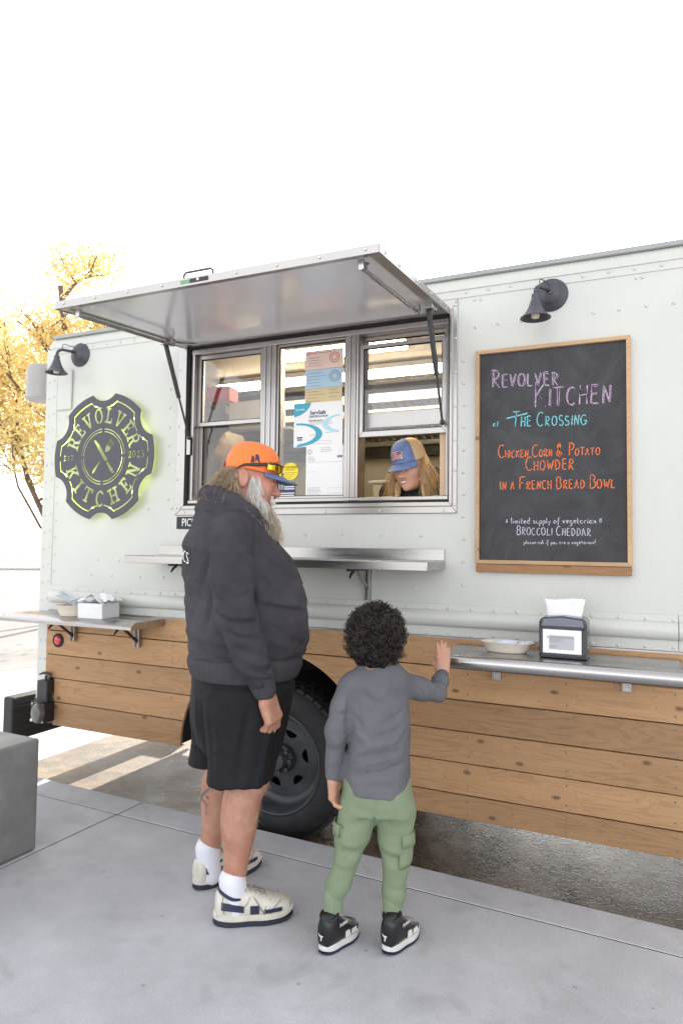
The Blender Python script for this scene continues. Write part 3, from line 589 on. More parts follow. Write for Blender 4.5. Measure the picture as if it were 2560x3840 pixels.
# ---------------------------------------------------------------- hatch held open above the window
hatch = empty('hatch', (-1.6, -.03, 2.50)); adopt(hatch, truck)
HA, HB = Vector((0, -.028, 2.497)), Vector((0, -.935, 2.424)); hd = (HB-HA).normalized(); hn = Vector((1, 0, 0)).cross(hd).normalized(); hn = hn if hn.z > 0 else -hn
HX0, HX1, HL = -2.362, -.846, (HB-HA).length
def hp(x, s_, h): v = HA+hd*s_+hn*h; return Vector((x, v.y, v.z))
def hbox(x0, x1, s0, s1, h0, h1, name, m, bev=.002):
    q = MB(); c = hp((x0+x1)/2, (s0+s1)/2, (h0+h1)/2); q.obox(c, Vector(((x1-x0)/2, 0, 0)), hd*(s1-s0)/2, hn*(h1-h0)/2); return q.build(name, m, hatch, bev=bev, seg=1)
hatch_white = mat('hatch_lining', (.66, .65, .675), .22, .0, var=.05, vscale=3, coat=.5, rvar=.05)
hbox(HX0+.02, HX1-.02, .02, HL-.02, .007, .022, 'hatch_panel', hatch_white, 0)
hbox(HX0, HX1, HL-.034, HL, .0, .026, 'front_rail', alum); hbox(HX0, HX1, 0, .045, .0, .026, 'hinge_rail', alum)
hbox(HX0, HX0+.045, .046, HL-.035, .0, .026, 'side_rail', alum); hbox(HX1-.045, HX1, .046, HL-.035, .0, .026, 'side_rail', alum)
hbox(HX0-.002, HX1+.002, HL+.0005, HL+.003, -.003, .029, 'front_edge', alum, .001)
hbox(HX0-.004, HX0-.0005, .0, HL, -.003, .029, 'side_edge', alum, .001); hbox(HX1+.0005, HX1+.004, .0, HL, -.003, .029, 'side_edge', alum, .001)
for x in (HX0, HX1):
    sg = 1 if x == HX0 else -1                    # corner gussets
    q = MB(); q.add([hp(x+sg*.045, .046, -.001), hp(x+sg*.12, .046, -.001), hp(x+sg*.045, .115, -.001), hp(x+sg*.045, .046, -.006), hp(x+sg*.12, .046, -.006), hp(x+sg*.045, .115, -.006)], [(0, 1, 2), (3, 5, 4), (0, 3, 4, 1), (1, 4, 5, 2), (2, 5, 3, 0)]); q.build('gusset', alum, hatch)
    xa = x+sg*.085                                # locking tube folded along the side
    q = MB(); q.tube([hp(xa, .20, -.032), hp(xa, .87, -.030)], .0085, 10); q.build('lock_rod', steel, hatch, smooth='auto')
    for s_ in (.21, .86):
        q = MB(); q.obox(hp(xa, s_, -.018), (.011, 0, 0), hd*.010, hn*.018); q.build('rod_bracket', steel, hatch, bev=.002)
    q = MB(); q.obox(hp(x+sg*.03, .19, -.012), (.020, 0, 0), hd*.035, hn*.014); q.build('strut_bracket', steel, hatch, bev=.003)
for i in range(9):
    x = HX0+.05+(HX1-HX0-.1)*i/8; o = place(sme, 'screw', hatch, hp(x, HL+.0032, .016))
for s_ in (.05, .15, .3, .5, .7, .85): o = place(sme, 'screw', hatch, hp(HX1+.0042, s_, .014), (0, 0, R(90)))
strut_black = mat('strut_black', (.014, .014, .016), .3, var=.1, coat=.3)
def gas_strut(x, ztop_s, low):
    s_ = empty('gas_strut', low); adopt(s_, hatch)
    top = hp(x, ztop_s, -.028); low = Vector(low); mid_ = top.lerp(low, .56)
    q = MB(); q.cyl(top, mid_, .0125, 16); q.build('cylinder', strut_black, s_, smooth='auto')
    q = MB(); q.cyl(mid_, low, .0058, 12); q.build('rod', strut_black, s_, smooth='auto')
    for pp, rr_ in ((low, .013), (top, .014)): q = MB(); q.sphere(pp, rr_, 12, 8); q.build('ball_socket', strut_black, s_, smooth=True)
gas_strut(-.888, .18, (-.875, -.022, 1.985)); gas_strut(-2.322, .21, (-2.318, -.022, 1.99))
b = MB(); b.box(-2.337, -2.312, -.020, -.0125, 1.895, 2.0); b.build('strut_mount', alum, hatch, bev=.002)
# pull handle and latch plate on the outer edge
b = MB(); hx = -1.61
b.tube([hp(hx-.07, HL-.01, .028), hp(hx-.068, HL-.01, .046), hp(hx-.058, HL-.01, .054), hp(hx+.058, HL-.01, .054), hp(hx+.068, HL-.01, .046), hp(hx+.07, HL-.01, .028)], .005, 8); b.build('pull_handle', lamp_black, hatch, smooth='auto')
green = mat('green_sticker', (.16, .34, .18), .5, var=0)
b = MB(); b.obox(hp(hx-.055, HL+.004, .014), (.022, 0, 0), hn*.007, hd*.0006); b.build('green_sticker', green, hatch)
b = MB(); b.obox(hp(hx+.012, HL+.004, .014), (.043, 0, 0), hn*.008, hd*.0006); b.build('warning_sticker', black_paint, hatch)
b = MB(); b.lathe([(.020, 0), (.020, .006), (.012, .010), (.012, .026), (.008, .03), (.0005, .03)], hp(HX1-.10, .80, .012), -hn, 16); b.build('round_latch', steel, hatch, smooth='auto')
b = MB(); b.box(-1.40, -1.36, -.0072, -.006, 1.616, 1.628); b.cur = 1; b.box(-1.359, -1.30, -.0072, -.006, 1.616, 1.628); b.build('sill_sticker', [green, black_paint], wf)
# ---------------------------------------------------------------- inside the truck
ins = empty('kitchen_interior', (-1.6, 1.1, .62)); adopt(ins, truck)
cream = mat('cream_lining', (.52, .47, .37), .5, var=.06); kit_steel = mat('kitchen_steel', (.40, .38, .34), .48, .85, var=.15, vscale=4, stretch=(1, 1, 5), rvar=.1)
dark_steel = mat('sooty_steel', (.10, .092, .08), .45, .7, var=.35, vscale=7)
b = MB(); b.box(-3.38, XR-.04, 2.17, 2.21, .62, 2.58); b.build('back_wall', cream, ins)
b = MB(); b.box(-3.38, XR-.04, .11, 2.17, 2.552, 2.58); b.build('ceiling', cream, ins)
b = MB(); b.box(-3.395, -3.365, .11, 2.17, .62, 2.55); b.box(XR-.07, XR-.04, .11, 2.17, .62, 2.55); b.build('end_wall', cream, ins)
b = MB(); b.box(-3.36, XR-.08, .80, 2.16, .88, .90); b.build('kitchen_floor', dark_steel, ins)
b = MB()
for x0, x1, z0, z1 in ((-3.36, -2.33, .90, 2.55), (-.86, XR-.08, .90, 2.55), (-2.33, -.86, .90, 1.61), (-2.33, -.86, 2.50, 2.55)): b.box(x0, x1, .101, .112, z0, z1)
b.build('inner_lining', cream, ins)
# hood with baffle filters, shelf and splash wall
hood = empty('exhaust_hood', (-1.0, 1.6, 1.85)); adopt(hood, ins)
b = MB(); b.box(-2.9, 0, 1.24, 2.16, 2.52, 2.545); b.box(-2.92, -2.9, 1.24, 2.16, 2.20, 2.545); b.box(0, .02, 1.24, 2.16, 2.20, 2.545); b.box(-2.9, 0, 2.06, 2.16, 2.13, 2.26); b.build('hood_shell', dark_steel, hood)
b = MB(); b.box(-2.92, .02, 1.215, 1.232, 2.385, 2.45); b.build('hood_lip', kit_steel, hood, bev=.003)
b = MB(); b.box(-2.9, 0, 2.00, 2.055, 2.205, 2.245); b.build('grease_trough', kit_steel, hood, bev=.003)
bf = MB(); bf.obox((0, 0, 0), (.020, 0, 0), Vector((0, .38, -.075)), Vector((0, .002, .010))); bfm = bf.mesh('baffle'); bfm.materials.append(mat('greasy_baffle', (.22, .20, .17), .4, .85, var=.3, vscale=6))
for i in range(46): place(bfm, 'baffle', hood, (-2.86+i*.062, 1.615, 2.335))
b = MB(); b.box(-2.9, 0, 1.78, 2.16, 1.55, 1.585); b.build('back_shelf', kit_steel, hood, bev=.004)
b = MB(); b.box(-3.2, .6, 1.70, 2.15, 1.34, 1.40); b.build('back_counter', kit_steel, ins, bev=.005)
b = MB(); b.box(-2.95, 0.05, 2.155, 2.168, 1.40, 1.80); b.build('splash_wall', kit_steel, ins)
b = MB(); b.box(-2.9, -.2, .16, .55, 1.50, 1.535); b.build('inner_counter', kit_steel, ins, bev=.005)
b = MB(); b.box(-2.75, -.35, 1.25, 1.28, 2.30, 2.345); b.build('hanging_rail', kit_steel, ins)
carton_w = mat('white_carton', (.60, .58, .55), .7, var=.06); carton_r = mat('red_carton', (.42, .03, .035), .6, var=.1); kraft = mat('kraft_card', (.45, .31, .18), .8, var=.1)
lampm = mat('led_diffuser', (1, .95, .85), .5, var=0, emit=(1.0, .82, .56), estr=12)
def led_light(x0, x1, y, z, wd=.12):
    g = empty('ceiling_light', ((x0+x1)/2, y, z)); adopt(g, ins)
    q = MB(); q.box(x0-.02, x1+.02, y-wd/2-.01, y+wd/2+.01, z, z+.03); q.build('housing', white_plastic, g)
    q = MB(); q.prism([(-wd/2, 0), (-wd/2+.02, -.03), (wd/2-.02, -.03), (wd/2, 0)], lambda u, v: (x0, y+u, z+v), (x1-x0, 0, 0)); q.build('diffuser', lampm, g)
led_light(-2.75, -1.05, .92, 2.515); led_light(-1.95, -1.2, .36, 2.515, .14); led_light(-.75, .35, 1.02, 2.512)
def carton(name, c, sx_, sy_, sz, rz, mats, label):
    q = MB(); M_ = Matrix.Rotation(rz, 3, 'Z'); q.obox(c, M_ @ Vector((sx_/2, 0, 0)), M_ @ Vector((0, sy_/2, 0)), Vector((0, 0, sz/2)))
    o = q.build(name, mats, bev=.003); return tag(o, label, 'box')
b = MB(); b.box(-2.34, -1.93, .42, .82, 2.09, 2.105); b.build('corner_shelf', kit_steel, ins)
carton('carton', (-2.26, .60, 2.205), .28, .22, .18, R(-8), carton_w, 'white carton on a shelf behind the upper left window pane')
carton('carton', (-2.46, .50, 2.345), .16, .12, .09, R(6), carton_r, 'red carton on top of the white one behind the left pane')

# bread in a bin behind the middle pane
bin_mat = mat('cream_bin', (.66, .58, .45), .4, var=.04); bread = mat('bread_crust', (.72, .44, .13), .7, var=.35, vscale=14, bump=.004, bscale=30)
fb_ = empty('bread_bin', (-1.60, .30, 1.535), 'cream plastic bin heaped with bread behind the middle pane', 'food bin')
q = MB(); q.prism([(-.085, 0), (.085, 0), (.10, .165), (.092, .165), (.08, .012), (-.08, .012), (-.092, .165), (-.10, .165)], lambda u, v: (-1.60+u, .22, 1.536+v), (0, .16, 0)); q.box(-1.688, -1.512, .222, .230, 1.54, 1.70); q.box(-1.688, -1.512, .37, .378, 1.54, 1.70); q.build('bin', bin_mat, fb_)
for i in range(9): q = MB(); q.sphere((-1.60+RNG.uniform(-.065, .065), .30+RNG.uniform(-.05, .05), 1.695+RNG.uniform(-.01, .025)), .034, 12, 8, (1.2, 1, .7)); q.build('roll', bread, fb_, smooth=True)
tubm = mat('clear_tub', (.62, .55, .40), .3, var=.1)
fb_ = empty('food_tub', (-1.25, .35, 1.535), 'pale tub of yellow food beside the woman in the open window', 'food tub')
q = MB(); q.prism([(-.10, 0), (.10, 0), (.115, .20), (-.115, .20)], lambda u, v: (-1.24+u, .30, 1.536+v), (0, .22, 0)); q.build('tub', tubm, fb_, bev=.01)
q = MB(); q.box(-1.37, -1.11, .285, .535, 1.737, 1.752); q.build('lid', white_plastic, fb_, bev=.004)

# ---------------------------------------------------------------- papers on the middle pane
ink = mat('grey_ink', (.22, .22, .24), .7, var=0); teal = mat('teal_print', (.05, .36, .50), .6, var=.05); teal2 = mat('pale_teal_print', (.42, .66, .76), .6, var=0); navy = mat('navy_print', (.03, .035, .14), .6, var=0)
def sheet_paper(name, x0, x1, z0, z1, m, label, lines, cat='certificate', y=.019):
    g = empty(name, ((x0+x1)/2, y, z0), label, cat)
    q = MB(); q.box(x0, x1, y, y+.0008, z0, z1); q.build('sheet', m, g)
    q = MB()
    for (u0, u1, v, h) in lines: q.box(x0+(x1-x0)*u0, x0+(x1-x0)*u1, y-.0006, y-.0001, z0+(z1-z0)*v, z0+(z1-z0)*v+h)
    if lines: q.build('print', ink, g)
    return g
def seal(g, x, z, r, m, y=.019):
    q = MB(); q.lathe([(r, 0), (r*.86, .0001)], (x, y-.0005, z), (0, -1, 0), 28); q.lathe([(r*.62, 0), (r*.5, .0001)], (x, y-.0005, z), (0, -1, 0), 24); q.build('seal', m, g)
pink = mat('pink_paper', (.78, .58, .50), .7, var=.04); blue_p = mat('blue_paper', (.42, .58, .72), .7, var=.04); buff = mat('buff_paper', (.62, .50, .28), .7, var=.04); redink = mat('red_ink', (.55, .12, .10), .7, var=0)
L_ = lambda n, u0, u1, v0, v1, h=.0022: [(u0, u0+(u1-u0)*RNG.uniform(.6, 1), v0+(v1-v0)*i/max(1, n-1), h) for i in range(n)]
g = sheet_paper('certificate', -1.624, -1.408, 2.311, 2.410, pink, 'pink licence at the top of the papers on the middle pane', L_(4, .10, .45, .18, .6)+[(.10, .70, .84, .003)]); seal(g, -1.455, 2.365, .028, redink); seal(g, -1.605, 2.394, .008, redink)
g = sheet_paper('certificate', -1.621, -1.408, 2.212, 2.309, blue_p, 'light blue licence below the pink one on the middle pane', L_(5, .06, .62, .12, .80)); seal(g, -1.452, 2.268, .030, ink)
g = sheet_paper('certificate', -1.621, -1.410, 2.128, 2.210, buff, 'buff licence half covered below the light blue one', L_(4, .05, .55, .2, .8)+L_(3, .65, .95, .4, .85))
g = sheet_paper('certificate', -1.682, -1.403, 1.909, 2.138, paper, 'white and teal food safety certificate, largest sheet on the middle pane', L_(4, .32, .85, .50, .58, .0014)+L_(2, .32, .9, .06, .12, .0012)+[(.33, .55, .26, .0018), (.66, .80, .30, .0018)], y=.0165)
yy = .0158
q = MB(); q.prism([(-1.682, 2.138), (-1.582, 2.138), (-1.592, 2.116), (-1.612, 2.094), (-1.64, 2.078), (-1.682, 2.066)], lambda u, v: (u, yy, v), (0, .0005, 0)); q.build('teal_corner', teal, g)
arcp = lambda cx, cz, rx, rz, a0, a1, n=14: [(cx+rx*math.cos(R(a0+(a1-a0)*i/n)), cz+rz*math.sin(R(a0+(a1-a0)*i/n))) for i in range(n+1)]
q = MB(); o_ = arcp(-1.668, 1.973, .152, .062, 90, -90); i_ = arcp(-1.668, 1.975, .115, .050, -82, 90); q.prism(o_+i_, lambda u, v: (u, yy, v), (0, .0005, 0)); q.build('teal_swoosh', teal, g)
q = MB(); o_ = arcp(-1.405, 2.022, .112, .048, 100, 260); i_ = arcp(-1.400, 2.024, .085, .038, 255, 100); q.prism(o_+i_, lambda u, v: (u, yy, v), (0, .0005, 0)); q.build('pale_swoosh', teal2, g)
lettering('ServSafe', .027, (-1.543, yy-.0002, 2.084), navy, g, bold=.0004); lettering('CERTIFICATION', .0165, (-1.540, yy-.0002, 2.064), navy, g, sx=.92); lettering('Michelle ferris', .014, (-1.556, yy-.0002, 2.044), ink, g); lettering('ServSafe', .016, (-1.645, yy-.0006, 2.106), paper, g)
q = MB(); q.box(-1.664, -1.630, yy, yy+.0005, 1.955, 1.962); q.box(-1.661, -1.633, yy, yy+.0005, 1.944, 1.951); q.build('small_logo', navy, g)
g = sheet_paper('certificate', -1.609, -1.394, 1.655, 1.912, paper, 'plain white business licence lowest on the middle pane', L_(4, .05, .28, .70, .78, .0016)+L_(3, .38, .78, .88, .95, .0018)+L_(6, .05, .45, .03, .16, .0013)+[(.05, .95, .67, .001), (.05, .3, .48, .001), (.55, .95, .05, .001), (.55, .95, .15, .001), (.82, .96, .75, .012)]); seal(g, -1.588, 1.882, .013, ink)
ylw = mat('yellow_sticker', (.86, .66, .02), .5, var=.03); blk = mat('black_print', (.02, .02, .025), .6, var=0); wht = mat('white_print', (.80, .80, .80), .6, var=0); blu = mat('blue_print', (.03, .06, .40), .6, var=0)
g = empty('round_sticker', (-1.699, .02, 1.74), 'yellow round inspection sticker on the middle pane above the striped flag', 'sticker')
q = MB(); q.prism([(.046*math.cos(t), .046*math.sin(t)) for t in np.linspace(0, 2*math.pi, 40, endpoint=False)], lambda u, v: (-1.699+u, .019, 1.786+v), (0, .0008, 0)); q.build('disc', ylw, g)
lettering('COLORADO', .0135, (-1.692, .0183, 1.808), blk, g)
q = MB(); [q.box(-1.735, -1.735+w_, .0184, .0188, z, z+.0016) for z, w_ in ((1.797, .07), (1.792, .06), (1.778, .075), (1.768, .06), (1.757, .05), (1.748, .04))]; q.build('print', blk, g)
g = empty('flag_sticker', (-1.725, .02, 1.655), 'small black and white striped flag sticker with one blue stripe', 'sticker')
q = MB(); q.box(-1.779, -1.673, .019, .0197, 1.655, 1.727); q.build('field', blk, g)
for i in range(6):
    z = 1.722-.0111*i-.0055; q = MB(); q.box(-1.779 if i > 2 else -1.734, -1.674, .0182, .0188, z-.0028, z+.0028); q.build('stripe', wht if i != 3 else blu, g)
q = MB()
for i in range(5):
    for j in range(5): q.box(-1.776+i*.0082, -1.772+i*.0082, .0182, .0188, 1.692+j*.0066, 1.696+j*.0066)
q.build('stars', wht, g)

# ---------------------------------------------------------------- steel shelves
def brackets(root, xs, ztop, depth, fold=True):
    for x in xs:
        g = empty('bracket', (x, -.03, ztop-.15)); adopt(g, root)
        q = MB(); q.box(x-.014, x+.014, -.040, -.0255, ztop-.165, ztop-.03); q.box(x-.016, x-.012, -.055, -.040, ztop-.165, ztop-.03); q.box(x+.012, x+.016, -.055, -.040, ztop-.165, ztop-.03); q.build('wall_leg', alum, g, bev=.0015)
        q = MB(); q.bar((x, -.045, ztop-.135), (x, -depth*.62, ztop-.045), .016, .012); q.build('brace', black_paint, g, bev=.002)
        q = MB(); q.bar((x, -.05, ztop-.037), (x, -depth*.86, ztop-.037), .020, .012); q.tube([(x, -depth*.70, ztop-.044), (x, -depth*.78, ztop-.055), (x, -depth*.86, ztop-.075)], [.006, .007, .004], 8); q.build('arm', black_paint, g, bev=.002)
        for z in (ztop-.155, ztop-.06): place(sme, 'screw', g, (x, -.0405, z))
def shelf_poly(x0, x1, z, prof, name, label, y0=-.026):
    g = empty(name, ((x0+x1)/2, y0, z), label, 'shelf', 'fold-down steel shelves on the truck')
    q = MB(); q.extr([(y0+p[0], z+p[1]) for p in prof], x0, x1); o = q.build('shelf_top', steel, g, smooth='auto', bev=.0015, seg=1); return g
shl = shelf_poly(-3.405, -2.452, .985, [(0, 0), (-.235, 0), (-.270, -.022), (-.270, -.038), (-.266, -.038), (-.266, -.024), (-.234, -.004), (0, -.004)], 'steel_shelf', 'low steel shelf at the rear holding cutlery and napkins, red lamp under it')
for xe in (-2.4525, -3.4085): q = MB(); q.prism([(0, 0), (-.235, 0), (-.270, -.022), (-.270, -.038), (0, -.038)], lambda u, v: (xe, -.026+u, .985+v), (.0035, 0, 0)); q.build('end_plate', steel, shl)
brackets(shl, (-3.10, -2.62), .983, .27)
shm = shelf_poly(-2.515, -.866, 1.338, [(0, 0), (-.270, 0), (-.274, -.003), (-.274, -.040), (-.262, -.040), (-.262, -.037), (-.270, -.036), (-.270, -.004), (0, -.004)], 'steel_shelf', 'upper steel shelf with a back lip below the serving window', y0=-.012)
q = MB(); q.box(-2.512, -.866, -.012, -.008, 1.3385, 1.392); q.build('back_lip', steel, shm, bev=.0015)
for xe in (-.8658, -2.5185): q = MB(); q.box(xe, xe+.003, -.284, -.012, 1.300, 1.338); q.build('end_plate', steel, shm)
for x in (-1.245, -2.25):
    g = empty('bracket', (x, -.02, 1.15)); adopt(g, shm)
    q = MB(); q.box(x-.016, x-.008, -.030, -.001, 1.14, 1.295); q.box(x+.008, x+.016, -.030, -.001, 1.14, 1.295); q.build('wall_leg', alum, g, bev=.0015)
    q = MB(); q.bar((x, -.025, 1.20), (x, -.16, 1.292), .014, .012); q.build('brace', alum, g)
    q = MB(); q.bar((x, -.03, 1.292), (x, -.25, 1.292), .02, .012); q.tube([(x, -.19, 1.285), (x, -.215, 1.275), (x, -.235, 1.255)], [.006, .007, .004], 8); q.build('arm', black_paint, g)
bull = [(0, 0), (-.315, 0)]+[(-.315-.026*math.sin(R(a)), -.030+.030*math.cos(R(a))) for a in range(15, 181, 15)]+[(-.318, -.052), (-.335, -.030), (-.318, -.004), (0, -.004)]
shr = shelf_poly(-.785, .109, .966, bull, 'steel_shelf', 'right steel shelf with rounded front edge, touched by the boy')
bp2 = [(0, 0), (-.315, 0)]+[(-.315-.026*math.sin(R(a)), -.030+.030*math.cos(R(a))) for a in range(15, 181, 15)]
for xe in (-.788, .1092): q = MB(); q.prism(bp2, lambda u, v: (xe, -.026+u, .966+v), (.003, 0, 0)); q.build('end_plate', steel, shr)
for x in (-.617, -.087):
    g = empty('bracket', (x, -.03, .80)); adopt(g, shr)
    q = MB(); q.box(x-.016, x+.016, -.036, -.0255, .818, .935); q.box(x-.019, x-.015, -.050, -.030, .818, .935); q.box(x+.015, x+.019, -.050, -.030, .818, .935); q.build('wall_leg', alum, g, bev=.0015)
    place(sme, 'screw', g, (x, -.0365, .842)); q = MB(); q.bar((x, -.04, .93), (x, -.30, .93), .024, .012); q.build('arm', alum, g)
q = MB(); q.cyl((-.80, -.33, .925), (-.785, -.33, .925), .017, 14); q.tube([(-.80, -.33, .92), (-.80, -.335, .89), (-.803, -.33, .86)], .004, 6); q.build('end_knob', black_paint, shr, smooth='auto')

# ---------------------------------------------------------------- things on the shelves
fibre = mat('moulded_fibre', (.66, .60, .50), .75, var=.05, vscale=30, bump=.0006, bscale=120); wrap = mat('plastic_film', (.74, .78, .86), .18, var=.05, coat=.6); tissue = mat('tissue_paper', (.80, .80, .81), .85, var=.03); cutl = mat('white_cutlery', (.68, .72, .82), .3, var=.04)
def bowl(name, c, rx, ry, h, label, cat):
    g = empty(name, c, label, cat)
    prof = [(.70, 0), (.74, .02), (.86, .35), (.97, .86), (1.06, .96), (1.07, 1.0), (1.02, 1.0), (.94, .90), (.82, .40), (.66, .06), (.0, .05)]
    q = MB(); n = 44
    for rr, hh in prof: q.v += [(c[0]+rx*rr*math.cos(2*math.pi*k/n), c[1]+ry*rr*math.sin(2*math.pi*k/n), c[2]+h*hh) for k in range(n)]
    q.v += [(c[0]+rx*.70*math.cos(2*math.pi*k/n), c[1]+ry*.70*math.sin(2*math.pi*k/n), c[2]) for k in range(n)]
    for i in range(len(prof)-1):
        for k in range(n): q.f.append([i*n+k, i*n+(k+1) % n, (i+1)*n+(k+1) % n, (i+1)*n+k]); q.mi.append(0)
    q.build('bowl', fibre, g, smooth='auto'); return g
def fork_pack(parent, p0, d, up, L=.17):
    p0 = Vector(p0); d = Vector(d).normalized(); s_ = d.cross(Vector(up)).normalized(); u = s_.cross(d)
    q = MB()
    wdt = lambda t: .0045+.007*max(0, (t-.62))/.38
    pts = [(t, wdt(t)) for t in np.linspace(0, 1, 9)]
    top = [p0+d*L*t+s_*w_+u*(.006*math.sin(t*3)) for t, w_ in pts]; bot = [p0+d*L*t-s_*w_+u*(.006*math.sin(t*3)) for t, w_ in pts]
    q.v += [tuple(v) for v in top+bot]; q.v += [tuple(v+u*.0018) for v in top+bot]
    for i in range(8): q.f += [[i, i+1, 9+i+1, 9+i], [18+i, 18+9+i, 18+10+i, 18+i+1]]; q.mi += [0, 0]
    q.f += [[0, 9, 27, 18], [8, 26, 35, 17]]; q.mi += [0, 0]
    q.build('wrapped_fork', wrap, parent)
g = bowl('cutlery_bowl', (-2.985, -.165, .9862), .095, .085, .062, 'round cream fibre bowl with plastic-wrapped cutlery on the low rear shelf', 'bowl')
for i in range(11): fork_pack(g, (-2.925-.010*i*.4+RNG.uniform(-.004, .004), -.20+.010*i, 1.035+.001*i), (-.80+RNG.uniform(-.06, .1), -.10+RNG.uniform(-.12, .12), .42+RNG.uniform(-.05, .08)), (0, 0, 1), .155)
for i in range(7): fork_pack(g, (-3.05+RNG.uniform(0, .02), -.20+.012*i, 1.038), (.82, RNG.uniform(-.25, .15), .28+RNG.uniform(-.05, .05)), (0, 0, 1), .14)
ns = empty('napkin_stack', (-2.80, -.17, .986), 'stack of folded white paper napkins beside the cutlery bowl', 'napkins')
for k in range(26):
    q = MB(); dx, dy = RNG.uniform(-.0018, .0018, 2); z = .9865+k*.0031; M_ = Matrix.Rotation(R(3+RNG.uniform(-1, 1)), 3, 'Z'); q.obox((-2.795+dx, -.165+dy, z+.0014), M_ @ Vector((.083, 0, 0)), M_ @ Vector((0, .070, 0)), (0, 0, .00135)); q.build('napkin', tissue, ns)
def crumple(name, c, sx_, sy_, amp, parent, seed, nn=18):
    q = MB()
    for j in range(nn):
        for i in range(nn):
            u, v = i/(nn-1)*2-1, j/(nn-1)*2-1
            h = amp*(mnoise.noise((u*1.6+seed, v*1.6, seed))*1.2+abs(mnoise.noise((u*3+seed, v*3, seed+4)))*.5)+amp*.5*max(0, 1-u*u)
            q.v.append((c[0]+u*sx_+.01*mnoise.noise((v*2, seed, u)), c[1]+v*sy_, c[2]+h+amp*.35))
    for j in range(nn-1):
        for i in range(nn-1): q.f.append([j*nn+i, j*nn+i+1, (j+1)*nn+i+1, (j+1)*nn+i]); q.mi.append(0)
    return q.build(name, tissue, parent, smooth=True)
crumple('loose_napkin', (-2.80, -.165, 1.069), .092, .078, .022, ns, 3.3); crumple('loose_napkin', (-2.775, -.15, 1.075), .082, .07, .03, ns, 9.1)
g = bowl('spoon_tray', (-.545, -.185, .9672), .105, .062, .042, 'oval cream fibre tray of wrapped white spoons on the right shelf', 'tray')
for i in range(7):
    q = MB(); y = -.205+i*.010; z = 1.000+.002*(i % 3)
    q.tube([(-.60+.004*i, y, z), (-.56, y, z+.006), (-.50, y-.002, z+.004)], [.006, .005, .004], 6); q.sphere((-.478+.004*i, y-.004, z+.004), .017, 12, 8, (1.35, .9, .42)); q.build('spoon', cutl, g, smooth=True)
# napkin dispenser
nd = empty('napkin_dispenser', (-.315, -.19, .967), 'black napkin dispenser with a clear front card on the right shelf', 'napkin dispenser')
smoke = mat('smoked_plastic', (.030, .032, .042), .22, var=.1, coat=.3)
dx0, dx1, dz0, dz1, dyf, dyb = -.405, -.222, .967, 1.128, -.262, -.135
rr = [(dx0, dz0), (dx1, dz0), (dx1, dz1-.02), (dx1-.006, dz1-.008), (dx1-.02, dz1), (dx0+.09, dz1+.007), (dx0+.02, dz1), (dx0+.006, dz1-.008), (dx0, dz1-.02)]
q = MB(); q.prism(rr, lambda u, v: (u, dyf, v), (0, dyb-dyf, 0)); q.build('case', smoke, nd, bev=.007, seg=3)
mitre_frame((dx0+.004, dx1-.004, dz0+.010, dz1-.036), (dx0+.015, dx1-.020, dz0+.020, dz1-.046), dyf-.006, dyf-.0005, 'front_frame', smoke, nd, .002)
q = MB(); q.prism([(dx0+.012, dz1-.034), (dx1-.012, dz1-.034), (dx1-.018, dz1-.008), (dx0+.09, dz1+.0), (dx0+.018, dz1-.008)], lambda u, v: (u, dyf-.004, v), (0, .003, 0)); q.build('top_window', mat('smoke_window', (.16, .17, .22), .12, var=.05, coat=.6), nd, bev=.001)
q = MB(); q.box(dx0+.016, dx1-.021, dyf-.0030, dyf-.0006, dz0+.021, dz1-.047); q.build('card', paper, nd)
greyc = mat('grey_card_print', (.42, .43, .45), .6, var=.04)
q = MB(); q.box(dx0+.040, dx1-.048, dyf-.0036, dyf-.0031, dz0+.036, dz1-.070); q.build('card_panel', greyc, nd)
lettering('Revolver Kitchen Food Truck', .0085, (-.323, dyf-.0038, dz1-.077), ink, nd)
q = MB(); [q.box(-.362, -.362+w_, dyf-.0040, dyf-.0037, z, z+.0013) for z, w_ in ((1.043, .045), (1.038, .040), (1.033, .048), (1.016, .03), (1.011, .026))]; q.build('card_lines', ink, nd)
q = MB(); nn = 14                             # the napkin standing out of the top
for j in range(7):
    v = j/6
    for i in range(nn): u = i/(nn-1)*2-1; q.v.append((-.315-.012*v*0+u*(.066+.014*v), -.19+.010*math.sin(u*4+v*2)*v+.02*(v-.3), 1.122+.075*v+.004*math.sin(u*3)*v))
for j in range(6):
    for i in range(nn-1): q.f.append([j*nn+i, j*nn+i+1, (j+1)*nn+i+1, (j+1)*nn+i]); q.mi.append(0)
o = q.build('napkin', tissue, nd, smooth=True); md = o.modifiers.new('thick', 'SOLIDIFY'); md.thickness = .0012

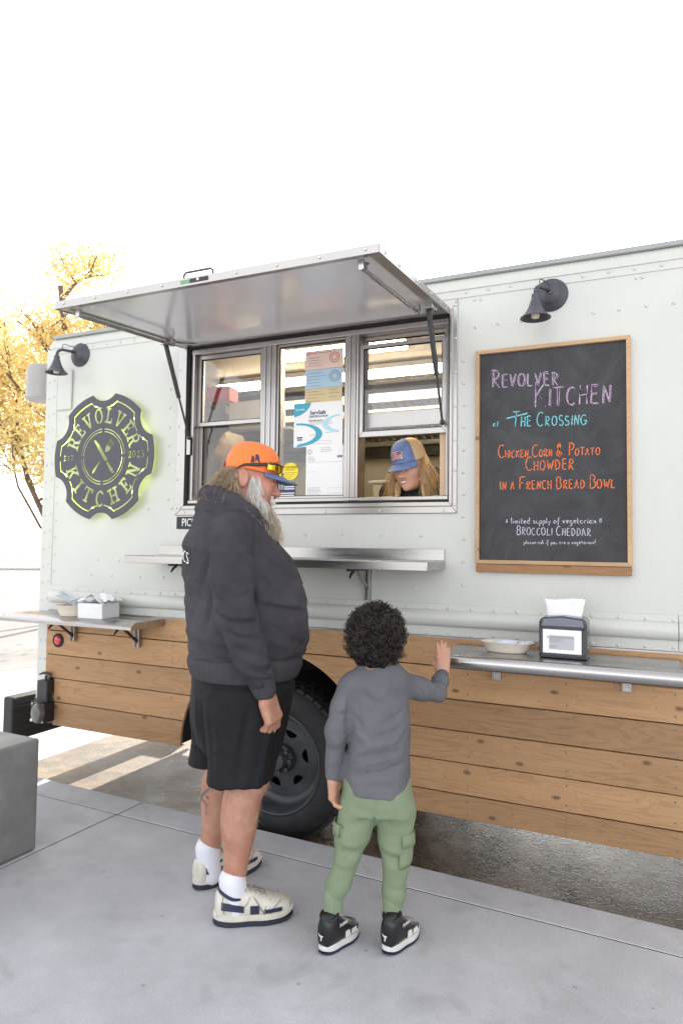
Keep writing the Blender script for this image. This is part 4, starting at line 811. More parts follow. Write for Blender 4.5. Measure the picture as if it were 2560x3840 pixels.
# ---------------------------------------------------------------- wall lamps
def wall_lamp(cx, cz, label, rz=0):
    g = empty('wall_lamp', (cx, 0, cz), label, 'lamp', 'gooseneck wall lamps on the truck')
    q = MB(); q.lathe([(.074, 0), (.074, .004), (.070, .009), (.055, .022), (.046, .028), (.044, .034), (.030, .042), (.014, .046), (.013, .052), (.0004, .052)], (cx, -.0005, cz), (0, -1, 0), 40); q.build('back_plate', lamp_black, g, smooth='auto')
    K_ = lambda p: (p[0]+.50*(p[1]+.045), p[1], p[2])
    arm = [(cx, -.05, cz+.005), (cx, -.105, cz+.006)]+[(cx, -.105-.034*math.sin(R(a)), cz-.028+.034*math.cos(R(a))) for a in range(15, 91, 15)]+[(cx, -.139, cz-.040)]
    q = MB(); q.tube([K_(p) for p in arm], .0085, 12); q.build('arm', lamp_black, g, smooth=True)
    q = MB(); q.tube([K_(p) for p in [(cx, -.045, cz+.032), (cx, -.085, cz+.040), (cx, -.105, cz+.041), (cx, -.111, cz+.035), (cx, -.112, cz+.012)]], .0022, 6); q.build('wire', lamp_black, g)
    sh = [(.013, -.036), (.016, -.038), (.0165, -.058), (.019, -.060), (.023, -.075), (.031, -.097), (.043, -.118), (.056, -.132), (.064, -.138), (.0645, -.141), (.061, -.141), (.053, -.133), (.040, -.119), (.028, -.097), (.018, -.070), (.0005, -.066)]
    q = MB(); q.lathe(sh, K_((cx, -.139, cz)), (0, 0, 1), 36); q.build('shade', lamp_black, g, smooth='auto')
    q = MB(); q.lathe([(.012, -.075), (.017, -.10), (.0185, -.128), (.016, -.140), (.0005, -.145)], K_((cx, -.139, cz)), (0, 0, 1), 20); q.build('bulb', bin_mat, g, smooth=True)
wall_lamp(-.388, 2.528, 'dark gooseneck lamp on the truck above the chalkboard'); wall_lamp(-3.158, 2.548, 'dark gooseneck lamp at the truck rear above the round sign')
# a white rounded box on the rear face and a cover plate beside the lamp
q = MB(); n = 28; prof = []
q.lathe([(.0005, 0), (.092, .004), (.104, .018), (.104, .215), (.096, .232), (.0005, .237)], (-3.64, .16, 2.325), (0, 0, 1), 36); q.box(-3.60, -3.43, .10, .22, 2.36, 2.54); o = q.build('vent_housing', mat('grey_white_plastic', (.36, .345, .335), .5, var=.06), smooth='auto'); tag(o, 'rounded white vent housing on the truck rear behind the left lamp', 'vent')
q = MB(); q.box(-3.328, -3.212, -.016, -.0005, 2.214, 2.462); o = q.build('cover_plate', paint, truck, bev=.012, seg=3)
# small pick up sign below the window
pu = empty('pick_up_sign', (-2.30, -.005, 1.485), 'small black plate reading PICK UP under the window, half behind the man', 'sign')
q = MB(); q.box(-2.402, -2.16, -.006, -.001, 1.484, 1.551); q.build('plate', blk, pu, bev=.002); lettering('PICK UP', .062, (-2.285, -.0066, 1.518), wht, pu, sx=.72)
# ---------------------------------------------------------------- round cut-out sign
t_ = .14
SER = {
 'I': (.5, [[(0,0),(.5,0),(.5,t_),(.35,t_),(.35,1-t_),(.5,1-t_),(.5,1),(0,1),(0,1-t_),(.15,1-t_),(.15,t_),(0,t_)]]),
 'T': (.8, [[(0,1),(.8,1),(.8,.70),(.68,.70),(.68,1-t_),(.5,1-t_),(.5,t_),(.62,t_),(.62,0),(.18,0),(.18,t_),(.3,t_),(.3,1-t_),(.12,1-t_),(.12,.70),(0,.70)]]),
 'L': (.7, [[(0,0),(.68,0),(.68,.32),(.56,.32),(.56,t_),(.32,t_),(.32,1-t_),(.44,1-t_),(.44,1),(0,1),(0,1-t_),(.12,1-t_),(.12,t_),(0,t_)]]),
 'E': (.7, [[(0,0),(.7,0),(.7,.28),(.58,.28),(.58,t_),(.32,t_),(.32,.43),(.44,.43),(.44,.34),(.54,.34),(.54,.66),(.44,.66),(.44,.57),(.32,.57),(.32,1-t_),(.56,1-t_),(.56,.73),(.68,.73),(.68,1),(0,1),(0,1-t_),(.12,1-t_),(.12,t_),(0,t_)]]),
 'H': (.9, [[(0,0),(.42,0),(.42,t_),(.3,t_),(.3,.43),(.6,.43),(.6,t_),(.48,t_),(.48,0),(.9,0),(.9,t_),(.78,t_),(.78,1-t_),(.9,1-t_),(.9,1),(.48,1),(.48,1-t_),(.6,1-t_),(.6,.57),(.3,.57),(.3,1-t_),(.42,1-t_),(.42,1),(0,1),(0,1-t_),(.12,1-t_),(.12,t_),(0,t_)]]),
 'N': (.9, [[(0,0),(.38,0),(.38,t_),(.26,t_),(.26,.68),(.62,0),(.78,0),(.78,1-t_),(.9,1-t_),(.9,1),(.52,1),(.52,1-t_),(.64,1-t_),(.64,.36),(.30,1),(0,1),(0,1-t_),(.12,1-t_),(.12,t_),(0,t_)]]),
 'V': (.9, [[(.36,0),(.54,0),(.80,1-t_),(.9,1-t_),(.9,1),(.52,1),(.52,1-t_),(.62,1-t_),(.46,.34),(.31,1-t_),(.40,1-t_),(.40,1),(0,1),(0,1-t_),(.10,1-t_)]]),
 'K': (.92, [[(0,0),(.42,0),(.42,t_),(.3,t_),(.3,.34),(.40,.45),(.57,t_),(.50,t_),(.50,0),(.92,0),(.92,t_),(.80,t_),(.53,.58),(.74,1-t_),(.86,1-t_),(.86,1),(.48,1),(.48,1-t_),(.55,1-t_),(.3,.58),(.3,1-t_),(.42,1-t_),(.42,1),(0,1),(0,1-t_),(.12,1-t_),(.12,t_),(0,t_)]]),
}
bo = [(.47+.29*math.cos(R(a)), .715+.285*math.sin(R(a))) for a in range(-62, 91, 19)]; ci = [(.46+.12*math.cos(R(a)), .71+.15*math.sin(R(a))) for a in range(-90, 91, 22)]
SER['R'] = (.9, [[(0,0),(.42,0),(.42,t_),(.3,t_),(.3,.43),(.40,.43),(.58,0),(.90,0),(.90,t_),(.77,t_)]+bo+[(0,1),(0,1-t_),(.12,1-t_),(.12,t_),(0,t_)], [(.3,.56)]+ci+[(.3,.86)]])
def ring(cx, cy, rx, ry, wx_, wy_, a0, a1, n=26):
    o = [(cx+rx*math.cos(R(a0+(a1-a0)*i/n)), cy+ry*math.sin(R(a0+(a1-a0)*i/n))) for i in range(n+1)]
    return o+[(cx+(rx-wx_)*math.cos(R(a1-(a1-a0)*i/n)), cy+(ry-wy_)*math.sin(R(a1-(a1-a0)*i/n))) for i in range(n+1)]
SER['O'] = (.82, [ring(.40, .5, .40, .52, .19, .14, -86, 262)]); SER['C'] = (.80, [ring(.42, .5, .41, .52, .19, .14, 38, 318)])
def stroke_poly(pts, w_):
    L_, R_ = [], []
    for i, p in enumerate(pts):
        a = Vector(pts[max(0, i-1)]); c = Vector(pts[min(len(pts)-1, i+1)]); d = (c-a).normalized(); nn = Vector((-d.y, d.x)); p = Vector(p)
        L_.append(tuple(p+nn*w_/2)); R_.append(tuple(p-nn*w_/2))
    return L_+R_[::-1]
arc_ = lambda cx, cy, rx, ry, a0, a1, n=8: [(cx+rx*math.cos(R(a0+(a1-a0)*i/n)), cy+ry*math.sin(R(a0+(a1-a0)*i/n))) for i in range(n+1)]
SER['2'] = (.62, [[(.04, .70), (.17, .70)]+arc_(.3, .72, .13, .15, 175, -35, 6)+[(.04, .14), (.04, 0), (.60, 0), (.60, .26), (.48, .26), (.48, .13), (.22, .13)]+arc_(.3, .72, .26, .27, -38, 180, 9)]); SER['0'] = (.66, [ring(.31, .5, .30, .5, .13, .12, -84, 264)])
SER['5'] = (.62, [stroke_poly([(.52, .93), (.16, .93), (.13, .55)]+arc_(.28, .34, .24, .27, 110, -145), .12)]); SER['S'] = (.62, [stroke_poly(arc_(.3, .73, .20, .20, 25, 225, 8)+arc_(.3, .27, .20, .20, 45, -155, 8), .12)]); SER['.'] = (.25, [[(.04, 0), (.2, 0), (.2, .16), (.04, .16)]])
sgn = empty('round_sign', (-2.917, -.03, 1.53), 'dark metal sign with scalloped edge and glowing cut-out lettering at the truck rear', 'sign')
SCX, SCZ, SR = -2.917, 1.907, .378
def scallop(inset):
    out = []; Rr = SR-inset; nr = .112+inset; nc = .442
    for k in range(6):
        a0 = R(90-60*k)
        # notch arc (concave) then lobe arc
        cxn, cyn = nc*math.cos(a0), nc*math.sin(a0)
        ca = (Rr*Rr+nc*nc-nr*nr)/(2*Rr*nc); da = math.acos(max(-1, min(1, ca)))
        p0 = (Rr*math.cos(a0+da), Rr*math.sin(a0+da)); p1 = (Rr*math.cos(a0-da), Rr*math.sin(a0-da))
        b0 = math.atan2(p0[1]-cyn, p0[0]-cxn); b1 = math.atan2(p1[1]-cyn, p1[0]-cxn)
        d = (b1-b0) % (2*math.pi)
        out += [(cxn+nr*math.cos(b0+d*i/12), cyn+nr*math.sin(b0+d*i/12)) for i in range(13)]
        a1 = a0-da; a2 = a0-R(60)+da
        out += [(Rr*math.cos(a1+(a2-a1)*i/10), Rr*math.sin(a1+(a2-a1)*i/10)) for i in range(1, 10)]
    return out
outer = scallop(0); spl = [outer]
inn_, inn2 = scallop(.040), scallop(.048)
N_ = len(inn_); cutk = []
def ang(p): return math.degrees(math.atan2(p[1], p[0])) % 360
gap = lambda p: min(abs((ang(p)-g+180) % 360-180) for g in (90, 270, 0, 180)) < 2.2
run = []; start = next(i for i in range(N_) if gap(inn_[i]))
for i in range(N_+1):
    k = (start+i) % N_
    if gap(inn_[k]) or i == N_:
        if len(run) > 3: spl.append([inn_[j] for j in run]+[inn2[j] for j in reversed(run)])
        run = []
    else: run.append(k)
for r0 in (.166, .150):
    for a0 in (3, 93, 183, 273): spl.append(ring(0, 0, r0, r0, .0055, .0055, a0, a0+84, 22))
def arc_text(txt, rad, h, a_c, top, sp, wsc=1.0):
    ws = [SER[c][0]*h*wsc+sp for c in txt]; tot = sum(ws)-sp; a = -tot/2
    for c, w_ in zip(txt, ws):
        cw = (w_-sp); th = (a+cw/2)/(rad+(h*.5 if top else -h*.5))
        base = R(a_c)-th if top else R(a_c)+th
        for poly in SER[c][1]:
            pts = []
            for u, v in poly:
                uu = (u-SER[c][0]/2)*h*wsc; vv = v*h
                if top: x, y = (rad+vv)*math.cos(base), (rad+vv)*math.sin(base); x += uu*math.sin(base); y -= uu*math.cos(base)
                else: x, y = (rad-vv)*math.cos(base), (rad-vv)*math.sin(base); x -= uu*math.sin(base); y += uu*math.cos(base)
                pts.append((x, y))
            spl.append(pts)
        a += w_
arc_text('REVOLVER', .198, .092, 90, True, .020, .86); arc_text('KITCHEN', .294, .092, 270, False, .034, .92)
def line_text(txt, x0, y0, h, sp):
    x = x0
    for c in txt:
        for poly in SER[c][1]: spl.append([(x+u*h, y0+v*h) for u, v in poly])
        x += SER[c][0]*h+sp
line_text('EST.', -.302, -.014, .030, .006); line_text('2025', .190, -.016, .040, .006)
# knife and fork
def xf(pts, a, ox, oy): c, s_ = math.cos(a), math.sin(a); return [(ox+x*c-y*s_, oy+x*s_+y*c) for x, y in pts]
ka = R(-53)
spl.append(xf([(-.128, .002), (-.118, .014), (-.085, .020), (-.04, .0205), (.036, .019), (.036, .008), (.030, .008), (.030, -.006), (-.05, -.004), (-.10, -.002)], ka, .004, -.004))
spl.append(xf([(.040, .0135), (.060, .014), (.110, .0165), (.110, -.0035), (.040, -.0045)], ka, .004, -.004)); spl.append(xf([(.113, .0165), (.122, .014), (.124, .007), (.122, -.002), (.113, -.0035)], ka, .004, -.004))
fa_ = R(52)
spl.append(xf([(.038, -.007), (.052, -.017), (.066, -.0185), (.112, -.0185), (.112, -.0135), (.074, -.0135), (.074, -.0085), (.115, -.0085), (.115, -.0030), (.074, -.0030), (.074, .0030), (.115, .0030), (.115, .0085), (.074, .0085), (.074, .0135), (.112, .0135), (.112, .0185), (.066, .0185), (.052, .017), (.038, .007), (.034, .0045), (.034, -.0045)], fa_, 0, 0))
spl.append(xf([(-.036, .0035), (-.036, -.0035), (-.075, -.0065), (-.105, -.009), (-.120, -.007), (-.126, 0), (-.120, .007), (-.105, .009), (-.075, .0065)], fa_, 0, 0))
sign_mat = mat('sign_powder_coat', (.062, .060, .078), .5, var=.12, vscale=30, bump=.0003, bscale=300)
me = curve_fill(spl, 'face_plate', .0016); me.transform(Matrix.Translation((SCX, -.044, SCZ)) @ FACE_CAM); link('face_plate', me, sign_mat, sgn)
led2 = mat('lime_led_inner', (.75, 1, .2), .5, var=0, emit=(.86, 1.0, .28), estr=3.4)
led = mat('lime_led_strip', (.75, 1, .2), .5, var=0, emit=(.80, 1.0, .16), estr=.9)
led_path = scallop(.034)
q = MB(); q.tube([(SCX+x, -.030, SCZ+y) for x, y in led_path+led_path[:1]], .0035, 6, False); q.build('led_strip', led, sgn)
for r_ in (.183, .308, .137): q = MB(); q.tube([(SCX+r_*math.cos(t), -.038, SCZ+r_*math.sin(t)) for t in np.linspace(0, 2*math.pi, 60)], .0035, 6, False); q.build('led_strip', led2, sgn)
q = MB()
for a in (90, 210, 330): q.cyl((SCX+.25*math.cos(R(a+30)), -.0005, SCZ+.25*math.sin(R(a+30))), (SCX+.25*math.cos(R(a+30)), -.042, SCZ+.25*math.sin(R(a+30))), .005, 8)
q.build('standoffs', zinc, sgn)

# ---------------------------------------------------------------- chalkboard with the menu
cb = empty('menu_chalkboard', (-.39, -.01, 1.29), 'wood-framed black chalkboard menu with coloured handwriting on the truck side', 'chalkboard')
slate = mat('chalkboard_black', (.024, .024, .027), .62, var=.0, bump=.0003, bscale=160)
def slate_dust(m):
    n = m.node_tree.nodes; l = m.node_tree.links; b = n['Principled BSDF']; tc = n.new('ShaderNodeTexCoord')
    a = n.new('ShaderNodeTexNoise'); a.inputs['Scale'].default_value = 5; a.inputs['Detail'].default_value = 9; a.inputs['Roughness'].default_value = .7; a.inputs['Distortion'].default_value = 1.2; l.new(tc.outputs['Object'], a.inputs[0])
    mr = n.new('ShaderNodeMapRange'); mr.inputs['From Min'].default_value = .38; mr.inputs['From Max'].default_value = .8; l.new(a.outputs['Fac'], mr.inputs[0])
    mx = n.new('ShaderNodeMix'); mx.data_type = 'RGBA'; mx.inputs[6].default_value = (.021, .021, .024, 1); mx.inputs[7].default_value = (.058, .058, .062, 1); l.new(mr.outputs[0], mx.inputs[0]); l.new(mx.outputs[2], b.inputs['Base Color'])
slate_dust(slate)
oak = wood_mat('frame_wood', (.60, .40, .235), (.42, .25, .125)); oak2 = wood_mat('tray_wood', (.40, .22, .10), (.25, .12, .05))
BX0, BX1, BZ0, BZ1 = -.718, -.064, 1.330, 2.304
q = MB(); q.box(BX0+.008, BX1-.008, -.014, -.001, BZ0+.008, BZ1-.008); q.build('board', slate, cb)
mitre_frame((BX0, BX1, BZ0, BZ1), (BX0+.017, BX1-.017, BZ0+.017, BZ1-.017), -.030, -.001, 'frame_strip', oak, cb, .0015)
q = MB(); q.box(BX0+.004, BX1-.001, -.026, -.001, 1.292, 1.3285); tr2 = q.build('ledge', oak2, cb, bev=.002)
for x in (BX0+.03, -.40, BX1-.03): place(screw_me, 'screw', tr2, (x, -.0265, 1.310))
A_ = lambda cx, cy, rx, ry, a0, a1, n=9: [(cx+rx*math.cos(R(a0+(a1-a0)*i/n)), cy+ry*math.sin(R(a0+(a1-a0)*i/n))) for i in range(n+1)]
FONT = {
 'A': [[(0,0),(.30,1),(.62,0)],[(.08,.34),(.58,.36)]], 'B': [[(.05,0),(.05,1)],[(.0,.98)]+A_(.22,.76,.26,.22,90,-90,7)+[(.06,.54)],[(.08,.54)]+A_(.24,.27,.32,.27,90,-90,8)+[(0,.0)]],
 'C': [A_(.36,.5,.36,.5,55,310,12)], 'D': [[(.06,0),(.06,1)],[(-.02,1)]+A_(.14,.5,.48,.5,90,-90,10)+[(0,0)]], 'E': [[(.5,1),(.05,1),(.05,0),(.55,0)],[(.05,.52),(.45,.54)]],
 'F': [[(.58,1.03),(.05,1),(.05,0)],[(.05,.52),(.42,.55)]], 'G': [A_(.38,.5,.38,.5,50,330,12)+[(.74,.44),(.42,.44)]], 'H': [[(.05,1),(.05,0)],[(.55,1),(.55,0)],[(.05,.48),(.55,.54)]],
 'I': [[(.06,1),(.04,0)]], 'K': [[(.06,1),(.04,0)],[(.55,1),(.08,.45)],[(.18,.54),(.58,0)]], 'L': [[(.05,1),(.04,0),(.55,.03)]], 'N': [[(.04,0),(.06,1),(.52,0),(.56,1)]],
 'O': [A_(.34,.5,.34,.5,100,470,16)], 'P': [[(.06,0),(.06,1)],[(-.06,.98)]+A_(.20,.73,.32,.27,90,-90,8)+[(.06,.46)]], 'R': [[(.06,0),(.06,1)],[(-.04,.98)]+A_(.20,.74,.30,.25,90,-90,8)+[(.08,.48),(.58,-.04)]],
 'S': [A_(.28,.75,.24,.24,35,260,8)+A_(.26,.25,.26,.25,80,-150,8)], 'T': [[(-.04,1),(.62,1.03)],[(.30,1.0),(.28,0)]], 'V': [[(0,1),(.28,0),(.62,1.05)]], 'W': [[(0,1),(.20,0),(.40,.72),(.60,0),(.82,1)]], 'U': [[(.03,1)]+A_(.28,.28,.25,.28,180,360,8)+[(.53,1)]],
 '*': [[(.0,.5),(.62,.5)],[(.12,.84),(.50,.16)],[(.50,.84),(.12,.16)]], '&': [[(.62,.10),(.14,.72)]+A_(.30,.82,.16,.16,200,-20,6)+[(.10,.36)]+A_(.26,.20,.2,.2,140,330,6),[(.32,1.12),(.32,-.1)]], '!': [[(.1,1.3),(.08,.3)],[(.08,.08),(.08,.0)]],
 'a': [A_(.24,.26,.22,.26,60,400,10),[(.46,.5),(.46,.08),(.54,0)]], 'd': [A_(.24,.26,.22,.26,60,400,10),[(.48,1.1),(.47,.06),(.55,0)]], 'e': [[(.06,.27),(.44,.33)]+A_(.25,.28,.20,.25,20,310,10)], 'f': [A_(.34,.88,.16,.2,60,180,5)+[(.17,-.35)],[(.0,.5),(.36,.52)]],
 'g': [A_(.24,.27,.21,.25,60,400,10),[(.46,.5),(.44,-.25)]+A_(.22,-.28,.22,.2,0,-150,6)], 'i': [[(.08,.5),(.08,.06),(.14,0)],[(.08,.74),(.09,.80)]], 'k': [[(.06,1.1),(.05,0)],[(.40,.5),(.08,.22)],[(.16,.30),(.42,0)]], 'l': [[(.08,1.12),(.08,.05),(.14,0)]],
 'm': [[(.04,.5),(.05,0)],[(.05,.36)]+A_(.20,.34,.13,.16,160,0,5)+[(.33,0)],[(.33,.36)]+A_(.47,.34,.13,.16,160,0,5)+[(.61,0)]], 'n': [[(.04,.5),(.05,0)],[(.05,.34)]+A_(.23,.32,.17,.18,160,0,5)+[(.41,0)]], 'o': [A_(.24,.26,.23,.26,90,450,12)],
 'p': [[(.05,.52),(.04,-.5)],A_(.25,.26,.21,.25,170,-170,10)], 'r': [[(.05,.5),(.05,0)],[(.05,.32)]+A_(.24,.32,.18,.17,170,50,4)], 's': [A_(.20,.38,.14,.13,30,260,6)+A_(.19,.13,.15,.13,80,-150,6)], 't': [[(.17,.95),(.15,.06),(.28,.0)],[(.0,.56),(.38,.60)]],
 'u': [[(.04,.5)]+A_(.23,.2,.19,.2,180,340,6)+[(.42,.5),(.44,0)]], 'v': [[(0,.5),(.20,0),(.42,.55)]], 'y': [[(.02,.5),(.18,.08)],[(.42,.52),(.10,-.45)]], ' ': [],
}
WID = {c: (max([p[0] for s in ss for p in s]) if ss else .42) for c, ss in FONT.items()}; WID[' '] = .30
def chalk(name, color):
    m = mat(name, color, .9, var=.0); n = m.node_tree.nodes; l = m.node_tree.links; b = n['Principled BSDF']; tc = n.new('ShaderNodeTexCoord'); nz = n.new('ShaderNodeTexNoise'); nz.inputs['Scale'].default_value = 380; nz.inputs['Detail'].default_value = 2; l.new(tc.outputs['Object'], nz.inputs[0])
    mr = n.new('ShaderNodeMapRange'); mr.inputs['From Min'].default_value = .36; mr.inputs['From Max'].default_value = .56; mr.inputs['To Min'].default_value = .25; l.new(nz.outputs['Fac'], mr.inputs[0]); mx = n.new('ShaderNodeMix'); mx.data_type = 'RGBA'; mx.inputs[6].default_value = (.03, .03, .034, 1); mx.inputs[7].default_value = col4(color); l.new(mr.outputs[0], mx.inputs[0]); l.new(mx.outputs[2], b.inputs['Base Color']); return m
ch_v = chalk('violet_chalk', (.60, .44, .62)); ch_c = chalk('cyan_chalk', (.22, .68, .74)); ch_o = chalk('orange_chalk', (.90, .20, .06)); ch_w = chalk('white_chalk', (.62, .60, .72))
def Z3(x, y): return T(1700+x/1.742, 900+y/1.742, -.0147)      # a point of the board
def write(txt, x0, y0, x1, y1, cap, small, m, name, wd=.0052, jit=.012, double=0, seedo=0):
    """hand lettering from (x0,y0) to (x1,y1); 'Xy' pairs: capitals use cap height, letters after ~ use the small-cap height"""
    rr_ = random.Random(len(txt)*7+seedo); items = []; x = 0; mode = cap
    for c in txt:
        if c == '~': mode = small; continue
        if c == '^': mode = cap; continue
        hh = mode; asp = .72 if c.isupper() or c in '&*' else .95
        items.append((c, x, hh, asp)); x += (WID[c]*asp*hh)+(.22*small if c != ' ' else .10*small)
    a, e = Z3(x0, y0), Z3(x1, y1); ux = (e-a)/x; up = Vector((0, 0, 1))*(ux.length)
    q = MB()
    for rep in range(1+double):
        off = Vector((.0045, 0, -.003))*rep
        for c, xx, hh, asp in items:
            jx, jy, js = rr_.uniform(-jit, jit)*hh, rr_.uniform(-jit, jit)*hh*1.6, rr_.uniform(.95, 1.06); sl = rr_.uniform(-.03, .07)
            for st in FONT[c]:
                pts = [a+ux*(xx+jx+(p[0]*asp+sl*p[1])*hh*js)+up*((p[1]*js)*hh+jy)+off for p in st]
                dense = []
                for p_, n_ in zip(pts[:-1], pts[1:]):
                    for k in range(4): dense.append(p_.lerp(n_, k/4))
                dense.append(pts[-1]); L2, R2 = [], []
                for i, p_ in enumerate(dense):
                    d = dense[min(i+1, len(dense)-1)]-dense[max(0, i-1)]; d.y = 0
                    if d.length < 1e-7: d = Vector((1, 0, 0))
                    d.normalize(); nn = Vector((-d.z, 0, d.x)); w2 = wd*.5*rr_.uniform(.75, 1.2)*(.7 if rep else 1); L2.append(p_+nn*w2); R2.append(p_-nn*w2)
                o_ = len(q.v); n_ = len(dense); q.v += [tuple(v) for v in L2+R2]
                for i in range(n_-1): q.f.append([o_+i, o_+i+1, o_+n_+i+1, o_+n_+i]); q.mi.append(0)
    me = bpy.data.meshes.new(name); me.from_pydata(q.v, [], q.f); return link(name, me, m, cb)
write('R~EVOLVER', 250, 960, 695, 942, 132, 98, ch_v, 'handwriting', 0.0034, double=1)
write('K~ITCHEN', 525, 1088, 1050, 1058, 118, 84, ch_v, 'handwriting', 0.0034, double=1)
write('at', 258, 1216, 300, 1214, 46, 46, ch_c, 'handwriting', .0042)
write('T~HE ^C~ROSSING', 382, 1218, 882, 1206, 86, 58, ch_c, 'handwriting', .0044)
write('I', 345, 1166, 346, 1166, 1, 1, ch_c, 'handwriting', .0044)
q = MB(); a_, b2 = Z3(342, 1166), Z3(484, 1131); q.add([a_+Vector((0, 0, .003)), b2+Vector((0, 0, .003)), b2-Vector((0, 0, .003)), a_-Vector((0, 0, .003))], [(0, 1, 2, 3)]); q.build('handwriting', ch_c, cb)
write('C~HICKEN ^C~ORN ^& P~OTATO', 293, 1422, 965, 1402, 82, 46, ch_o, 'handwriting', .0047)
write('C~HOWDER', 470, 1506, 795, 1496, 64, 46, ch_o, 'handwriting', .0047)
write('~IN A ^F~RENCH ^B~READ ^B~OWL', 305, 1630, 1065, 1618, 76, 50, ch_o, 'handwriting', .0047)
write('* limited supply of vegetarian *', 340, 1852, 975, 1850, 50, 50, ch_w, 'handwriting', .0034)
write('B~ROCCOLI ^C~HEDDAR', 412, 1926, 905, 1932, 48, 38, ch_w, 'handwriting', .0034)
write('please ask if you are a vegetarian!', 458, 1986, 930, 1986, 36, 36, ch_w, 'handwriting', .0028)
# ---------------------------------------------------------------- organic shapes: signed distance fields meshed by surface nets
class Field:
    def __init__(s, lo, hi, h):
        s.lo = np.array(lo, float); s.h = h; s.n = np.ceil((np.array(hi)-s.lo)/h).astype(int)+1
        s.ax = [s.lo[i]+h*np.arange(s.n[i]) for i in range(3)]; s.f = np.full(s.n, 1.0, np.float32)
    def sl(s, lo, hi):
        a = np.clip(np.floor((np.array(lo)-s.lo)/s.h).astype(int), 0, s.n); b = np.clip(np.ceil((np.array(hi)-s.lo)/s.h).astype(int)+1, 0, s.n)
        return tuple(slice(a[i], b[i]) for i in range(3))
    def op(s, fn, lo, hi, k=.02, mode='u'):
        m = k+.03; q = s.sl(np.array(lo)-m, np.array(hi)+m); g = s.f[q]
        if g.size == 0: return s
        X, Y, Z = np.meshgrid(s.ax[0][q[0]], s.ax[1][q[1]], s.ax[2][q[2]], indexing='ij', sparse=True)
        d = fn(X, Y, Z)
        if mode == 'd': g = g+d
        else:
            if mode == 's': g = -g
            if k > 0:
                hh = np.clip(.5+.5*(g-d)/k, 0, 1); r = g*(1-hh)+d*hh-k*hh*(1-hh)
            else: r = np.minimum(g, d)
            g = -r if mode == 's' else r
        s.f[q] = g; return s
    def cap(s, a, b, ra, rb=None, k=.02, mode='u'):
        a, b = np.array(a, float), np.array(b, float); rb = ra if rb is None else rb; ab = b-a; L = float(ab@ab)+1e-12; rm = max(ra, rb)
        def fn(X, Y, Z):
            t = np.clip(((X-a[0])*ab[0]+(Y-a[1])*ab[1]+(Z-a[2])*ab[2])/L, 0, 1)
            return np.sqrt((X-a[0]-t*ab[0])**2+(Y-a[1]-t*ab[1])**2+(Z-a[2]-t*ab[2])**2)-(ra+(rb-ra)*t)
        return s.op(fn, np.minimum(a, b)-rm, np.maximum(a, b)+rm, k, mode)
    def chain(s, pts, rs, k=.02, mode='u'):
        for i in range(len(pts)-1): s.cap(pts[i], pts[i+1], rs[i], rs[i+1], k, mode)
        return s
    def ell(s, c, r, rot=None, k=.02, mode='u'):
        c = np.array(c, float); r = np.array(r, float); M = np.array(rot) if rot is not None else np.eye(3); rm = float(r.max()); rn = float(r.min())
        def fn(X, Y, Z):
            x, y, z = X-c[0], Y-c[1], Z-c[2]
            u = [(x*M[0, i]+y*M[1, i]+z*M[2, i])/r[i] for i in range(3)]
            q = np.sqrt(u[0]**2+u[1]**2+u[2]**2); g = np.sqrt((u[0]/r[0])**2+(u[1]/r[1])**2+(u[2]/r[2])**2)
            return q*(q-1)/np.maximum(g, 1e-6)
        return s.op(fn, c-rm, c+rm, k, mode)
    def loft(s, tab, k=.02, mode='u', pw=2.0, yaw=0.0):        # rows: z, cx, cy, a, b
        t = np.array(sorted(tab)); z0, z1 = t[0, 0], t[-1, 0]; zz = np.linspace(z0, z1, 80); cols = []
        for c in range(1, 5):
            m_ = np.gradient(t[:, c], t[:, 0]) if len(t) > 2 else np.full(len(t), (t[-1, c]-t[0, c])/(z1-z0))
            i = np.clip(np.searchsorted(t[:, 0], zz)-1, 0, len(t)-2); hh = t[i+1, 0]-t[i, 0]; u = (zz-t[i, 0])/hh
            cols.append((2*u**3-3*u**2+1)*t[i, c]+(u**3-2*u**2+u)*hh*m_[i]+(-2*u**3+3*u**2)*t[i+1, c]+(u**3-u**2)*hh*m_[i+1])
        cx, cy, a, b = cols; cyw, syw = math.cos(yaw), math.sin(yaw)
        def fn(X, Y, Z):
            I = lambda v: np.interp(Z, zz, v)
            A, B = I(a), I(b); x0, y0 = X-I(cx), Y-I(cy); u = np.abs((x0*cyw+y0*syw)/A); v = np.abs((-x0*syw+y0*cyw)/B)
            q = (u**pw+v**pw)**(1/pw); d = (q-1)*np.minimum(A, B)
            return np.maximum(d, np.maximum(z0-Z, Z-z1)+0*d)
        am, bm = np.max(np.maximum(a, b)), 0
        return s.op(fn, (cx.min()-am, cy.min()-am, z0), (cx.max()+am, cy.max()+am, z1), k, mode)
    def snap(s, p, it=4):
        p = np.array(p, float)
        for _ in range(it):
            q = np.clip((p-s.lo)/s.h, 1, s.n-3); i = q.astype(int); t = q-i
            sub = s.f[i[0]-1:i[0]+3, i[1]-1:i[1]+3, i[2]-1:i[2]+3].astype(float)
            def at(o): 
                w_ = sub[1+o[0]:3+o[0], 1+o[1]:3+o[1], 1+o[2]:3+o[2]]; w_ = w_[0]*(1-t[0])+w_[1]*t[0]; w_ = w_[0]*(1-t[1])+w_[1]*t[1]; return w_[0]*(1-t[2])+w_[1]*t[2]
            v = at((0, 0, 0)); g = np.array([at((0, 0, 0))-at((-1, 0, 0)), at((0, 0, 0))-at((0, -1, 0)), at((0, 0, 0))-at((0, 0, -1))])/s.h; gg = g@g
            if gg < 1e-4: break
            st = -v*g/gg; L = np.linalg.norm(st); p = p+st*min(1, .02/max(L, 1e-9))
        return p
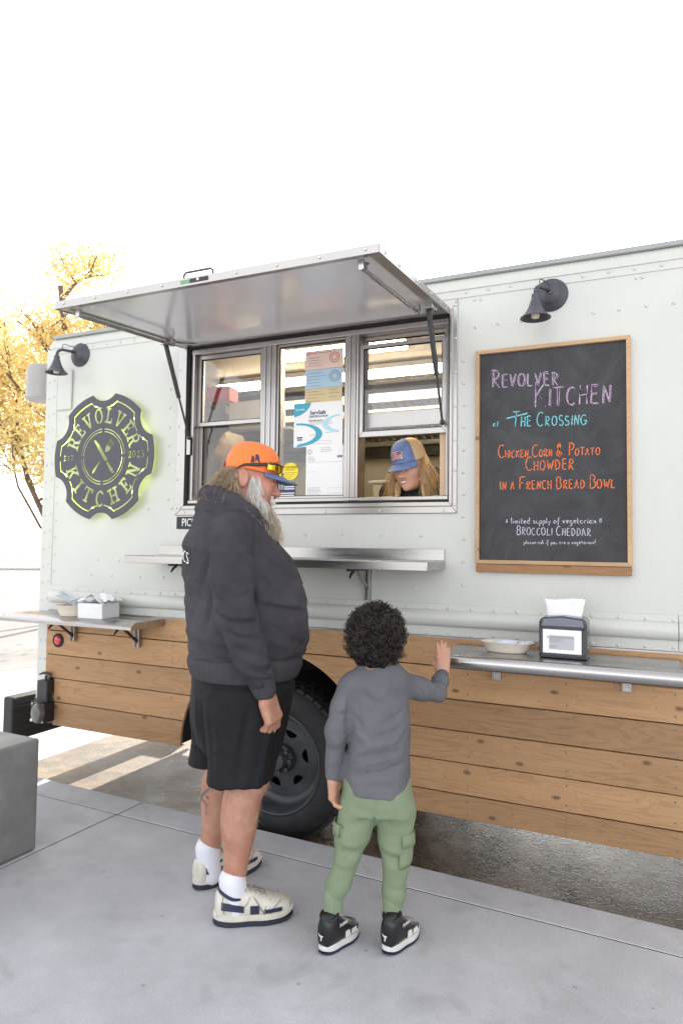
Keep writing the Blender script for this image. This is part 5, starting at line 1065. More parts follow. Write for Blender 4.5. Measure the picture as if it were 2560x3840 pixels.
    def fold(s, a, b, w, amp, seg=4):      # a ridge (amp>0) or crease (amp<0) laid on the surface between two points
        a, b = np.array(a, float), np.array(b, float); P = [s.snap(a+(b-a)*i/seg) for i in range(seg+1)]
        lo, hi = np.min(P, 0), np.max(P, 0)
        def fn(X, Y, Z):
            best = None; env = None
            for i in range(seg):
                p, q = P[i], P[i+1]; ab = q-p; L = float(ab@ab)+1e-12; t = np.clip(((X-p[0])*ab[0]+(Y-p[1])*ab[1]+(Z-p[2])*ab[2])/L, 0, 1)
                d2 = (X-p[0]-t*ab[0])**2+(Y-p[1]-t*ab[1])**2+(Z-p[2]-t*ab[2])**2; u = (i+t)/seg
                if best is None: best, env = d2, u
                else: m_ = d2 < best; best = np.where(m_, d2, best); env = np.where(m_, u, env)
            return -amp*np.exp(-best/(w*w))*np.sin(np.pi*(env*.80+.10))
        return s.op(fn, lo-2.2*w, hi+2.2*w, 0, 'd')
    def cut(s, n, d, k=.0):                   # keep n.p <= d
        n = np.array(n, float)
        def fn(X, Y, Z): return X*n[0]+Y*n[1]+Z*n[2]-d+0*(X+Y+Z)
        q = fn(*np.meshgrid(*s.ax, indexing='ij', sparse=True)); s.f = np.maximum(s.f, q.astype(np.float32)); return s
    def noise(s, scale, amp, seed=0):
        r = np.random.default_rng(seed); g = np.zeros(s.n, np.float32)
        for o in range(10):
            kx = r.normal(size=3)*scale; ph = r.uniform(0, 6.28); X, Y, Z = np.meshgrid(*s.ax, indexing='ij', sparse=True); g += np.sin(kx[0]*X+kx[1]*Y+kx[2]*Z+ph)
        s.f += (g*amp/3.2).astype(np.float32); return s
    def mesh(s, smooth=1):
        f = s.f; ins = f < 0; nx, ny, nz = f.shape
        c = np.zeros((nx-1, ny-1, nz-1), np.int8)
        for dx in (0, 1):
            for dy in (0, 1):
                for dz in (0, 1): c += ins[dx:nx-1+dx, dy:ny-1+dy, dz:nz-1+dz]
        act = (c > 0) & (c < 8); idx = np.argwhere(act); vid = np.full(act.shape, -1, np.int64); vid[act] = np.arange(len(idx))
        acc = np.zeros((len(idx), 3)); cnt = np.zeros(len(idx)); cor = [(dx, dy, dz) for dx in (0, 1) for dy in (0, 1) for dz in (0, 1)]
        for i, p in enumerate(cor):
            for j in range(i+1, 8):
                q = cor[j]
                if sum(abs(p[t]-q[t]) for t in range(3)) != 1: continue
                fa = f[idx[:, 0]+p[0], idx[:, 1]+p[1], idx[:, 2]+p[2]]; fb = f[idx[:, 0]+q[0], idx[:, 1]+q[1], idx[:, 2]+q[2]]
                m_ = (fa < 0) != (fb < 0); t = np.where(m_, fa/np.where(m_, fa-fb, 1), 0)
                pt = np.array(p)+np.outer(t, np.array(q)-np.array(p)); acc[m_] += pt[m_]; cnt[m_] += 1
        v = s.lo+s.h*(idx+acc/np.maximum(cnt, 1)[:, None]); quads = []
        for ax in range(3):
            o = [0, 1, 2]; o.remove(ax); sa = [slice(None)]*3; sb = [slice(None)]*3; sa[ax] = slice(0, -1); sb[ax] = slice(1, None)
            for t in o: sa[t] = slice(1, -1); sb[t] = slice(1, -1)
            A, B = ins[tuple(sa)], ins[tuple(sb)]; e = np.argwhere(A != B); fl = A[A != B]
            for t in o: e[:, t] += 1
            def cell(du, dv): k = e.copy(); k[:, o[0]] -= du; k[:, o[1]] -= dv; return vid[k[:, 0], k[:, 1], k[:, 2]]
            qd = np.stack([cell(1, 1), cell(0, 1), cell(0, 0), cell(1, 0)], 1)
            if ax == 1: fl = ~fl
            qd[~fl] = qd[~fl][:, ::-1]; quads.append(qd)
        F = np.concatenate(quads); F = F[(F >= 0).all(1)]
        for _ in range(smooth):
            su = np.zeros_like(v); ct = np.zeros(len(v))
            for a_, b_ in ((0, 1), (1, 2), (2, 3), (3, 0)):
                np.add.at(su, F[:, a_], v[F[:, b_]]); np.add.at(su, F[:, b_], v[F[:, a_]]); np.add.at(ct, F[:, a_], 1); np.add.at(ct, F[:, b_], 1)
            v = v*.5+.5*su/np.maximum(ct, 1)[:, None]
        return v, F
def np_mesh(name, v, F):
    me = bpy.data.meshes.new(name); me.vertices.add(len(v)); me.vertices.foreach_set('co', np.asarray(v, np.float32).ravel())
    k = F.shape[1]; me.loops.add(F.size); me.loops.foreach_set('vertex_index', F.ravel().astype(np.int32)); me.polygons.add(len(F)); me.polygons.foreach_set('loop_start', np.arange(0, F.size, k, dtype=np.int32))
    me.update(calc_edges=True); me.validate(); me.shade_smooth(); return me
def join_vf(parts):
    V, Fs, o = [], [], 0
    for v, F in parts: V.append(v); Fs.append(F+o); o += len(v)
    return np.concatenate(V), np.concatenate(Fs)
class Person:
    """frame of a person: local x forward, y to its left, z up; J() takes plane coordinates measured in the photograph plus a depth"""
    def __init__(s, root, az):
        s.root = np.array([root[0], root[1], 0.0]); s.az = R(az); c, q = math.cos(s.az), math.sin(s.az); s.M = np.array([[c, -q, 0], [q, c, 0], [0, 0, 1]])
        v = s.root-np.array([0, CAM_Y, 0]); s.dist = np.linalg.norm(v); s.N = v/s.dist; s.S = np.array([s.N[1], -s.N[0], 0])
    def J(s, q, z, n=0.0):
        k = 1+n/s.dist; w_ = s.root+s.S*q*k+s.N*n; w_[2] = CAM_Z+(z-CAM_Z)*k; return s.loc(w_)
    def loc(s, w_): return s.M.T @ (np.array(w_, float)-s.root)
    def W(s, v): return np.asarray(v) @ s.M.T + s.root
    def add(s, name, v, F, m, parent): return link(name, np_mesh(name, s.W(v), F), m, parent)
def strands(name, roots, paths, rad, m, parent, sides=3):
    """paths: (N,K,3) polylines as one hair object of thin tapering tubes"""
    P = np.asarray(paths); N, K, _ = P.shape; d = np.gradient(P, axis=1); d /= np.linalg.norm(d, axis=2, keepdims=True)+1e-9
    ref = np.where(np.abs(d[..., 2:3]) > .9, np.array([1., 0, 0]), np.array([0, 0, 1.])); x = np.cross(d, ref); x /= np.linalg.norm(x, axis=2, keepdims=True)+1e-9; y = np.cross(d, x)
    rr = np.asarray(rad).reshape(-1, 1, 1)*np.linspace(1, .45, K).reshape(1, K, 1)
    vs = np.stack([P+rr*(x*math.cos(2*math.pi*k/sides)+y*math.sin(2*math.pi*k/sides)) for k in range(sides)], 2)   # N,K,sides,3
    base = (np.arange(N)*K*sides)[:, None, None]; i = np.arange(K-1)[None, :, None]*sides; k = np.arange(sides)[None, None, :]
    a = base+i+k; b_ = base+i+(k+1) % sides; F = np.stack([a, b_, b_+sides, a+sides], -1).reshape(-1, 4)
    return link(name, np_mesh(name, vs.reshape(-1, 3), F), m, parent)
def rotm(yaw_=0, pitch_=0, roll_=0):
    return np.array(Matrix.Rotation(yaw_, 3, 'Z') @ Matrix.Rotation(pitch_, 3, 'Y') @ Matrix.Rotation(roll_, 3, 'X'))
def head_field(o, M, sc, h, neck_to=None, nose=1.0, ear_x=-.028, female=False, jaw=1.0):
    o = np.array(o); P = lambda x, y, z: o+M @ (np.array([x, y, z])*sc)
    F = Field(o-np.array([.17, .15, .26])*sc, o+np.array([.17, .15, .17])*sc, h)
    E = lambda c, r, k=.02, mode='u', rot=None: F.ell(P(*c), np.array(r)*sc, M if rot is None else M @ rot, k, mode)
    E((-.012, 0, .032), (.098, .077, .086)); E((.035, 0, -.030), (.056, .060, .085), .04); E((.032, 0, -.078), (.054, .050*jaw, .046), .03)
    F.cap(P(.080, -.034, .020), P(.080, .034, .020), .012*sc, k=.02)
    F.ell(P(.092, -.031, .002), np.array((.013, .019, .012))*sc, M, .012, 's'); F.ell(P(.092, .031, .002), np.array((.013, .019, .012))*sc, M, .012, 's')
    for y in (-.031, .031): F.ell(P(.073, y, .001), np.array((.0135, .016, .0125))*sc, M, .004); F.cap(P(.086, y-.013, -.004), P(.086, y+.013, -.004), .0022*sc, k=.004)
    F.cap(P(.088, 0, .010), P(.112, 0, -.030*nose), .0085*sc, .0135*nose*sc, .014)
    for y in (-.013, .013): F.ell(P(.098, y*nose, -.036), np.array((.014, .009, .009))*sc, M, .007)
    for y in (-.042, .042): E((.058, y, -.028), (.026, .022, .024), .03)
    F.cap(P(.092, -.017, -.062), P(.092, .017, -.062), .0065*sc, k=.010); F.cap(P(.090, -.015, -.073), P(.090, .015, -.073), .0075*sc, k=.010); F.cap(P(.0985, -.022, -.0675), P(.0985, .022, -.0675), .0022*sc, k=.004, mode='s')
    E((.080, 0, -.100), (.020, .022, .018), .025)
    for sg in (-1, 1):
        rt = np.array(Matrix.Rotation(R(18*sg), 3, 'Z') @ Matrix.Rotation(R(-14), 3, 'Y'))
        E((ear_x, .079*sg, -.002), (.021, .0085, .036), .006, 'u', rt); E((ear_x+.003, .089*sg, .002), (.011, .0075, .021), .005, 's', rt); E((ear_x+.004, .079*sg, -.030), (.011, .008, .011), .008, 'u', rt)
    F.cap(P(-.022, 0, -.05), P(-.045, 0, -.22) if neck_to is None else np.array(neck_to), (.052 if female else .060)*sc, (.050 if female else .066)*sc, .03)
    return F, P
def hand_field(F, wrist, d, palm, thumb, sc, curl, spread=.0, tcurl=.5, r=.0088, k=.007):
    """wrist point, finger direction, direction the palm faces, direction of the thumb side"""
    wv = np.array(wrist, float); d = np.array(d, float); d /= np.linalg.norm(d); palm = np.array(palm, float); palm -= d*(palm@d); palm /= np.linalg.norm(palm); t = np.array(thumb, float); t -= d*(t@d); t -= palm*(t@palm); t /= np.linalg.norm(t)
    L = [.044, .049, .046, .036]; kn = []
    for i in range(4):
        lat = (.030-.0195*i); kp = wv+(d*(.092-.004*abs(i-1.2))+t*lat-palm*.004)*sc; kn.append(kp)
        F.cap(wv+(d*.008+t*lat*.62)*sc, kp, .017*sc, .0125*sc, .016)
    F.cap(wv+(d*.03+t*.02+palm*.008)*sc, wv+(d*.05+t*.026+palm*.008)*sc, .017*sc, .014*sc, .014); F.cap(wv+(d*.03-t*.022+palm*.006)*sc, wv+(d*.07-t*.022+palm*.006)*sc, .014*sc, .012*sc, .014)
    for i in range(4):
        p = kn[i]; a = 0; sp = spread*(1.5-i)
        for j, (fr, rr) in enumerate(((1.0, 1.0), (.62, .92), (.50, .84))):
            a += curl[i][j]; dr = d*math.cos(a)+palm*math.sin(a)+t*math.sin(sp); dr /= np.linalg.norm(dr); q = p+dr*L[i]*fr*sc; F.cap(p, q, r*rr*sc*1.06, r*rr*sc*.98, k if j else .009); p = q
    b0 = wv+(d*.026+t*.028+palm*.006)*sc; th = t*.62+d*.70+palm*.35; th /= np.linalg.norm(th); p1 = b0+th*.042*sc; t2 = d*.86+t*.30*(1-tcurl)+palm*(.15+tcurl*.9); t2 /= np.linalg.norm(t2); p2 = p1+t2*.031*sc; t3 = d*.8+t*.1*(1-tcurl)+palm*(.25+tcurl*1.1)-t*tcurl*.5; t3 /= np.linalg.norm(t3); p3 = p2+t3*.025*sc
    F.cap(b0, p1, .0155*sc, .0115*sc, .012); F.cap(p1, p2, .011*sc, .010*sc, .006); F.cap(p2, p3, .0105*sc, .0088*sc, .006)
    return F
def skin_mat(name, base, red, rough=.5, scale=22):
    m = mat(name, base, rough, var=.3, vscale=scale, color2=red, sss=.12, bump=.0005, bscale=260, spec=.4); return m
def cloth_mat(name, c, var=.12, sheen=.3, weave=900, bump=.0004, fold_var=.0, rough=.9):
    return mat(name, c, rough, var=var, vscale=7, sheen=sheen, bump=bump, bscale=weave, spec=.2)
def cap_shape(P3, rx, ry, rz, z0, brim_len, brim_w, droop, name_mats, parent, prefix, front_half=60, taper=.0, brim_z=.004, side_split=None, back_gap=None, crown=1.0, brim_curve=.028):
    """baseball cap: dome of six panels, band and curved brim, in the frame given by P3(x,y,z)"""
    dome_m, brim_m = name_mats[0], name_mats[1]; n, mm = 72, 16; q = MB()
    for j in range(mm+1):
        ph = R(90)*j/mm; zz = math.sin(ph)**.92; cr = math.cos(ph)**(.80/crown)
        for i in range(n):
            th = 2*math.pi*i/n; seam = min(abs(((math.degrees(th)+30) % 60)-30)/4.0, 1); g = -.0016*(1-seam)**2*(1 if cr > .05 else 0)+.0010*math.sin(th*9+j)*.6
            fx = 1.0+.05*max(0, math.cos(th))*math.sin(ph*2)
            q.v.append(tuple(P3((rx*cr*fx+g)*math.cos(th), (ry*cr+g)*math.sin(th), z0+rz*zz)))
    for j in range(mm):
        for i in range(n):
            th = math.degrees(2*math.pi*(i+.5)/n) % 360; thc = (th+180) % 360-180
            if back_gap and abs(abs(thc)-180) < back_gap and j < 5 and j > 0: continue
            q.f.append([j*n+i, j*n+(i+1) % n, (j+1)*n+(i+1) % n, (j+1)*n+i]); q.mi.append(2 if (side_split and abs(thc) > side_split) else 0)
    lo = len(q.v)
    for i in range(n): th = 2*math.pi*i/n; q.v.append(tuple(P3(rx*.985*math.cos(th), ry*.985*math.sin(th), z0-.010)))
    for i in range(n):
        th = math.degrees(2*math.pi*(i+.5)/n) % 360; thc = (th+180) % 360-180
        q.f.append([lo+i, lo+(i+1) % n, (i+1) % n, i]); q.mi.append(2 if (side_split and abs(thc) > side_split) else 0)
    me = bpy.data.meshes.new(prefix); me.from_pydata(q.v, [], q.f); me.polygons.foreach_set('material_index', q.mi); me.shade_smooth()
    o = link('crown', me, [m_ for m_ in name_mats if m_], parent); md = o.modifiers.new('thick', 'SOLIDIFY'); md.thickness = .0025
    q = MB(); nu, nv = 25, 9
    for j in range(nv):
        v = j/(nv-1)
        for i in range(nu):
            u = -1+2*i/(nu-1); th = R(front_half)*u; bx, by = rx*math.cos(th), ry*math.sin(th)
            ext = brim_len*(1-abs(u)**2.6)*v; x = bx+ext; y = by*(1+(brim_w-1)*v*(1-abs(u)**3*.2))
            q.v.append(tuple(P3(x, y, z0-brim_z-droop*v*(1-abs(u)**2.6)-brim_curve*(y/ry)**2*(.25+.75*v)-.004*v)))
    for j in range(nv-1):
        for i in range(nu-1): q.f.append([j*nu+i, j*nu+i+1, (j+1)*nu+i+1, (j+1)*nu+i]); q.mi.append(0)
    me = bpy.data.meshes.new('brim'); me.from_pydata(q.v, [], q.f); me.shade_smooth(); o = link('brim', me, brim_m, parent); md = o.modifiers.new('thick', 'SOLIDIFY'); md.thickness = .0032; md.offset = 0
    q = MB(); q.sphere(P3(0, 0, z0+rz+.001), .007, 10, 6, (1, 1, .6)); q.build('button', brim_m, parent, smooth=True)
# ---------------------------------------------------------------- the bearded man
MAN = Person((-1.5, -.71), 48)
skin_man = skin_mat('weathered_skin', (.47, .255, .18), (.47, .165, .12))
leg_skin = skin_mat('leg_skin', (.50, .29, .205), (.40, .165, .11), scale=17)
hoodie_m = mat('charcoal_fleece', (.056, .053, .061), .95, var=.30, vscale=4.0, bump=.0007, bscale=520, spec=.15, bump2=.012, bscale2=7)
rib_m = mat('charcoal_ribbing', (.058, .055, .062), .95, var=.12, vscale=10, bump=.0012, bscale=90, stretch=(8, 8, .3), spec=.15)
shorts_m = mat('black_jersey', (.0065, .0065, .0085), .72, var=.25, vscale=5, bump=.0004, bscale=700, spec=.3, bump2=.008, bscale2=9)
sock_m = mat('white_sock', (.74, .75, .82), .95, var=.04, sheen=.3, bump=.0015, bscale=60, stretch=(9, 9, .3))
leather = mat('cream_leather', (.62, .59, .52), .48, var=.12, vscale=18, bump=.0005, bscale=90); navy_m = mat('navy_trim', (.018, .022, .055), .5, var=.15); outsole = mat('dark_navy_sole', (.022, .024, .040), .55, var=.2)
orange_m = mat('orange_twill', (.86, .20, .045), .85, var=.06, sheen=.2, bump=.0004, bscale=900); blue_twill = mat('blue_grey_twill', (.10, .155, .30), .85, var=.08, sheen=.2, bump=.0004, bscale=900)
hair_m = mat('grey_blond_hair', (.40, .30, .20), .5, var=.35, vscale=40); beard_m = mat('grey_beard_hair', (.46, .38, .28), .55, var=.3, vscale=30); white_m = mat('white_beard_hair', (.80, .77, .72), .55, var=.15, vscale=30)
HO = np.array([.0125, 0, 1.668]); HM = rotm(R(-13), R(10)); HS = 1.05
man = None
# body: head and neck, hidden trunk, hands, legs, joined into one mesh
F, HP = head_field(HO, HM, HS, .0033, neck_to=(-.055, 0, 1.47), nose=1.14, ear_x=-.034)
parts = [F.mesh(1)]
F = Field((-.26, -.33, .45), (.24, .33, 1.55), .014)
F.loft([(.62, 0, 0, .12, .15), (.85, 0, 0, .17, .19), (1.05, .005, 0, .20, .21), (1.25, -.01, 0, .19, .20), (1.42, -.07, 0, .12, .19), (1.50, -.07, 0, .08, .10)], k=.03)
SH = np.array([-.11, -.205, 1.455]); EL = np.array([-.118, -.285, 1.155]); WR = np.array([.012, -.245, .850])
for sg in (1, -1):
    f_ = np.array([1, sg, 1]); F.chain([(SH+np.array([.01, .03, -.02]))*f_, EL*f_, WR*f_], [.045, .045, .036], .03)
parts.append(F.mesh(1))
for sg in (1, -1):
    f_ = np.array([1, sg, 1]); w_ = (WR+np.array([.006, .0, -.005]))*f_
    F = Field(w_-np.array([.12, .12, .19]), w_+np.array([.12, .12, .06]), .0032)
    F.cap((WR+np.array([-.02, 0, .045]))*f_, w_, .036, .031, .01)
    hand_field(F, w_, np.array([.30, .04, -1])*f_, np.array([-.55, .80, -.15])*f_, np.array([.80, .60, .0])*f_, 1.12, [(.45, .75, .45), (.55, .80, .45), (.62, .85, .45), (.70, .85, .45)], tcurl=.6, r=.0106)
    parts.append(F.mesh(1))
KN = {-1: np.array([-.012, -.140, .51]), 1: np.array([-.02, .120, .51])}; AN = {-1: np.array([-.075, -.165, .12]), 1: np.array([-.10, .135, .12])}; TO = {-1: np.array([.148, -.207, 0]), 1: np.array([.156, .251, 0])}; HE = {-1: np.array([-.141, -.157, 0]), 1: np.array([-.156, .114, 0])}
for sg in (-1, 1):
    k_, a_ = KN[sg], AN[sg]; hip = np.array([0, sg*.105, .88]); F = Field((-.22, min(k_[1], a_[1])-.12, .04), (.17, max(k_[1], a_[1])+.12, .80), .006)
    F.cap(hip*np.array([1, 1, .9]), k_, .098, .068, .02); F.cap(k_, a_, .062, .042, .03)
    F.ell(k_*.62+a_*.38+np.array([-.026, 0, .015]), (.056, .059, .13), None, .05); F.ell(k_+np.array([.022, 0, -.01]), (.05, .056, .06), None, .03)
    F.cap(a_, a_+np.array([.01, 0, -.06]), .042, .038, .02)
    parts.append(F.mesh(1))
    if sg == 1: LEG = F
v, Fq = join_vf(parts); v_body = v; man = MAN.add('person', v, Fq, [skin_man, leg_skin], None)
tag(man, 'bearded man in orange cap, charcoal hoodie and black shorts standing before the truck', 'person')
mi = (v[Fq[:, 0], 2] < .82).astype(np.int32); man.data.polygons.foreach_set('material_index', mi)
# faded tattoo on the left calf
tat = mat('faded_tattoo_ink', (.15, .13, .11), .5, var=.35, vscale=60)

# hoodie
F = Field((-.34, -.40, .84), (.34, .40, 1.68), .0064)
F.loft([(.955, .002, 0, .222, .238), (1.0, .011, 0, .234, .247), (1.107, .009, 0, .241, .252), (1.19, .001, 0, .238, .248), (1.28, -.018, 0, .226, .240), (1.35, -.038, 0, .208, .232), (1.435, -.077, 0, .166, .205), (1.49, -.083, 0, .125, .155), (1.535, -.075, 0, .095, .10)], k=.02, pw=2.25)
F.cap((-.085, -.12, 1.47), (-.085, .12, 1.47), .075, k=.06)
for sg in (1, -1):
    f_ = np.array([1, sg, 1])
    F.chain([p*f_ for p in (SH+np.array([.0, .02, -.005]), np.array([-.125, -.262, 1.30]), EL, np.array([-.052, -.268, .992]), np.array([-.012, -.252, .918]))], [.080, .079, .072, .068, .058], .022)
# collapsed hood
hood_path = [(.080, 0, 1.42), (.050, -.070, 1.462), (-.02, -.108, 1.518), (-.095, -.10, 1.562), (-.145, -.05, 1.588), (-.155, 0, 1.592)]
hp_ = hood_path+[(x, -y, z) for x, y, z in hood_path[-2::-1]]
F.chain([np.array(p) for p in hp_], [.020, .026, .032, .038, .042, .044, .042, .038, .032, .026, .020], .022)
F.ell((-.165, 0, 1.515), (.055, .11, .075), None, .03); F.ell((-.15, 0, 1.61), (.045, .10, .022), rotm(0, R(-10)), .012)
for z_, am_ in ((1.592, -.016), (1.560, -.014), (1.527, -.012)):
    for sg in (1, -1): F.fold((-.215, 0, z_), (-.14, sg*.13, z_-.012), .008, am_)
# creases: folds of the hood, under the arm, at elbow and sleeve, on back and belly
fd_ = F.fold
fd_((-.20, -.10, 1.575), (-.225, .08, 1.57), .010, -.012); fd_((-.19, -.10, 1.54), (-.235, .08, 1.53), .009, -.010); fd_((-.10, -.15, 1.53), (-.20, -.08, 1.60), .010, -.010); fd_((-.06, -.145, 1.50), (.03, -.10, 1.46), .009, -.008)
for (a_, b_, w_, am) in (((-.17, -.235, 1.34), (-.20, -.16, 1.08), .020, -.014), ((-.20, -.19, 1.36), (-.225, -.08, 1.12), .016, -.008), ((-.04, -.262, 1.30), (-.03, -.255, 1.15), .018, -.018), ((.0, -.24, 1.34), (.06, -.22, 1.18), .014, .008), ((.02, -.235, 1.36), (.10, -.20, 1.20), .012, -.008),
    ((.0, -.255, 1.17), (.19, -.16, 1.13), .014, -.010), ((.0, -.255, 1.195), (.18, -.17, 1.155), .016, .007), ((-.18, -.31, 1.15), (-.05, -.345, 1.12), .012, -.010), ((-.16, -.32, 1.16), (-.05, -.355, 1.14), .012, .006), ((-.16, -.33, 1.09), (-.04, -.33, 1.055), .012, -.009), ((-.13, -.325, 1.035), (-.01, -.31, .99), .011, -.009), ((-.10, -.32, 1.0), (.02, -.29, .96), .010, .007), ((-.07, -.31, .965), (.03, -.28, .93), .009, -.008), ((-.05, -.30, .94), (.04, -.27, .905), .008, .006),
    ((-.18, -.25, 1.30), (-.12, -.345, 1.22), .014, .006), ((-.19, -.26, 1.24), (-.13, -.345, 1.15), .012, -.006), ((-.10, -.21, 1.02), (.10, -.24, .97), .018, -.006), ((-.22, -.10, 1.0), (-.10, -.24, .96), .016, -.008), ((-.23, -.02, 1.06), (-.12, -.225, 1.03), .016, .006), ((.10, -.22, 1.04), (.22, -.10, 1.0), .02, -.005), ((-.24, .05, 1.30), (-.20, -.17, 1.22), .02, -.006), ((-.25, .0, 1.40), (-.16, -.19, 1.38), .02, .006)):
    am *= 1.7; w_ *= .8; fd_(a_, b_, w_, am); fd_(np.array(a_)*np.array([1, -1, 1]), np.array(b_)*np.array([1, -1, 1]), w_, am)
for a_, b_, w_, am in (((-.22, -.12, .99), (-.05, -.245, .985), .014, .010), ((-.05, -.245, .985), (.16, -.19, .985), .014, .009), ((.16, -.19, .985), (.24, -.02, .99), .014, .008), ((-.235, .06, .99), (-.22, -.12, .99), .014, .010), ((-.23, -.05, 1.12), (-.16, -.20, 1.0), .011, -.010), ((-.235, 0, 1.20), (-.17, -.19, 1.08), .012, .009), ((-.24, .03, 1.26), (-.18, -.17, 1.17), .010, -.009), ((.02, -.245, 1.10), (.16, -.19, 1.02), .012, -.008), ((.0, -.25, 1.06), (.13, -.21, .995), .010, .008), ((.10, -.20, 1.25), (.22, -.09, 1.16), .012, .006), ((.06, -.215, 1.31), (.17, -.14, 1.24), .010, -.007), ((-.02, -.21, 1.40), (.05, -.18, 1.32), .010, .008), ((-.14, -.33, 1.20), (-.05, -.345, 1.24), .010, -.007), ((-.18, -.27, 1.19), (-.10, -.35, 1.13), .009, .007), ((-.16, -.25, 1.42), (-.10, -.29, 1.33), .012, -.006), ((-.11, -.33, 1.075), (-.03, -.32, 1.03), .008, .008), ((-.10, -.325, 1.015), (.0, -.30, .975), .008, .008), ((-.08, -.31, .95), (.02, -.285, .92), .007, .008)): fd_(a_, b_, w_, am)
# shoulder and sleeve seams
fd_((-.065, -.16, 1.555), (-.07, -.275, 1.40), .006, -.007); fd_((-.17, -.24, 1.385), (-.09, -.345, 1.39), .006, -.007); fd_((-.09, -.345, 1.39), (-.01, -.25, 1.36), .006, -.007)
# front pocket opening
fd_((.20, -.10, 1.14), (.225, -.115, 1.07), .008, -.020); fd_((.225, -.115, 1.07), (.205, -.15, 1.02), .008, -.022); fd_((.205, -.15, 1.02), (.15, -.20, 1.0), .008, -.020); fd_((.15, -.20, 1.0), (.145, -.21, .95), .006, -.008)
F.noise(13, .0035, 3); F.noise(38, .0022, 13)
F.cap((.0, 0, 1.62), (.02, 0, 1.50), .070, .060, .01, 's')                                   # neck opening
HOOD = F; v, Fq = F.mesh(1); hoodie = MAN.add('hoodie', v, Fq, hoodie_m, man)
F = Field((-.30, -.32, .84), (.30, .32, 1.0), .0065)
F.loft([(.875, .0, 0, .208, .226), (.90, .002, 0, .219, .235), (.945, .003, 0, .226, .242), (.965, .003, 0, .217, .234)], k=.0, pw=2.25); v, Fq = F.mesh(2); MAN.add('waistband', v, Fq, rib_m, hoodie)
for sg in (1, -1):
    f_ = np.array([1, sg, 1]); F = Field(np.array([-.10, -.33 if sg == 1 else .16, .80]), np.array([.10, -.16 if sg == 1 else .33, .99]), .0055)
    F.cap(np.array([-.012, -.252, .918])*f_, np.array([.009, -.246, .862])*f_, .055, .045, .0); v, Fq = F.mesh(1); MAN.add('cuff', v, Fq, rib_m, hoodie)
def on_hood(p, gap=.0015):
    p = HOOD.snap(p, 8); e = .006; gr = np.array([HOOD.snap(p+np.eye(3)[k]*e, 1)-p for k in range(3)]).diagonal(); c_ = np.array([-.02, 0, p[2]]); d_ = p-c_; d_[2] = 0; d_ /= np.linalg.norm(d_)+1e-9; return tuple(MAN.W(p+d_*gap))
q = MB(); q.tube([on_hood(np.array(p)) for p in ((.08, -.060, 1.44), (.12, -.075, 1.40), (.155, -.085, 1.35), (.18, -.09, 1.30), (.195, -.092, 1.265))], .0042, 6); q.build('drawstring', black_paint, hoodie, smooth=True)
q = MB(); q.tube([on_hood(np.array(p)) for p in ((.195, -.092, 1.265), (.20, -.093, 1.24))], .0042, 6); q.build('cord_tip', black_paint, hoodie)
q = MB(); q.tube([on_hood(np.array(p), .001) for p in ((.09, -.004, 1.455), (.14, -.004, 1.40), (.19, -.004, 1.33), (.23, -.003, 1.25), (.25, -.002, 1.16), (.255, 0, 1.09), (.25, 0, 1.0), (.235, 0, .96))], .0028, 6); q.build('zip', steel, hoodie)
# lettering across the back
me = text_mesh('Athletics', .105, 'lettering', extrude=.0004, bold=-.0022); vv = np.zeros(len(me.vertices)*3, np.float32); me.vertices.foreach_get('co', vv); vv = vv.reshape(-1, 3)
def back_wrap(u, zz, extra):
    # a point on the back of the loft at lateral position u (to its right positive) and height z
    ta = np.array([(1.107, .009, .241, .252), (1.19, .001, .238, .248), (1.28, -.018, .226, .240), (1.35, -.038, .208, .232), (1.435, -.077, .166, .205)])
    cx = np.interp(zz, ta[:, 0], ta[:, 1]); a = np.interp(zz, ta[:, 0], ta[:, 2]); b_ = np.interp(zz, ta[:, 0], ta[:, 3]); th = np.clip(u/.235, -1.5, 1.5)
    c_, s_ = np.abs(np.cos(th)), np.sin(th); rr_ = 1/((c_**2.25+np.abs(s_)**2.25)**(1/2.25)); return np.stack([cx-(a+extra)*c_*rr_, -(b_+extra)*s_*rr_, zz], -1)
P3 = back_wrap(vv[:, 0]-.115, 1.365+vv[:, 1]-.16*(vv[:, 0]-.1), .0075+vv[:, 2]); me.vertices.foreach_set('co', MAN.W(P3).astype(np.float32).ravel()); me.update(); link('back_lettering', me, wht, hoodie)

# shorts
F = Field((-.30, -.30, .44), (.26, .33, .98), .0075)
F.loft([(.60, -.02, 0, .165, .20), (.75, -.012, 0, .195, .215), (.95, .0, 0, .20, .222)], k=.02)
for sg, dx in ((-1, 0.0), (1, -.01)):
    F.loft([(.500, -.048+dx, sg*.135, .128, .118), (.60, -.036+dx, sg*.125, .134, .115), (.72, -.022, sg*.115, .150, .118), (.85, -.005, sg*.11, .17, .115)], k=.035)
    for (t0, t1, am) in ((-70, -60, .012), (-40, -46, -.010), (-10, -16, .011), (20, 12, -.010), (55, 48, .010), (95, 88, -.009), (130, 135, .010), (165, 172, -.010), (-110, -100, -.012), (-140, -150, .011)):
        q0 = np.array([-.045+.13*math.cos(R(t0)), sg*.135+.12*math.sin(R(t0)), .49]); q1 = np.array([-.015+.15*math.cos(R(t1)), sg*.11+.115*math.sin(R(t1)), .80]); F.fold(q0, q1, .015, am*1.2)
F.noise(20, .002, 9)
F.loft([(.44, -.048, -.135, .112, .102), (.54, -.045, -.13, .112, .100)], k=.0, mode='s'); F.loft([(.44, -.058, .135, .112, .102), (.54, -.055, .13, .112, .100)], k=.0, mode='s')
v, Fq = F.mesh(1); shorts = MAN.add('shorts', v, Fq, shorts_m, man)
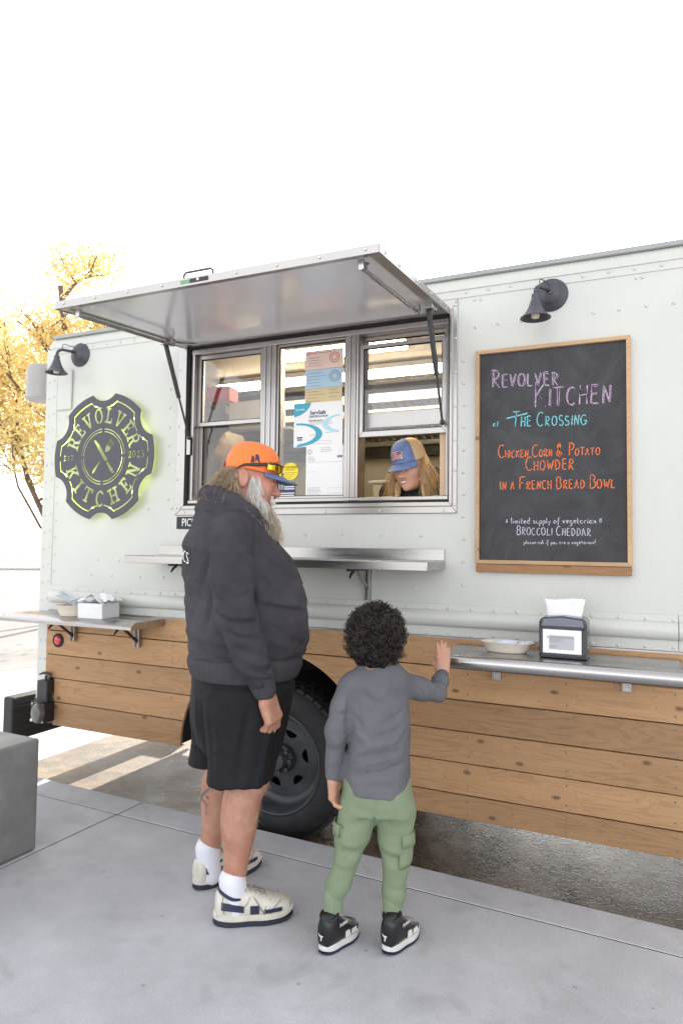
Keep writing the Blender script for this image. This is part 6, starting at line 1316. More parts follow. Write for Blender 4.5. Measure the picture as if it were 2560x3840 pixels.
# socks and shoes
def sock(sg, top, rb, parent, person, m, a_, e_=(.012, 0, -.075)):
    F = Field(a_-np.array([.10, .10, .12]), a_+np.array([.10, .10, .09]), .005); F.cap(a_+np.array([0, 0, top]), a_+np.array(e_), rb, rb*.96, .01); v, Fq = F.mesh(1); return person.add('sock', v, Fq, m, parent)
for sg in (-1, 1): sock(sg, .030, .0505, man, MAN, sock_m, AN[sg])
def shoe_frame(he, to): d = to-he; L = np.linalg.norm(d); d = d/L; return he, d, np.array([-d[1], d[0], 0]), L
def shoe(person, parent, he, to, prof, soles, wid, mats, high=False, lift=0.0):
    """upper lofted along the foot from heel to toe, with a separate sole"""
    h0, d, s_, L = shoe_frame(he, to); W3 = lambda x, y, z: person.W(h0+d*x*L+s_*y+np.array([0, 0, z+lift]))
    q = MB(); n = 24; secs = prof
    for (x, zc, hz, hw, lean) in secs:
        for k in range(n): t = 2*math.pi*k/n; c, sn = math.cos(t), math.sin(t); q.v.append(tuple(W3(x+lean*sn, hw*math.copysign(abs(c)**.75, c), zc+hz*math.copysign(abs(sn)**.85, sn))))
    for i in range(len(secs)-1):
        for k in range(n): q.f.append([i*n+k, i*n+(k+1) % n, (i+1)*n+(k+1) % n, (i+1)*n+k]); q.mi.append(0)
    q.f.append(list(range(n-1, -1, -1))); q.f.append([(len(secs)-1)*n+k for k in range(n)]); q.mi += [0, 0]
    up = empty('shoe', tuple(W3(.5, 0, 0))); adopt(up, parent); o = q.build('upper', mats[0], up, smooth=True); md = o.modifiers.new('sub', 'SUBSURF'); md.levels = md.render_levels = 1
    for (name, z0, z1, grow, m_) in soles:
        q = MB(); out = []
        for t in np.linspace(0, 2*math.pi, 56, endpoint=False):
            c, sn = math.cos(t), math.sin(t); x = .5+.51*math.copysign(abs(c)**.8, c); wv_ = (wid[0]+(wid[1]-wid[0])*max(0, min(1, x*1.6)))*(1-.12*math.exp(-((x-.42)/.14)**2)); out.append((x, (wv_+grow)*math.copysign(abs(sn)**.8, sn)))
        vs_ = [W3(x, y, z0+(.014*max(0, (x-.80)/.2)**2)+(.006*max(0, (.12-x)/.12))) for x, y in out]+[W3(x*1.0, y*1.02, z1(x)) for x, y in out]; q.add(vs_, [tuple(range(55, -1, -1)), tuple(range(56, 112))]+[(i, (i+1) % 56, 56+(i+1) % 56, 56+i) for i in range(56)]); q.build(name, m_, up, bev=.003, seg=2)
    return up, W3
mprof = [(.010, .066, .036, .024, 0), (.035, .068, .052, .036, 0), (.12, .070, .056, .042, 0), (.25, .066, .054, .043, 0), (.36, .066, .060, .044, 0), (.46, .062, .056, .047, 0), (.58, .056, .047, .051, 0), (.70, .050, .040, .054, 0), (.82, .047, .034, .052, 0), (.92, .044, .028, .043, 0), (.985, .040, .018, .024, 0)]
for sg in (-1, 1):
    up, W3 = shoe(MAN, man, HE[sg], TO[sg], mprof, [('outsole', .001, lambda x: .017+.016*max(0, .35-x), .004, outsole), ('midsole', .0175, lambda x: .040+.016*max(0, .35-x)+.008*max(0, x-.85)/.15, .002, leather)], (.043, .057), [leather])
    side = 1 if sg == 1 else -1
    for s2 in (-1, 1):
        for (x0, x1, za, zb, zc, zd) in ((.08, .36, .092, .066, .072, .050), (.44, .55, .072, .044, .072, .044), (.62, .84, .056, .044, .060, .046)):
            q = MB(); n = 6; ys = lambda x: s2*(np.interp(x, [p[0] for p in mprof], [p[3] for p in mprof])+.0035)
            row = [(x0+(x1-x0)*i/n) for i in range(n+1)]; vs_ = [W3(x, ys(x)*(1-.25*max(0, (za+(zc-za)*i/n-.07)/.04)), za+(zc-za)*i/n) for i, x in enumerate(row)]+[W3(x, ys(x), zb+(zd-zb)*i/n) for i, x in enumerate(row)]
            q.add(vs_, [(i, i+1, n+2+i, n+1+i) for i in range(n)]); o = q.build('side_patch', navy_m, up); md = o.modifiers.new('t', 'SOLIDIFY'); md.thickness = .002; md.offset = 0
    q = MB(); q.tube([W3(.06+.115*(1-math.cos(t))*1.35, (.046)*math.sin(t), .112-.020*math.sin(t/2)**2+.012*max(0, math.cos(t))) for t in np.linspace(0, 2*math.pi, 30)], .006, 8, False); q.build('collar', navy_m, up, smooth=True)
    q = MB()
    for s2 in (-1, 1):
        for pts_ in ([(.34, .045, .062), (.40, .044, .080), (.44, .038, .100)], [(.54, .050, .046), (.56, .046, .070), (.60, .034, .092)], [(.70, .056, .050), (.76, .050, .066), (.84, .030, .078)], [(.12, .043, .050), (.09, .040, .080), (.10, .034, .108)], [(.60, .054, .046), (.64, .049, .066), (.70, .036, .084)]): q.tube([W3(x, s2*(y+.001), z) for x, y, z in pts_], .0013, 5)
    q.build('seam_lines', mat('grey_seam', (.22, .20, .18), .8, var=0) if 'grey_seam' not in MATS else MATS['grey_seam'], up)
    q = MB(); lace = mat('grey_lace', (.30, .26, .23), .9, var=.1) if 'grey_lace' not in MATS else MATS['grey_lace']
    for i in range(5):
        x = .36+.065*i; zt = np.interp(x, [p[0] for p in mprof], [p[1]+p[2] for p in mprof])+.001
        q.tube([W3(x, -.026, zt-.010), W3(x+.012, 0, zt+.004), W3(x+.03, .026, zt-.010)], .0022, 5); q.tube([W3(x, .026, zt-.010), W3(x+.012, 0, zt+.005), W3(x+.03, -.026, zt-.010)], .0022, 5)
    for a_ in (-1, 1): q.tube([W3(.40, 0, .106), W3(.46, a_*.030, .105), W3(.52, a_*.048, .085), W3(.58, a_*.054, .055), W3(.62, a_*.056, .040)], .0022, 5); q.tube([W3(.40, 0, .106), W3(.50, a_*.012, .117), W3(.62, a_*.02, .098)], .0022, 5)
    q.build('laces', lace, up, smooth=True)
vv_ = v_body[(v_body[:, 2] > .17) & (v_body[:, 2] < .50)]; r_ = np.random.default_rng(77); ii = r_.choice(len(vv_), 2600); rt = vv_[ii]; ax0 = np.where(rt[:, 1:2] > 0, 1, 0); cen = np.where(rt[:, 1:2] > 0, ((KN[1]+AN[1])/2)[None, :], ((KN[-1]+AN[-1])/2)[None, :]); dl = (rt-cen)*np.array([1, 1, 0]); dl /= np.linalg.norm(dl, axis=1, keepdims=True)+1e-9; dl = dl*.5+np.array([0, 0, -.7])+r_.normal(0, .3, (len(ii), 3))
t_h = np.linspace(0, 1, 3)[None, :, None]; pa = rt[:, None, :]+dl[:, None, :]*t_h*r_.uniform(.008, .018, (len(ii), 1, 1)); strands('leg_hair', None, MAN.W(pa.reshape(-1, 3)).reshape(pa.shape), np.full(len(ii), .0003), hair_m, man)
# tattoo lying on the left calf
q = MB(); ax_ = lambda z: KN[1]+(AN[1]-KN[1])*((KN[1][2]-z)/(KN[1][2]-AN[1][2]))
def on_leg(th, z):
    p = ax_(z)+np.array([math.cos(R(th)), math.sin(R(th)), 0])*.06; p = LEG.snap(p, 6); c_ = ax_(z); d_ = p-c_; d_ /= np.linalg.norm(d_); return tuple(MAN.W(p+d_*.0012))
for path, wd_ in (([(172, .335), (180, .36), (192, .385), (206, .405), (222, .43)], .012), ([(180, .37), (190, .36), (205, .352), (216, .34)], .013), ([(205, .352), (212, .325), (214, .30)], .009), ([(196, .385), (205, .375), (214, .372)], .012), ([(176, .335), (176, .31), (180, .29)], .010), ([(214, .415), (218, .395)], .008)):
    n_ = len(path); dn = []
    for (t0, z0), (t1, z1) in zip(path[:-1], path[1:]):
        for k in range(4): dn.append((t0+(t1-t0)*k/4, z0+(z1-z0)*k/4))
    dn.append(path[-1]); o_ = len(q.v)
    for k, (t0, z0) in enumerate(dn):
        w_ = wd_*(.35+.65*math.sin(math.pi*(k+.6)/(len(dn)+.2))); q.v += [on_leg(t0-w_*260, z0+w_*.5), on_leg(t0+w_*260, z0-w_*.5)]
    for k in range(len(dn)-1): q.f.append([o_+2*k, o_+2*k+1, o_+2*k+3, o_+2*k+2]); q.mi.append(0)
me = bpy.data.meshes.new('tattoo'); me.from_pydata(q.v, [], q.f); me.shade_smooth(); link('tattoo', me, tat, man)
# cap
capo = empty('cap', tuple(MAN.W(HP(0, 0, .05)))); adopt(capo, man)
cap_shape(lambda x, y, z: Vector(MAN.W(HP(x-.004, y, z))), .106, .088, .108, .040, .082, 1.0, .016, [orange_m, blue_twill, None], capo, 'cap', 62, back_gap=None, crown=1.15, brim_curve=.020)
q = MB(); q.obox(Vector(MAN.W(HP(-.112, -.010, .038))), Vector(MAN.M @ HM @ np.array([.003, 0, 0])), Vector(MAN.M @ HM @ np.array([0, .016, 0])), Vector(MAN.M @ HM @ np.array([0, 0, .010]))); q.build('strap', mat('red_brown_strap', (.35, .06, .03), .8, var=.1), capo, bev=.002)
def dome(th, zz, off=.0015):
    ph = math.asin(min(1, max(0, zz))**(1/.92)); cr = math.cos(ph)**(.80/1.15); fx = 1+.05*max(0, math.cos(th))*math.sin(ph*2); return Vector(MAN.W(HP(-.004+(.106*cr*fx+off)*math.cos(th), (.088*cr+off)*math.sin(th), .040+.108*zz)))
def patch(polys, m_, name, parent, off=.002):
    q = MB()
    for poly in polys: q.add([dome(R(a), z, off) for a, z in poly], [tuple(range(len(poly)))])
    return q.build(name, m_, parent)
patch([[(-97, .16), (-97, .42), (-93, .40), (-90, .28), (-90, .17)], [(-88, .20), (-90, .46), (-86, .50), (-82, .44), (-80, .30), (-76, .17), (-79, .16), (-84, .30)]], navy_m, 'side_mark', capo)
lettering_pts = [(-96+5*i, .04) for i in range(5)]
patch([[(a, .02), (a, .09), (a+1.2, .09), (a+1.2, .02)] for a, _ in lettering_pts], navy_m, 'side_lettering', capo)
patch([[(-38, .30), (-33, .42), (-20, .46), (-8, .40), (-4, .33), (-16, .36), (-28, .30), (-34, .22)]], mat('red_embroidery', (.60, .07, .05), .7, var=.1), 'front_mark', capo, .003)
patch([[(-30, .20), (-24, .30), (-12, .34), (4, .30), (10, .18), (-8, .14), (-22, .14)]], mat('white_embroidery', (.70, .74, .80), .7, var=.1), 'front_mark', capo, .0024)
# sunglasses resting on the cap
sg_ = empty('sunglasses', tuple(dome(0, .1)), 'black wraparound sunglasses with yellow mirrored lenses resting on the orange cap', 'sunglasses')
lens_m = mat('yellow_mirror_lens', (.80, .50, .04), .06, 1.0, var=.35, vscale=30)
for s2 in (-1, 1):
    q = MB(); nA, nB = 12, 6
    for j in range(nB):
        for i in range(nA): a = s2*(4+60*i/(nA-1)); z_ = -.02+.36*j/(nB-1)*(1-.20*(i/(nA-1))**2)+.02; q.v.append(tuple(dome(R(a), z_, .017-.004*(j/(nB-1)))))
    for j in range(nB-1):
        for i in range(nA-1): q.f.append([j*nA+i, j*nA+i+1, (j+1)*nA+i+1, (j+1)*nA+i]); q.mi.append(0)
    o = q.build('lens', lens_m, sg_, smooth=True); md = o.modifiers.new('t', 'SOLIDIFY'); md.thickness = .002
    q = MB(); q.tube([dome(R(s2*a), z_, o_) for a, z_, o_ in ((0, .30, .016), (15, .31, .017), (35, .30, .016), (55, .25, .014), (66, .20, .010), (80, .13, .006), (95, .08, .005), (108, .03, .005))]+[Vector(MAN.W(HP(-.052, s2*.089, .034))), Vector(MAN.W(HP(-.066, s2*.083, .020)))], [.003, .003, .0035, .005, .0065, .0065, .006, .005, .004, .003], 8); q.build('temple', strut_black, sg_, smooth=True)
q = MB(); q.tube([dome(R(a), .06, .018) for a in (-6, 0, 6)], .004, 6); q.build('nose_bridge', strut_black, sg_)

# hair and beard
F = Field((-.20, -.16, 1.36), (.22, .16, 1.72), .006)
F.chain([HP(.035, 0, -.055), HP(.055, 0, -.115), HP(.075, 0, -.18)], [.050, .046, .026], .03); F.noise(90, .004, 2); v, Fq = F.mesh(1); MAN.add('beard_mass', v, Fq, beard_m, man)
F = Field((-.20, -.16, 1.44), (.10, .16, 1.74), .006); F.ell(HP(-.045, 0, -.015), np.array([.060, .076, .075]), HM, .02); F.cap(HP(-.07, 0, -.05), HP(-.085, 0, -.11), .055, .035, .03); F.noise(90, .004, 4); v, Fq = F.mesh(1); MAN.add('hair_mass', v, Fq, hair_m, man)
rg = np.random.default_rng(5)
def hairs(n, root_fn, step_fn, K=9): return np.stack([np.array(root_fn(i)) for i in range(n)])
def grow(roots, dirs, L, grav, wob, K=9, seed=0, curl=0.0):
    r = np.random.default_rng(seed); n = len(roots); P = [roots]; d = dirs.copy(); g = np.array([0, 0, -1.0]); ph = r.uniform(0, 6.28, (n, 3)); fr = r.uniform(.6, 1.6, (n, 1))
    for k in range(1, K):
        w_ = np.sin(ph+k*fr*1.3)*wob; d = d+g*grav[:, None]*(1/K)+w_; d /= np.linalg.norm(d, axis=1, keepdims=True); P.append(P[-1]+d*(L/(K-1))[:, None])
    return np.stack(P, 1)
HG = np.gradient(HOOD.f, HOOD.h)
def lay_over(pa, gap=.003, it=4):              # hair that would dive into the hoodie lies on top of it
    q = pa.reshape(-1, 3).copy()
    for _ in range(it):
        i = np.clip(np.rint((q-HOOD.lo)/HOOD.h).astype(int), 0, HOOD.n-1); f = HOOD.f[i[:, 0], i[:, 1], i[:, 2]]; g_ = np.stack([h_[i[:, 0], i[:, 1], i[:, 2]] for h_ in HG], 1); L = np.linalg.norm(g_, axis=1)+1e-6
        m_ = (f < gap) & (L > .2); q[m_] += (g_[m_]/L[m_, None])*np.minimum(gap-f[m_], .02)[:, None]
    return q.reshape(pa.shape)
n = 2600                                        # long straggling hair from under the cap
th = R(1)*rg.uniform(124, 236, n); z = rg.uniform(-.05, .035, n); rt = np.array([HP(-.012+.092*math.cos(a)*1.0, .079*math.sin(a), zz) for a, zz in zip(th, z)])
dl = np.array([HM @ np.array([math.cos(a)*.55, math.sin(a)*.45, -.8]) for a in th])+rg.normal(0, .16, (n, 3)); Ln = rg.uniform(.05, .125, n)
pa = lay_over(grow(rt, dl, Ln, rg.uniform(.6, 1.8, n), .24, 9, 1))
strands('hair', None, MAN.W(pa.reshape(-1, 3)).reshape(pa.shape), rg.uniform(.0007, .0012, n), hair_m, man)
n = 420; th = R(1)*rg.uniform(222, 242, n); rt = np.array([HP(-.012+.088*math.cos(a), .084*math.sin(a), zz) for a, zz in zip(th, rg.uniform(-.055, -.01, n))]); dl = np.array([HM @ np.array([.10, -.18, -1.]) for a in th])+rg.normal(0, .10, (n, 3)); pa = grow(rt, dl, rg.uniform(.10, .19, n), rg.uniform(.2, .5, n), .14, 9, 2)+0
pa[:, :, 0] += np.linspace(0, 1, 9)[None, :]**1.5*.07
pa = lay_over(pa)
strands('side_hair', None, MAN.W(pa.reshape(-1, 3)).reshape(pa.shape), rg.uniform(.0007, .0011, n), hair_m, man)
def beard_roots(n, seed, front):
    r = np.random.default_rng(seed); out = []; dr = []
    while len(out) < n:
        a = r.uniform(-105, 105); t = r.uniform(0, 1)
        if front: a = r.uniform(-70, 70)
        x = .020+.066*math.cos(R(a))**1.0 if abs(a) < 90 else .020-.03*(abs(a)-90)/15*.5
        y = .058*math.sin(R(a)); zt = -.055-.03*math.cos(R(a)) if front else -.02+(-.062)*max(0, math.cos(R(a*.9))); zz = zt-t*(.062 if not front else .055)
        out.append(HP(x-.012*t+.004, y*(1-.25*t), zz)); dd = HM @ np.array([.35*math.cos(R(a))+.10, .30*math.sin(R(a)), -1.0]); dr.append(dd)
    return np.array(out), np.array(dr)
rt, dl = beard_roots(4200, 11, False); n = len(rt); pa = grow(rt, dl+rg.normal(0, .22, (n, 3)), rg.uniform(.04, .11, n), rg.uniform(.8, 2.2, n), .28, 8, 3)
strands('beard', None, MAN.W(pa.reshape(-1, 3)).reshape(pa.shape), rg.uniform(.0006, .001, n), white_m, man)
rt, dl = beard_roots(5200, 12, True); n = len(rt); pa = grow(rt, dl*np.array([1.1, .8, 1])+rg.normal(0, .17, (n, 3)), rg.uniform(.08, .175, n), rg.uniform(.5, 1.4, n), .22, 9, 4)
strands('long_beard', None, MAN.W(pa.reshape(-1, 3)).reshape(pa.shape), rg.uniform(.0007, .0012, n), beard_m, man)
n = 380; yy_ = rg.uniform(-.034, .034, n); rt = np.array([HP(.100-abs(y)*.35, y, rg.uniform(-.058, -.050)) for y in yy_]); dl = np.array([HM @ np.array([.35, y*18, -.9]) for y in yy_])+rg.normal(0, .2, (n, 3)); pa = grow(rt, dl, rg.uniform(.018, .034, n), rg.uniform(.5, 1, n), .15, 6, 5); strands('moustache', None, MAN.W(pa.reshape(-1, 3)).reshape(pa.shape), rg.uniform(.0006, .001, n), white_m, man)
n = 900; sd_ = np.where(rg.random(n) < .5, -1, 1); rt = np.array([HP(rg.uniform(-.006, .034), s2*rg.uniform(.066, .074), rg.uniform(-.055, .012)) for s2 in sd_]); dl = np.array([HM @ np.array([.25, s2*.25, -.9]) for s2 in sd_])+rg.normal(0, .22, (n, 3)); pa = grow(rt, dl, rg.uniform(.025, .06, n), rg.uniform(.5, 1, n), .2, 7, 15); strands('sideburns', None, MAN.W(pa.reshape(-1, 3)).reshape(pa.shape), rg.uniform(.0006, .001, n), white_m, man)
lid = mat('eyelid_line', (.09, .035, .028), .6, var=0)
for s2 in (-1, 1):
    q = MB(); q.tube([tuple(MAN.W(HP(.0885-abs(y-s2*.031)**2*26, y, -.004-abs(y-s2*.031)*.10))) for y in np.linspace(s2*.031-.017, s2*.031+.017, 8)], .0015, 5); q.build('eyelashes', lid, man)
n = 160; pa = []
for s2 in (-1, 1):
    y = s2*rg.uniform(.016, .05, n//2); rt = np.array([HP(.096-abs(a)*.35, a, .022+rg.uniform(-.003, .004)) for a in y]); dl = np.array([HM @ np.array([.25, s2*.8, .1]) for a in y])+rg.normal(0, .15, (n//2, 3)); pa.append(grow(rt, dl, rg.uniform(.010, .018, n//2), np.full(n//2, .4), .1, 5, 6))
pa = np.concatenate(pa); strands('eyebrows', None, MAN.W(pa.reshape(-1, 3)).reshape(pa.shape), np.full(len(pa), .0007), beard_m, man)
# ---------------------------------------------------------------- the boy
BOY = Person((-.93, -.79), 100); bj = BOY.J
skin_boy = skin_mat('boy_skin', (.46, .25, .165), (.50, .27, .19)); shirt_m = mat('slate_grey_jersey', (.125, .125, .138), .95, var=.14, vscale=5, bump=.0006, bscale=600, spec=.15, bump2=.006, bscale2=14); pants_m = mat('sage_green_fleece', (.205, .255, .165), .95, var=.10, vscale=6, bump=.0006, bscale=600, spec=.15, bump2=.006, bscale2=13); rib_g = mat('sage_ribbing', (.22, .27, .18), .95, var=.05, bump=.0015, bscale=70, stretch=(9, 9, .3)); curls_m = mat('black_curls', (.036, .027, .023), .5, var=.4, vscale=40, spec=.5)
hb = bj(.036, 1.062, .0); BHM = rotm(R(-6), R(4)); parts = []
F, BP = head_field(hb, BHM, .88, .0036, neck_to=bj(.042, .90, .0), ear_x=-.02); parts.append(F.mesh(1))
F = Field((-.20, -.35, .46), (.40, .22, .98), .010)
cm = lambda s_, z, n=0: bj(s_, z, n)
F.loft([(.47, *cm(.035, .47)[:2], .075, .10), (.60, *cm(.04, .6)[:2], .075, .10), (.78, *cm(.045, .78)[:2], .075, .10), (.89, *cm(.04, .89)[:2], .06, .09), (.93, *cm(.04, .93)[:2], .04, .05)], k=.03)
BSHL, BELL, BWRL = bj(-.062, .895, 0), bj(-.108, .735, -.02), bj(-.117, .572, .0); BSHR, BELR, BWRR = bj(.128, .905, .02), bj(.252, .880, .12), bj(.270, .948, .240)
F.chain([BSHL, BELL, BWRL], [.030, .022, .019], .015); F.chain([BSHR, BELR, BWRR], [.028, .018, .018], .012); parts.append(F.mesh(1))
Sb, Nb = BOY.M.T @ BOY.S, BOY.M.T @ BOY.N
F = Field(BWRL-np.array([.10, .10, .15]), BWRL+np.array([.10, .10, .05]), .003); F.cap(BWRL+np.array([0, 0, .04]), BWRL, .022, .020, .01)
hand_field(F, BWRL, np.array([0, 0, -1.])+Sb*.10, Sb*.75+Nb*-.35, Nb*.9-Sb*.1, .78, [(.35, .55, .4), (.45, .6, .4), (.5, .65, .4), (.55, .7, .4)], tcurl=.3, r=.0092); parts.append(F.mesh(1))
F = Field(BWRR-np.array([.10, .10, .07]), BWRR+np.array([.10, .10, .15]), .003); F.cap(BELR*.18+BWRR*.82, BWRR, .020, .019, .01)
hand_field(F, BWRR, np.array([0, 0, 1.])+Sb*.06+Nb*.20, Nb*1.0+np.array([0, 0, -.1]), -Sb, .66, [(.16, .16, .10), (.12, .14, .10), (.14, .14, .12), (.20, .16, .12)], spread=.045, tcurl=.9, r=.0092); parts.append(F.mesh(1))
BK = {1: bj(-.060, .31, -.02), -1: bj(.108, .27, .0)}; BA = {1: bj(-.112, .125, -.03), -1: bj(.099, .115, -.01)}; BH = {1: bj(-.020, .50, 0), -1: bj(.098, .50, 0)}
for sg in (1, -1):
    F = Field(np.minimum(BA[sg], BK[sg])-np.array([.08, .08, .10]), np.maximum(BH[sg], BK[sg])+.09, .007); F.chain([BH[sg], BK[sg], BA[sg], BA[sg]+np.array([0, 0, -.07])], [.052, .030, .024, .024], .02); parts.append(F.mesh(1))
v, Fq = join_vf(parts); boy = BOY.add('person', v, Fq, skin_boy, None); tag(boy, 'curly haired boy from behind in grey shirt and green trousers, hand on the shelf', 'person')
# shirt
F = Field((-.22, -.40, .50), (.36, .25, 1.0), .0055)
F.loft([(.530, *cm(.036, .53)[:2], .100, .122), (.58, *cm(.037, .58)[:2], .098, .122), (.66, *cm(.042, .66)[:2], .094, .114), (.785, *cm(.047, .785)[:2], .090, .111), (.87, *cm(.042, .87)[:2], .078, .105), (.925, *cm(.040, .925)[:2], .074, .088), (.980, *cm(.040, .980)[:2], .066, .070)], k=.015, pw=2.1)
F.cap(bj(-.035, .905, 0), bj(.105, .918, .0), .045, k=.04)
F.chain([BSHL, bj(-.088, .82, -.01), BELL, BWRL+np.array([0, 0, .008])], [.047, .043, .038, .031], .022); F.chain([BSHR, bj(.195, .892, .06), BELR, BELR*.4+BWRR*.6, BWRR+(BELR-BWRR)*.06], [.048, .041, .034, .030, .026], .014)
fo = F.fold
def bf_(s0, z0, s1, z1, w_, am): 
    n_ = -.090; fo(bj(s0, z0, n_), bj(s1, z1, n_), w_*.8, am*1.5)
for args in ((-.06, .66, .10, .70, .011, .009), (.10, .70, .155, .755, .010, .009), (-.06, .635, .12, .668, .010, -.009), (-.075, .60, .02, .625, .011, .008), (.02, .625, .15, .66, .010, .007), (-.05, .575, .10, .60, .010, -.008), (-.07, .79, -.03, .74, .010, -.008), (-.075, .73, .0, .70, .010, .007), (.06, .76, .155, .82, .010, -.006), (.02, .73, .13, .77, .012, .006), (-.04, .86, .05, .83, .014, -.005), (.10, .88, .16, .86, .010, -.009), (-.07, .69, .0, .675, .009, -.007), (.0, .56, .14, .57, .010, .006), (.05, .60, .15, .625, .009, -.006), (-.02, .90, .03, .86, .012, .004), (.09, .92, .06, .86, .012, .004)): bf_(*args)
for a_, b_, w_, am in ((bj(.15, .945, .0), bj(.20, .87, .0), .009, -.010), (bj(.18, .935, .03), bj(.22, .86, .03), .009, .008), (bj(.235, .925, .08), bj(.235, .85, .06), .009, -.009), (bj(.215, .93, .05), bj(.225, .86, .04), .008, -.007), (bj(.225, .905, .09), bj(.28, .90, .10), .008, -.014), (bj(.24, .93, .15), bj(.30, .91, .14), .008, -.012), (bj(.245, .945, .18), bj(.30, .93, .17), .007, .006), (bj(-.11, .80, -.05), bj(-.06, .79, -.05), .009, -.007), (bj(-.14, .73, -.05), bj(-.08, .725, -.05), .009, -.008), (bj(-.14, .70, -.04), bj(-.085, .69, -.05), .008, .006), (bj(-.145, .665, -.04), bj(-.09, .66, -.05), .008, -.007), (bj(-.145, .63, -.03), bj(-.09, .62, -.04), .008, .006), (bj(-.065, .86, -.04), bj(-.07, .74, -.05), .010, -.014)): fo(a_, b_, w_, am)
F.noise(34, .0022, 5)
v, Fq = F.mesh(2); shirt = BOY.add('shirt', v, Fq, shirt_m, boy)
q = MB(); q.tube([tuple(BOY.W(bj(.041, .976, 0)+np.array([.063*math.cos(t), .067*math.sin(t), -.002*math.cos(t)]))) for t in np.linspace(0, 2*math.pi, 40)], .007, 8, False); q.build('collar', shirt_m, shirt, smooth=True)
# trousers
F = Field((-.26, -.26, .08), (.26, .28, .62), .006)
F.loft([(.46, *cm(.040, .46)[:2], .098, .122), (.53, *cm(.040, .53)[:2], .098, .124), (.60, *cm(.040, .6)[:2], .090, .114)], k=.02, pw=2.2)
for sg, hp0 in ((1, bj(-.022, .47, 0)), (-1, bj(.105, .47, 0))):
    k_, a_ = BK[sg], BA[sg]; F.chain([hp0, hp0*.45+k_*.55, k_, k_*.4+a_*.6, a_+np.array([0, 0, .03])], [.074, .061, .047, .040, .036], .016)
for a_, b_, w_, am in ((bj(.032, .50, -.10), bj(.032, .44, -.08), .008, -.014), (bj(-.08, .40, -.06), bj(.0, .42, -.07), .010, -.006), (bj(-.10, .345, -.06), bj(-.01, .33, -.07), .010, .008), (bj(-.10, .315, -.07), bj(-.02, .30, -.07), .009, -.009), (bj(-.12, .27, -.07), bj(-.05, .255, -.07), .009, .006), (bj(.06, .30, -.05), bj(.15, .285, -.05), .010, -.009), (bj(.06, .325, -.06), bj(.15, .315, -.05), .010, .008), (bj(.065, .265, -.05), bj(.14, .25, -.05), .009, .007), (bj(-.14, .20, -.07), bj(-.08, .195, -.07), .008, -.006), (bj(.07, .19, -.04), bj(.13, .18, -.04), .008, -.006), (bj(.06, .41, -.085), bj(.15, .43, -.06), .012, .006), (bj(-.06, .46, -.09), bj(.02, .45, -.09), .012, -.005)): F.fold(a_, b_, w_, am)
F.noise(30, .002, 8); v, Fq = F.mesh(1); pants = BOY.add('trousers', v, Fq, pants_m, boy)
for sg in (1, -1):
    a_ = BA[sg]; F = Field(a_-np.array([.07, .07, .07]), a_+np.array([.07, .07, .09]), .0045); F.cap(a_+np.array([0, 0, .036]), a_+np.array([0, 0, -.012]), .0365, .0345, .0); F.cut((0, 0, -1), -(a_[2]-.026)); v, Fq = F.mesh(1); BOY.add('leg_cuff', v, Fq, rib_g, pants)
    hp0 = bj(-.022, .47, 0) if sg == 1 else bj(.105, .47, 0); mid_ = hp0*.35+BK[sg]*.65; out_ = np.array([0, sg*1.0, 0])-np.array([.35, 0, 0]); out_ /= np.linalg.norm(out_)
    c = mid_+out_*.053; tan = np.cross(np.array([0, 0, 1.]), out_); G = lambda u, h, o: tuple(BOY.W(c+tan*u+np.array([0, 0, h])+out_*o))
    q = MB(); gx = 7
    for j in range(gx):
        for i in range(gx): u, h = -.042+.084*i/(gx-1), -.062+.115*j/(gx-1); q.v.append(G(u, h, .010*(1-abs(2*i/(gx-1)-1)**4)*(1-abs(2*j/(gx-1)-1)**4)-7.5*u*u-.10*max(0, -h)*.4))
    for j in range(gx-1):
        for i in range(gx-1): q.f.append([j*gx+i, j*gx+i+1, (j+1)*gx+i+1, (j+1)*gx+i]); q.mi.append(0)
    o = q.build('cargo_pocket', pants_m, pants, smooth=True); md = o.modifiers.new('t', 'SOLIDIFY'); md.thickness = .004; md.offset = 0
    q = MB()
    for j in range(3):
        for i in range(gx): u, h = -.045+.090*i/(gx-1), .056-.042*j/2; q.v.append(G(u, h, .012+.004*(j/2)-7.5*u*u))
    for j in range(2):
        for i in range(gx-1): q.f.append([j*gx+i, j*gx+i+1, (j+1)*gx+i+1, (j+1)*gx+i]); q.mi.append(0)
    o = q.build('pocket_flap', pants_m, pants, smooth=True); md = o.modifiers.new('t', 'SOLIDIFY'); md.thickness = .004; md.offset = 0
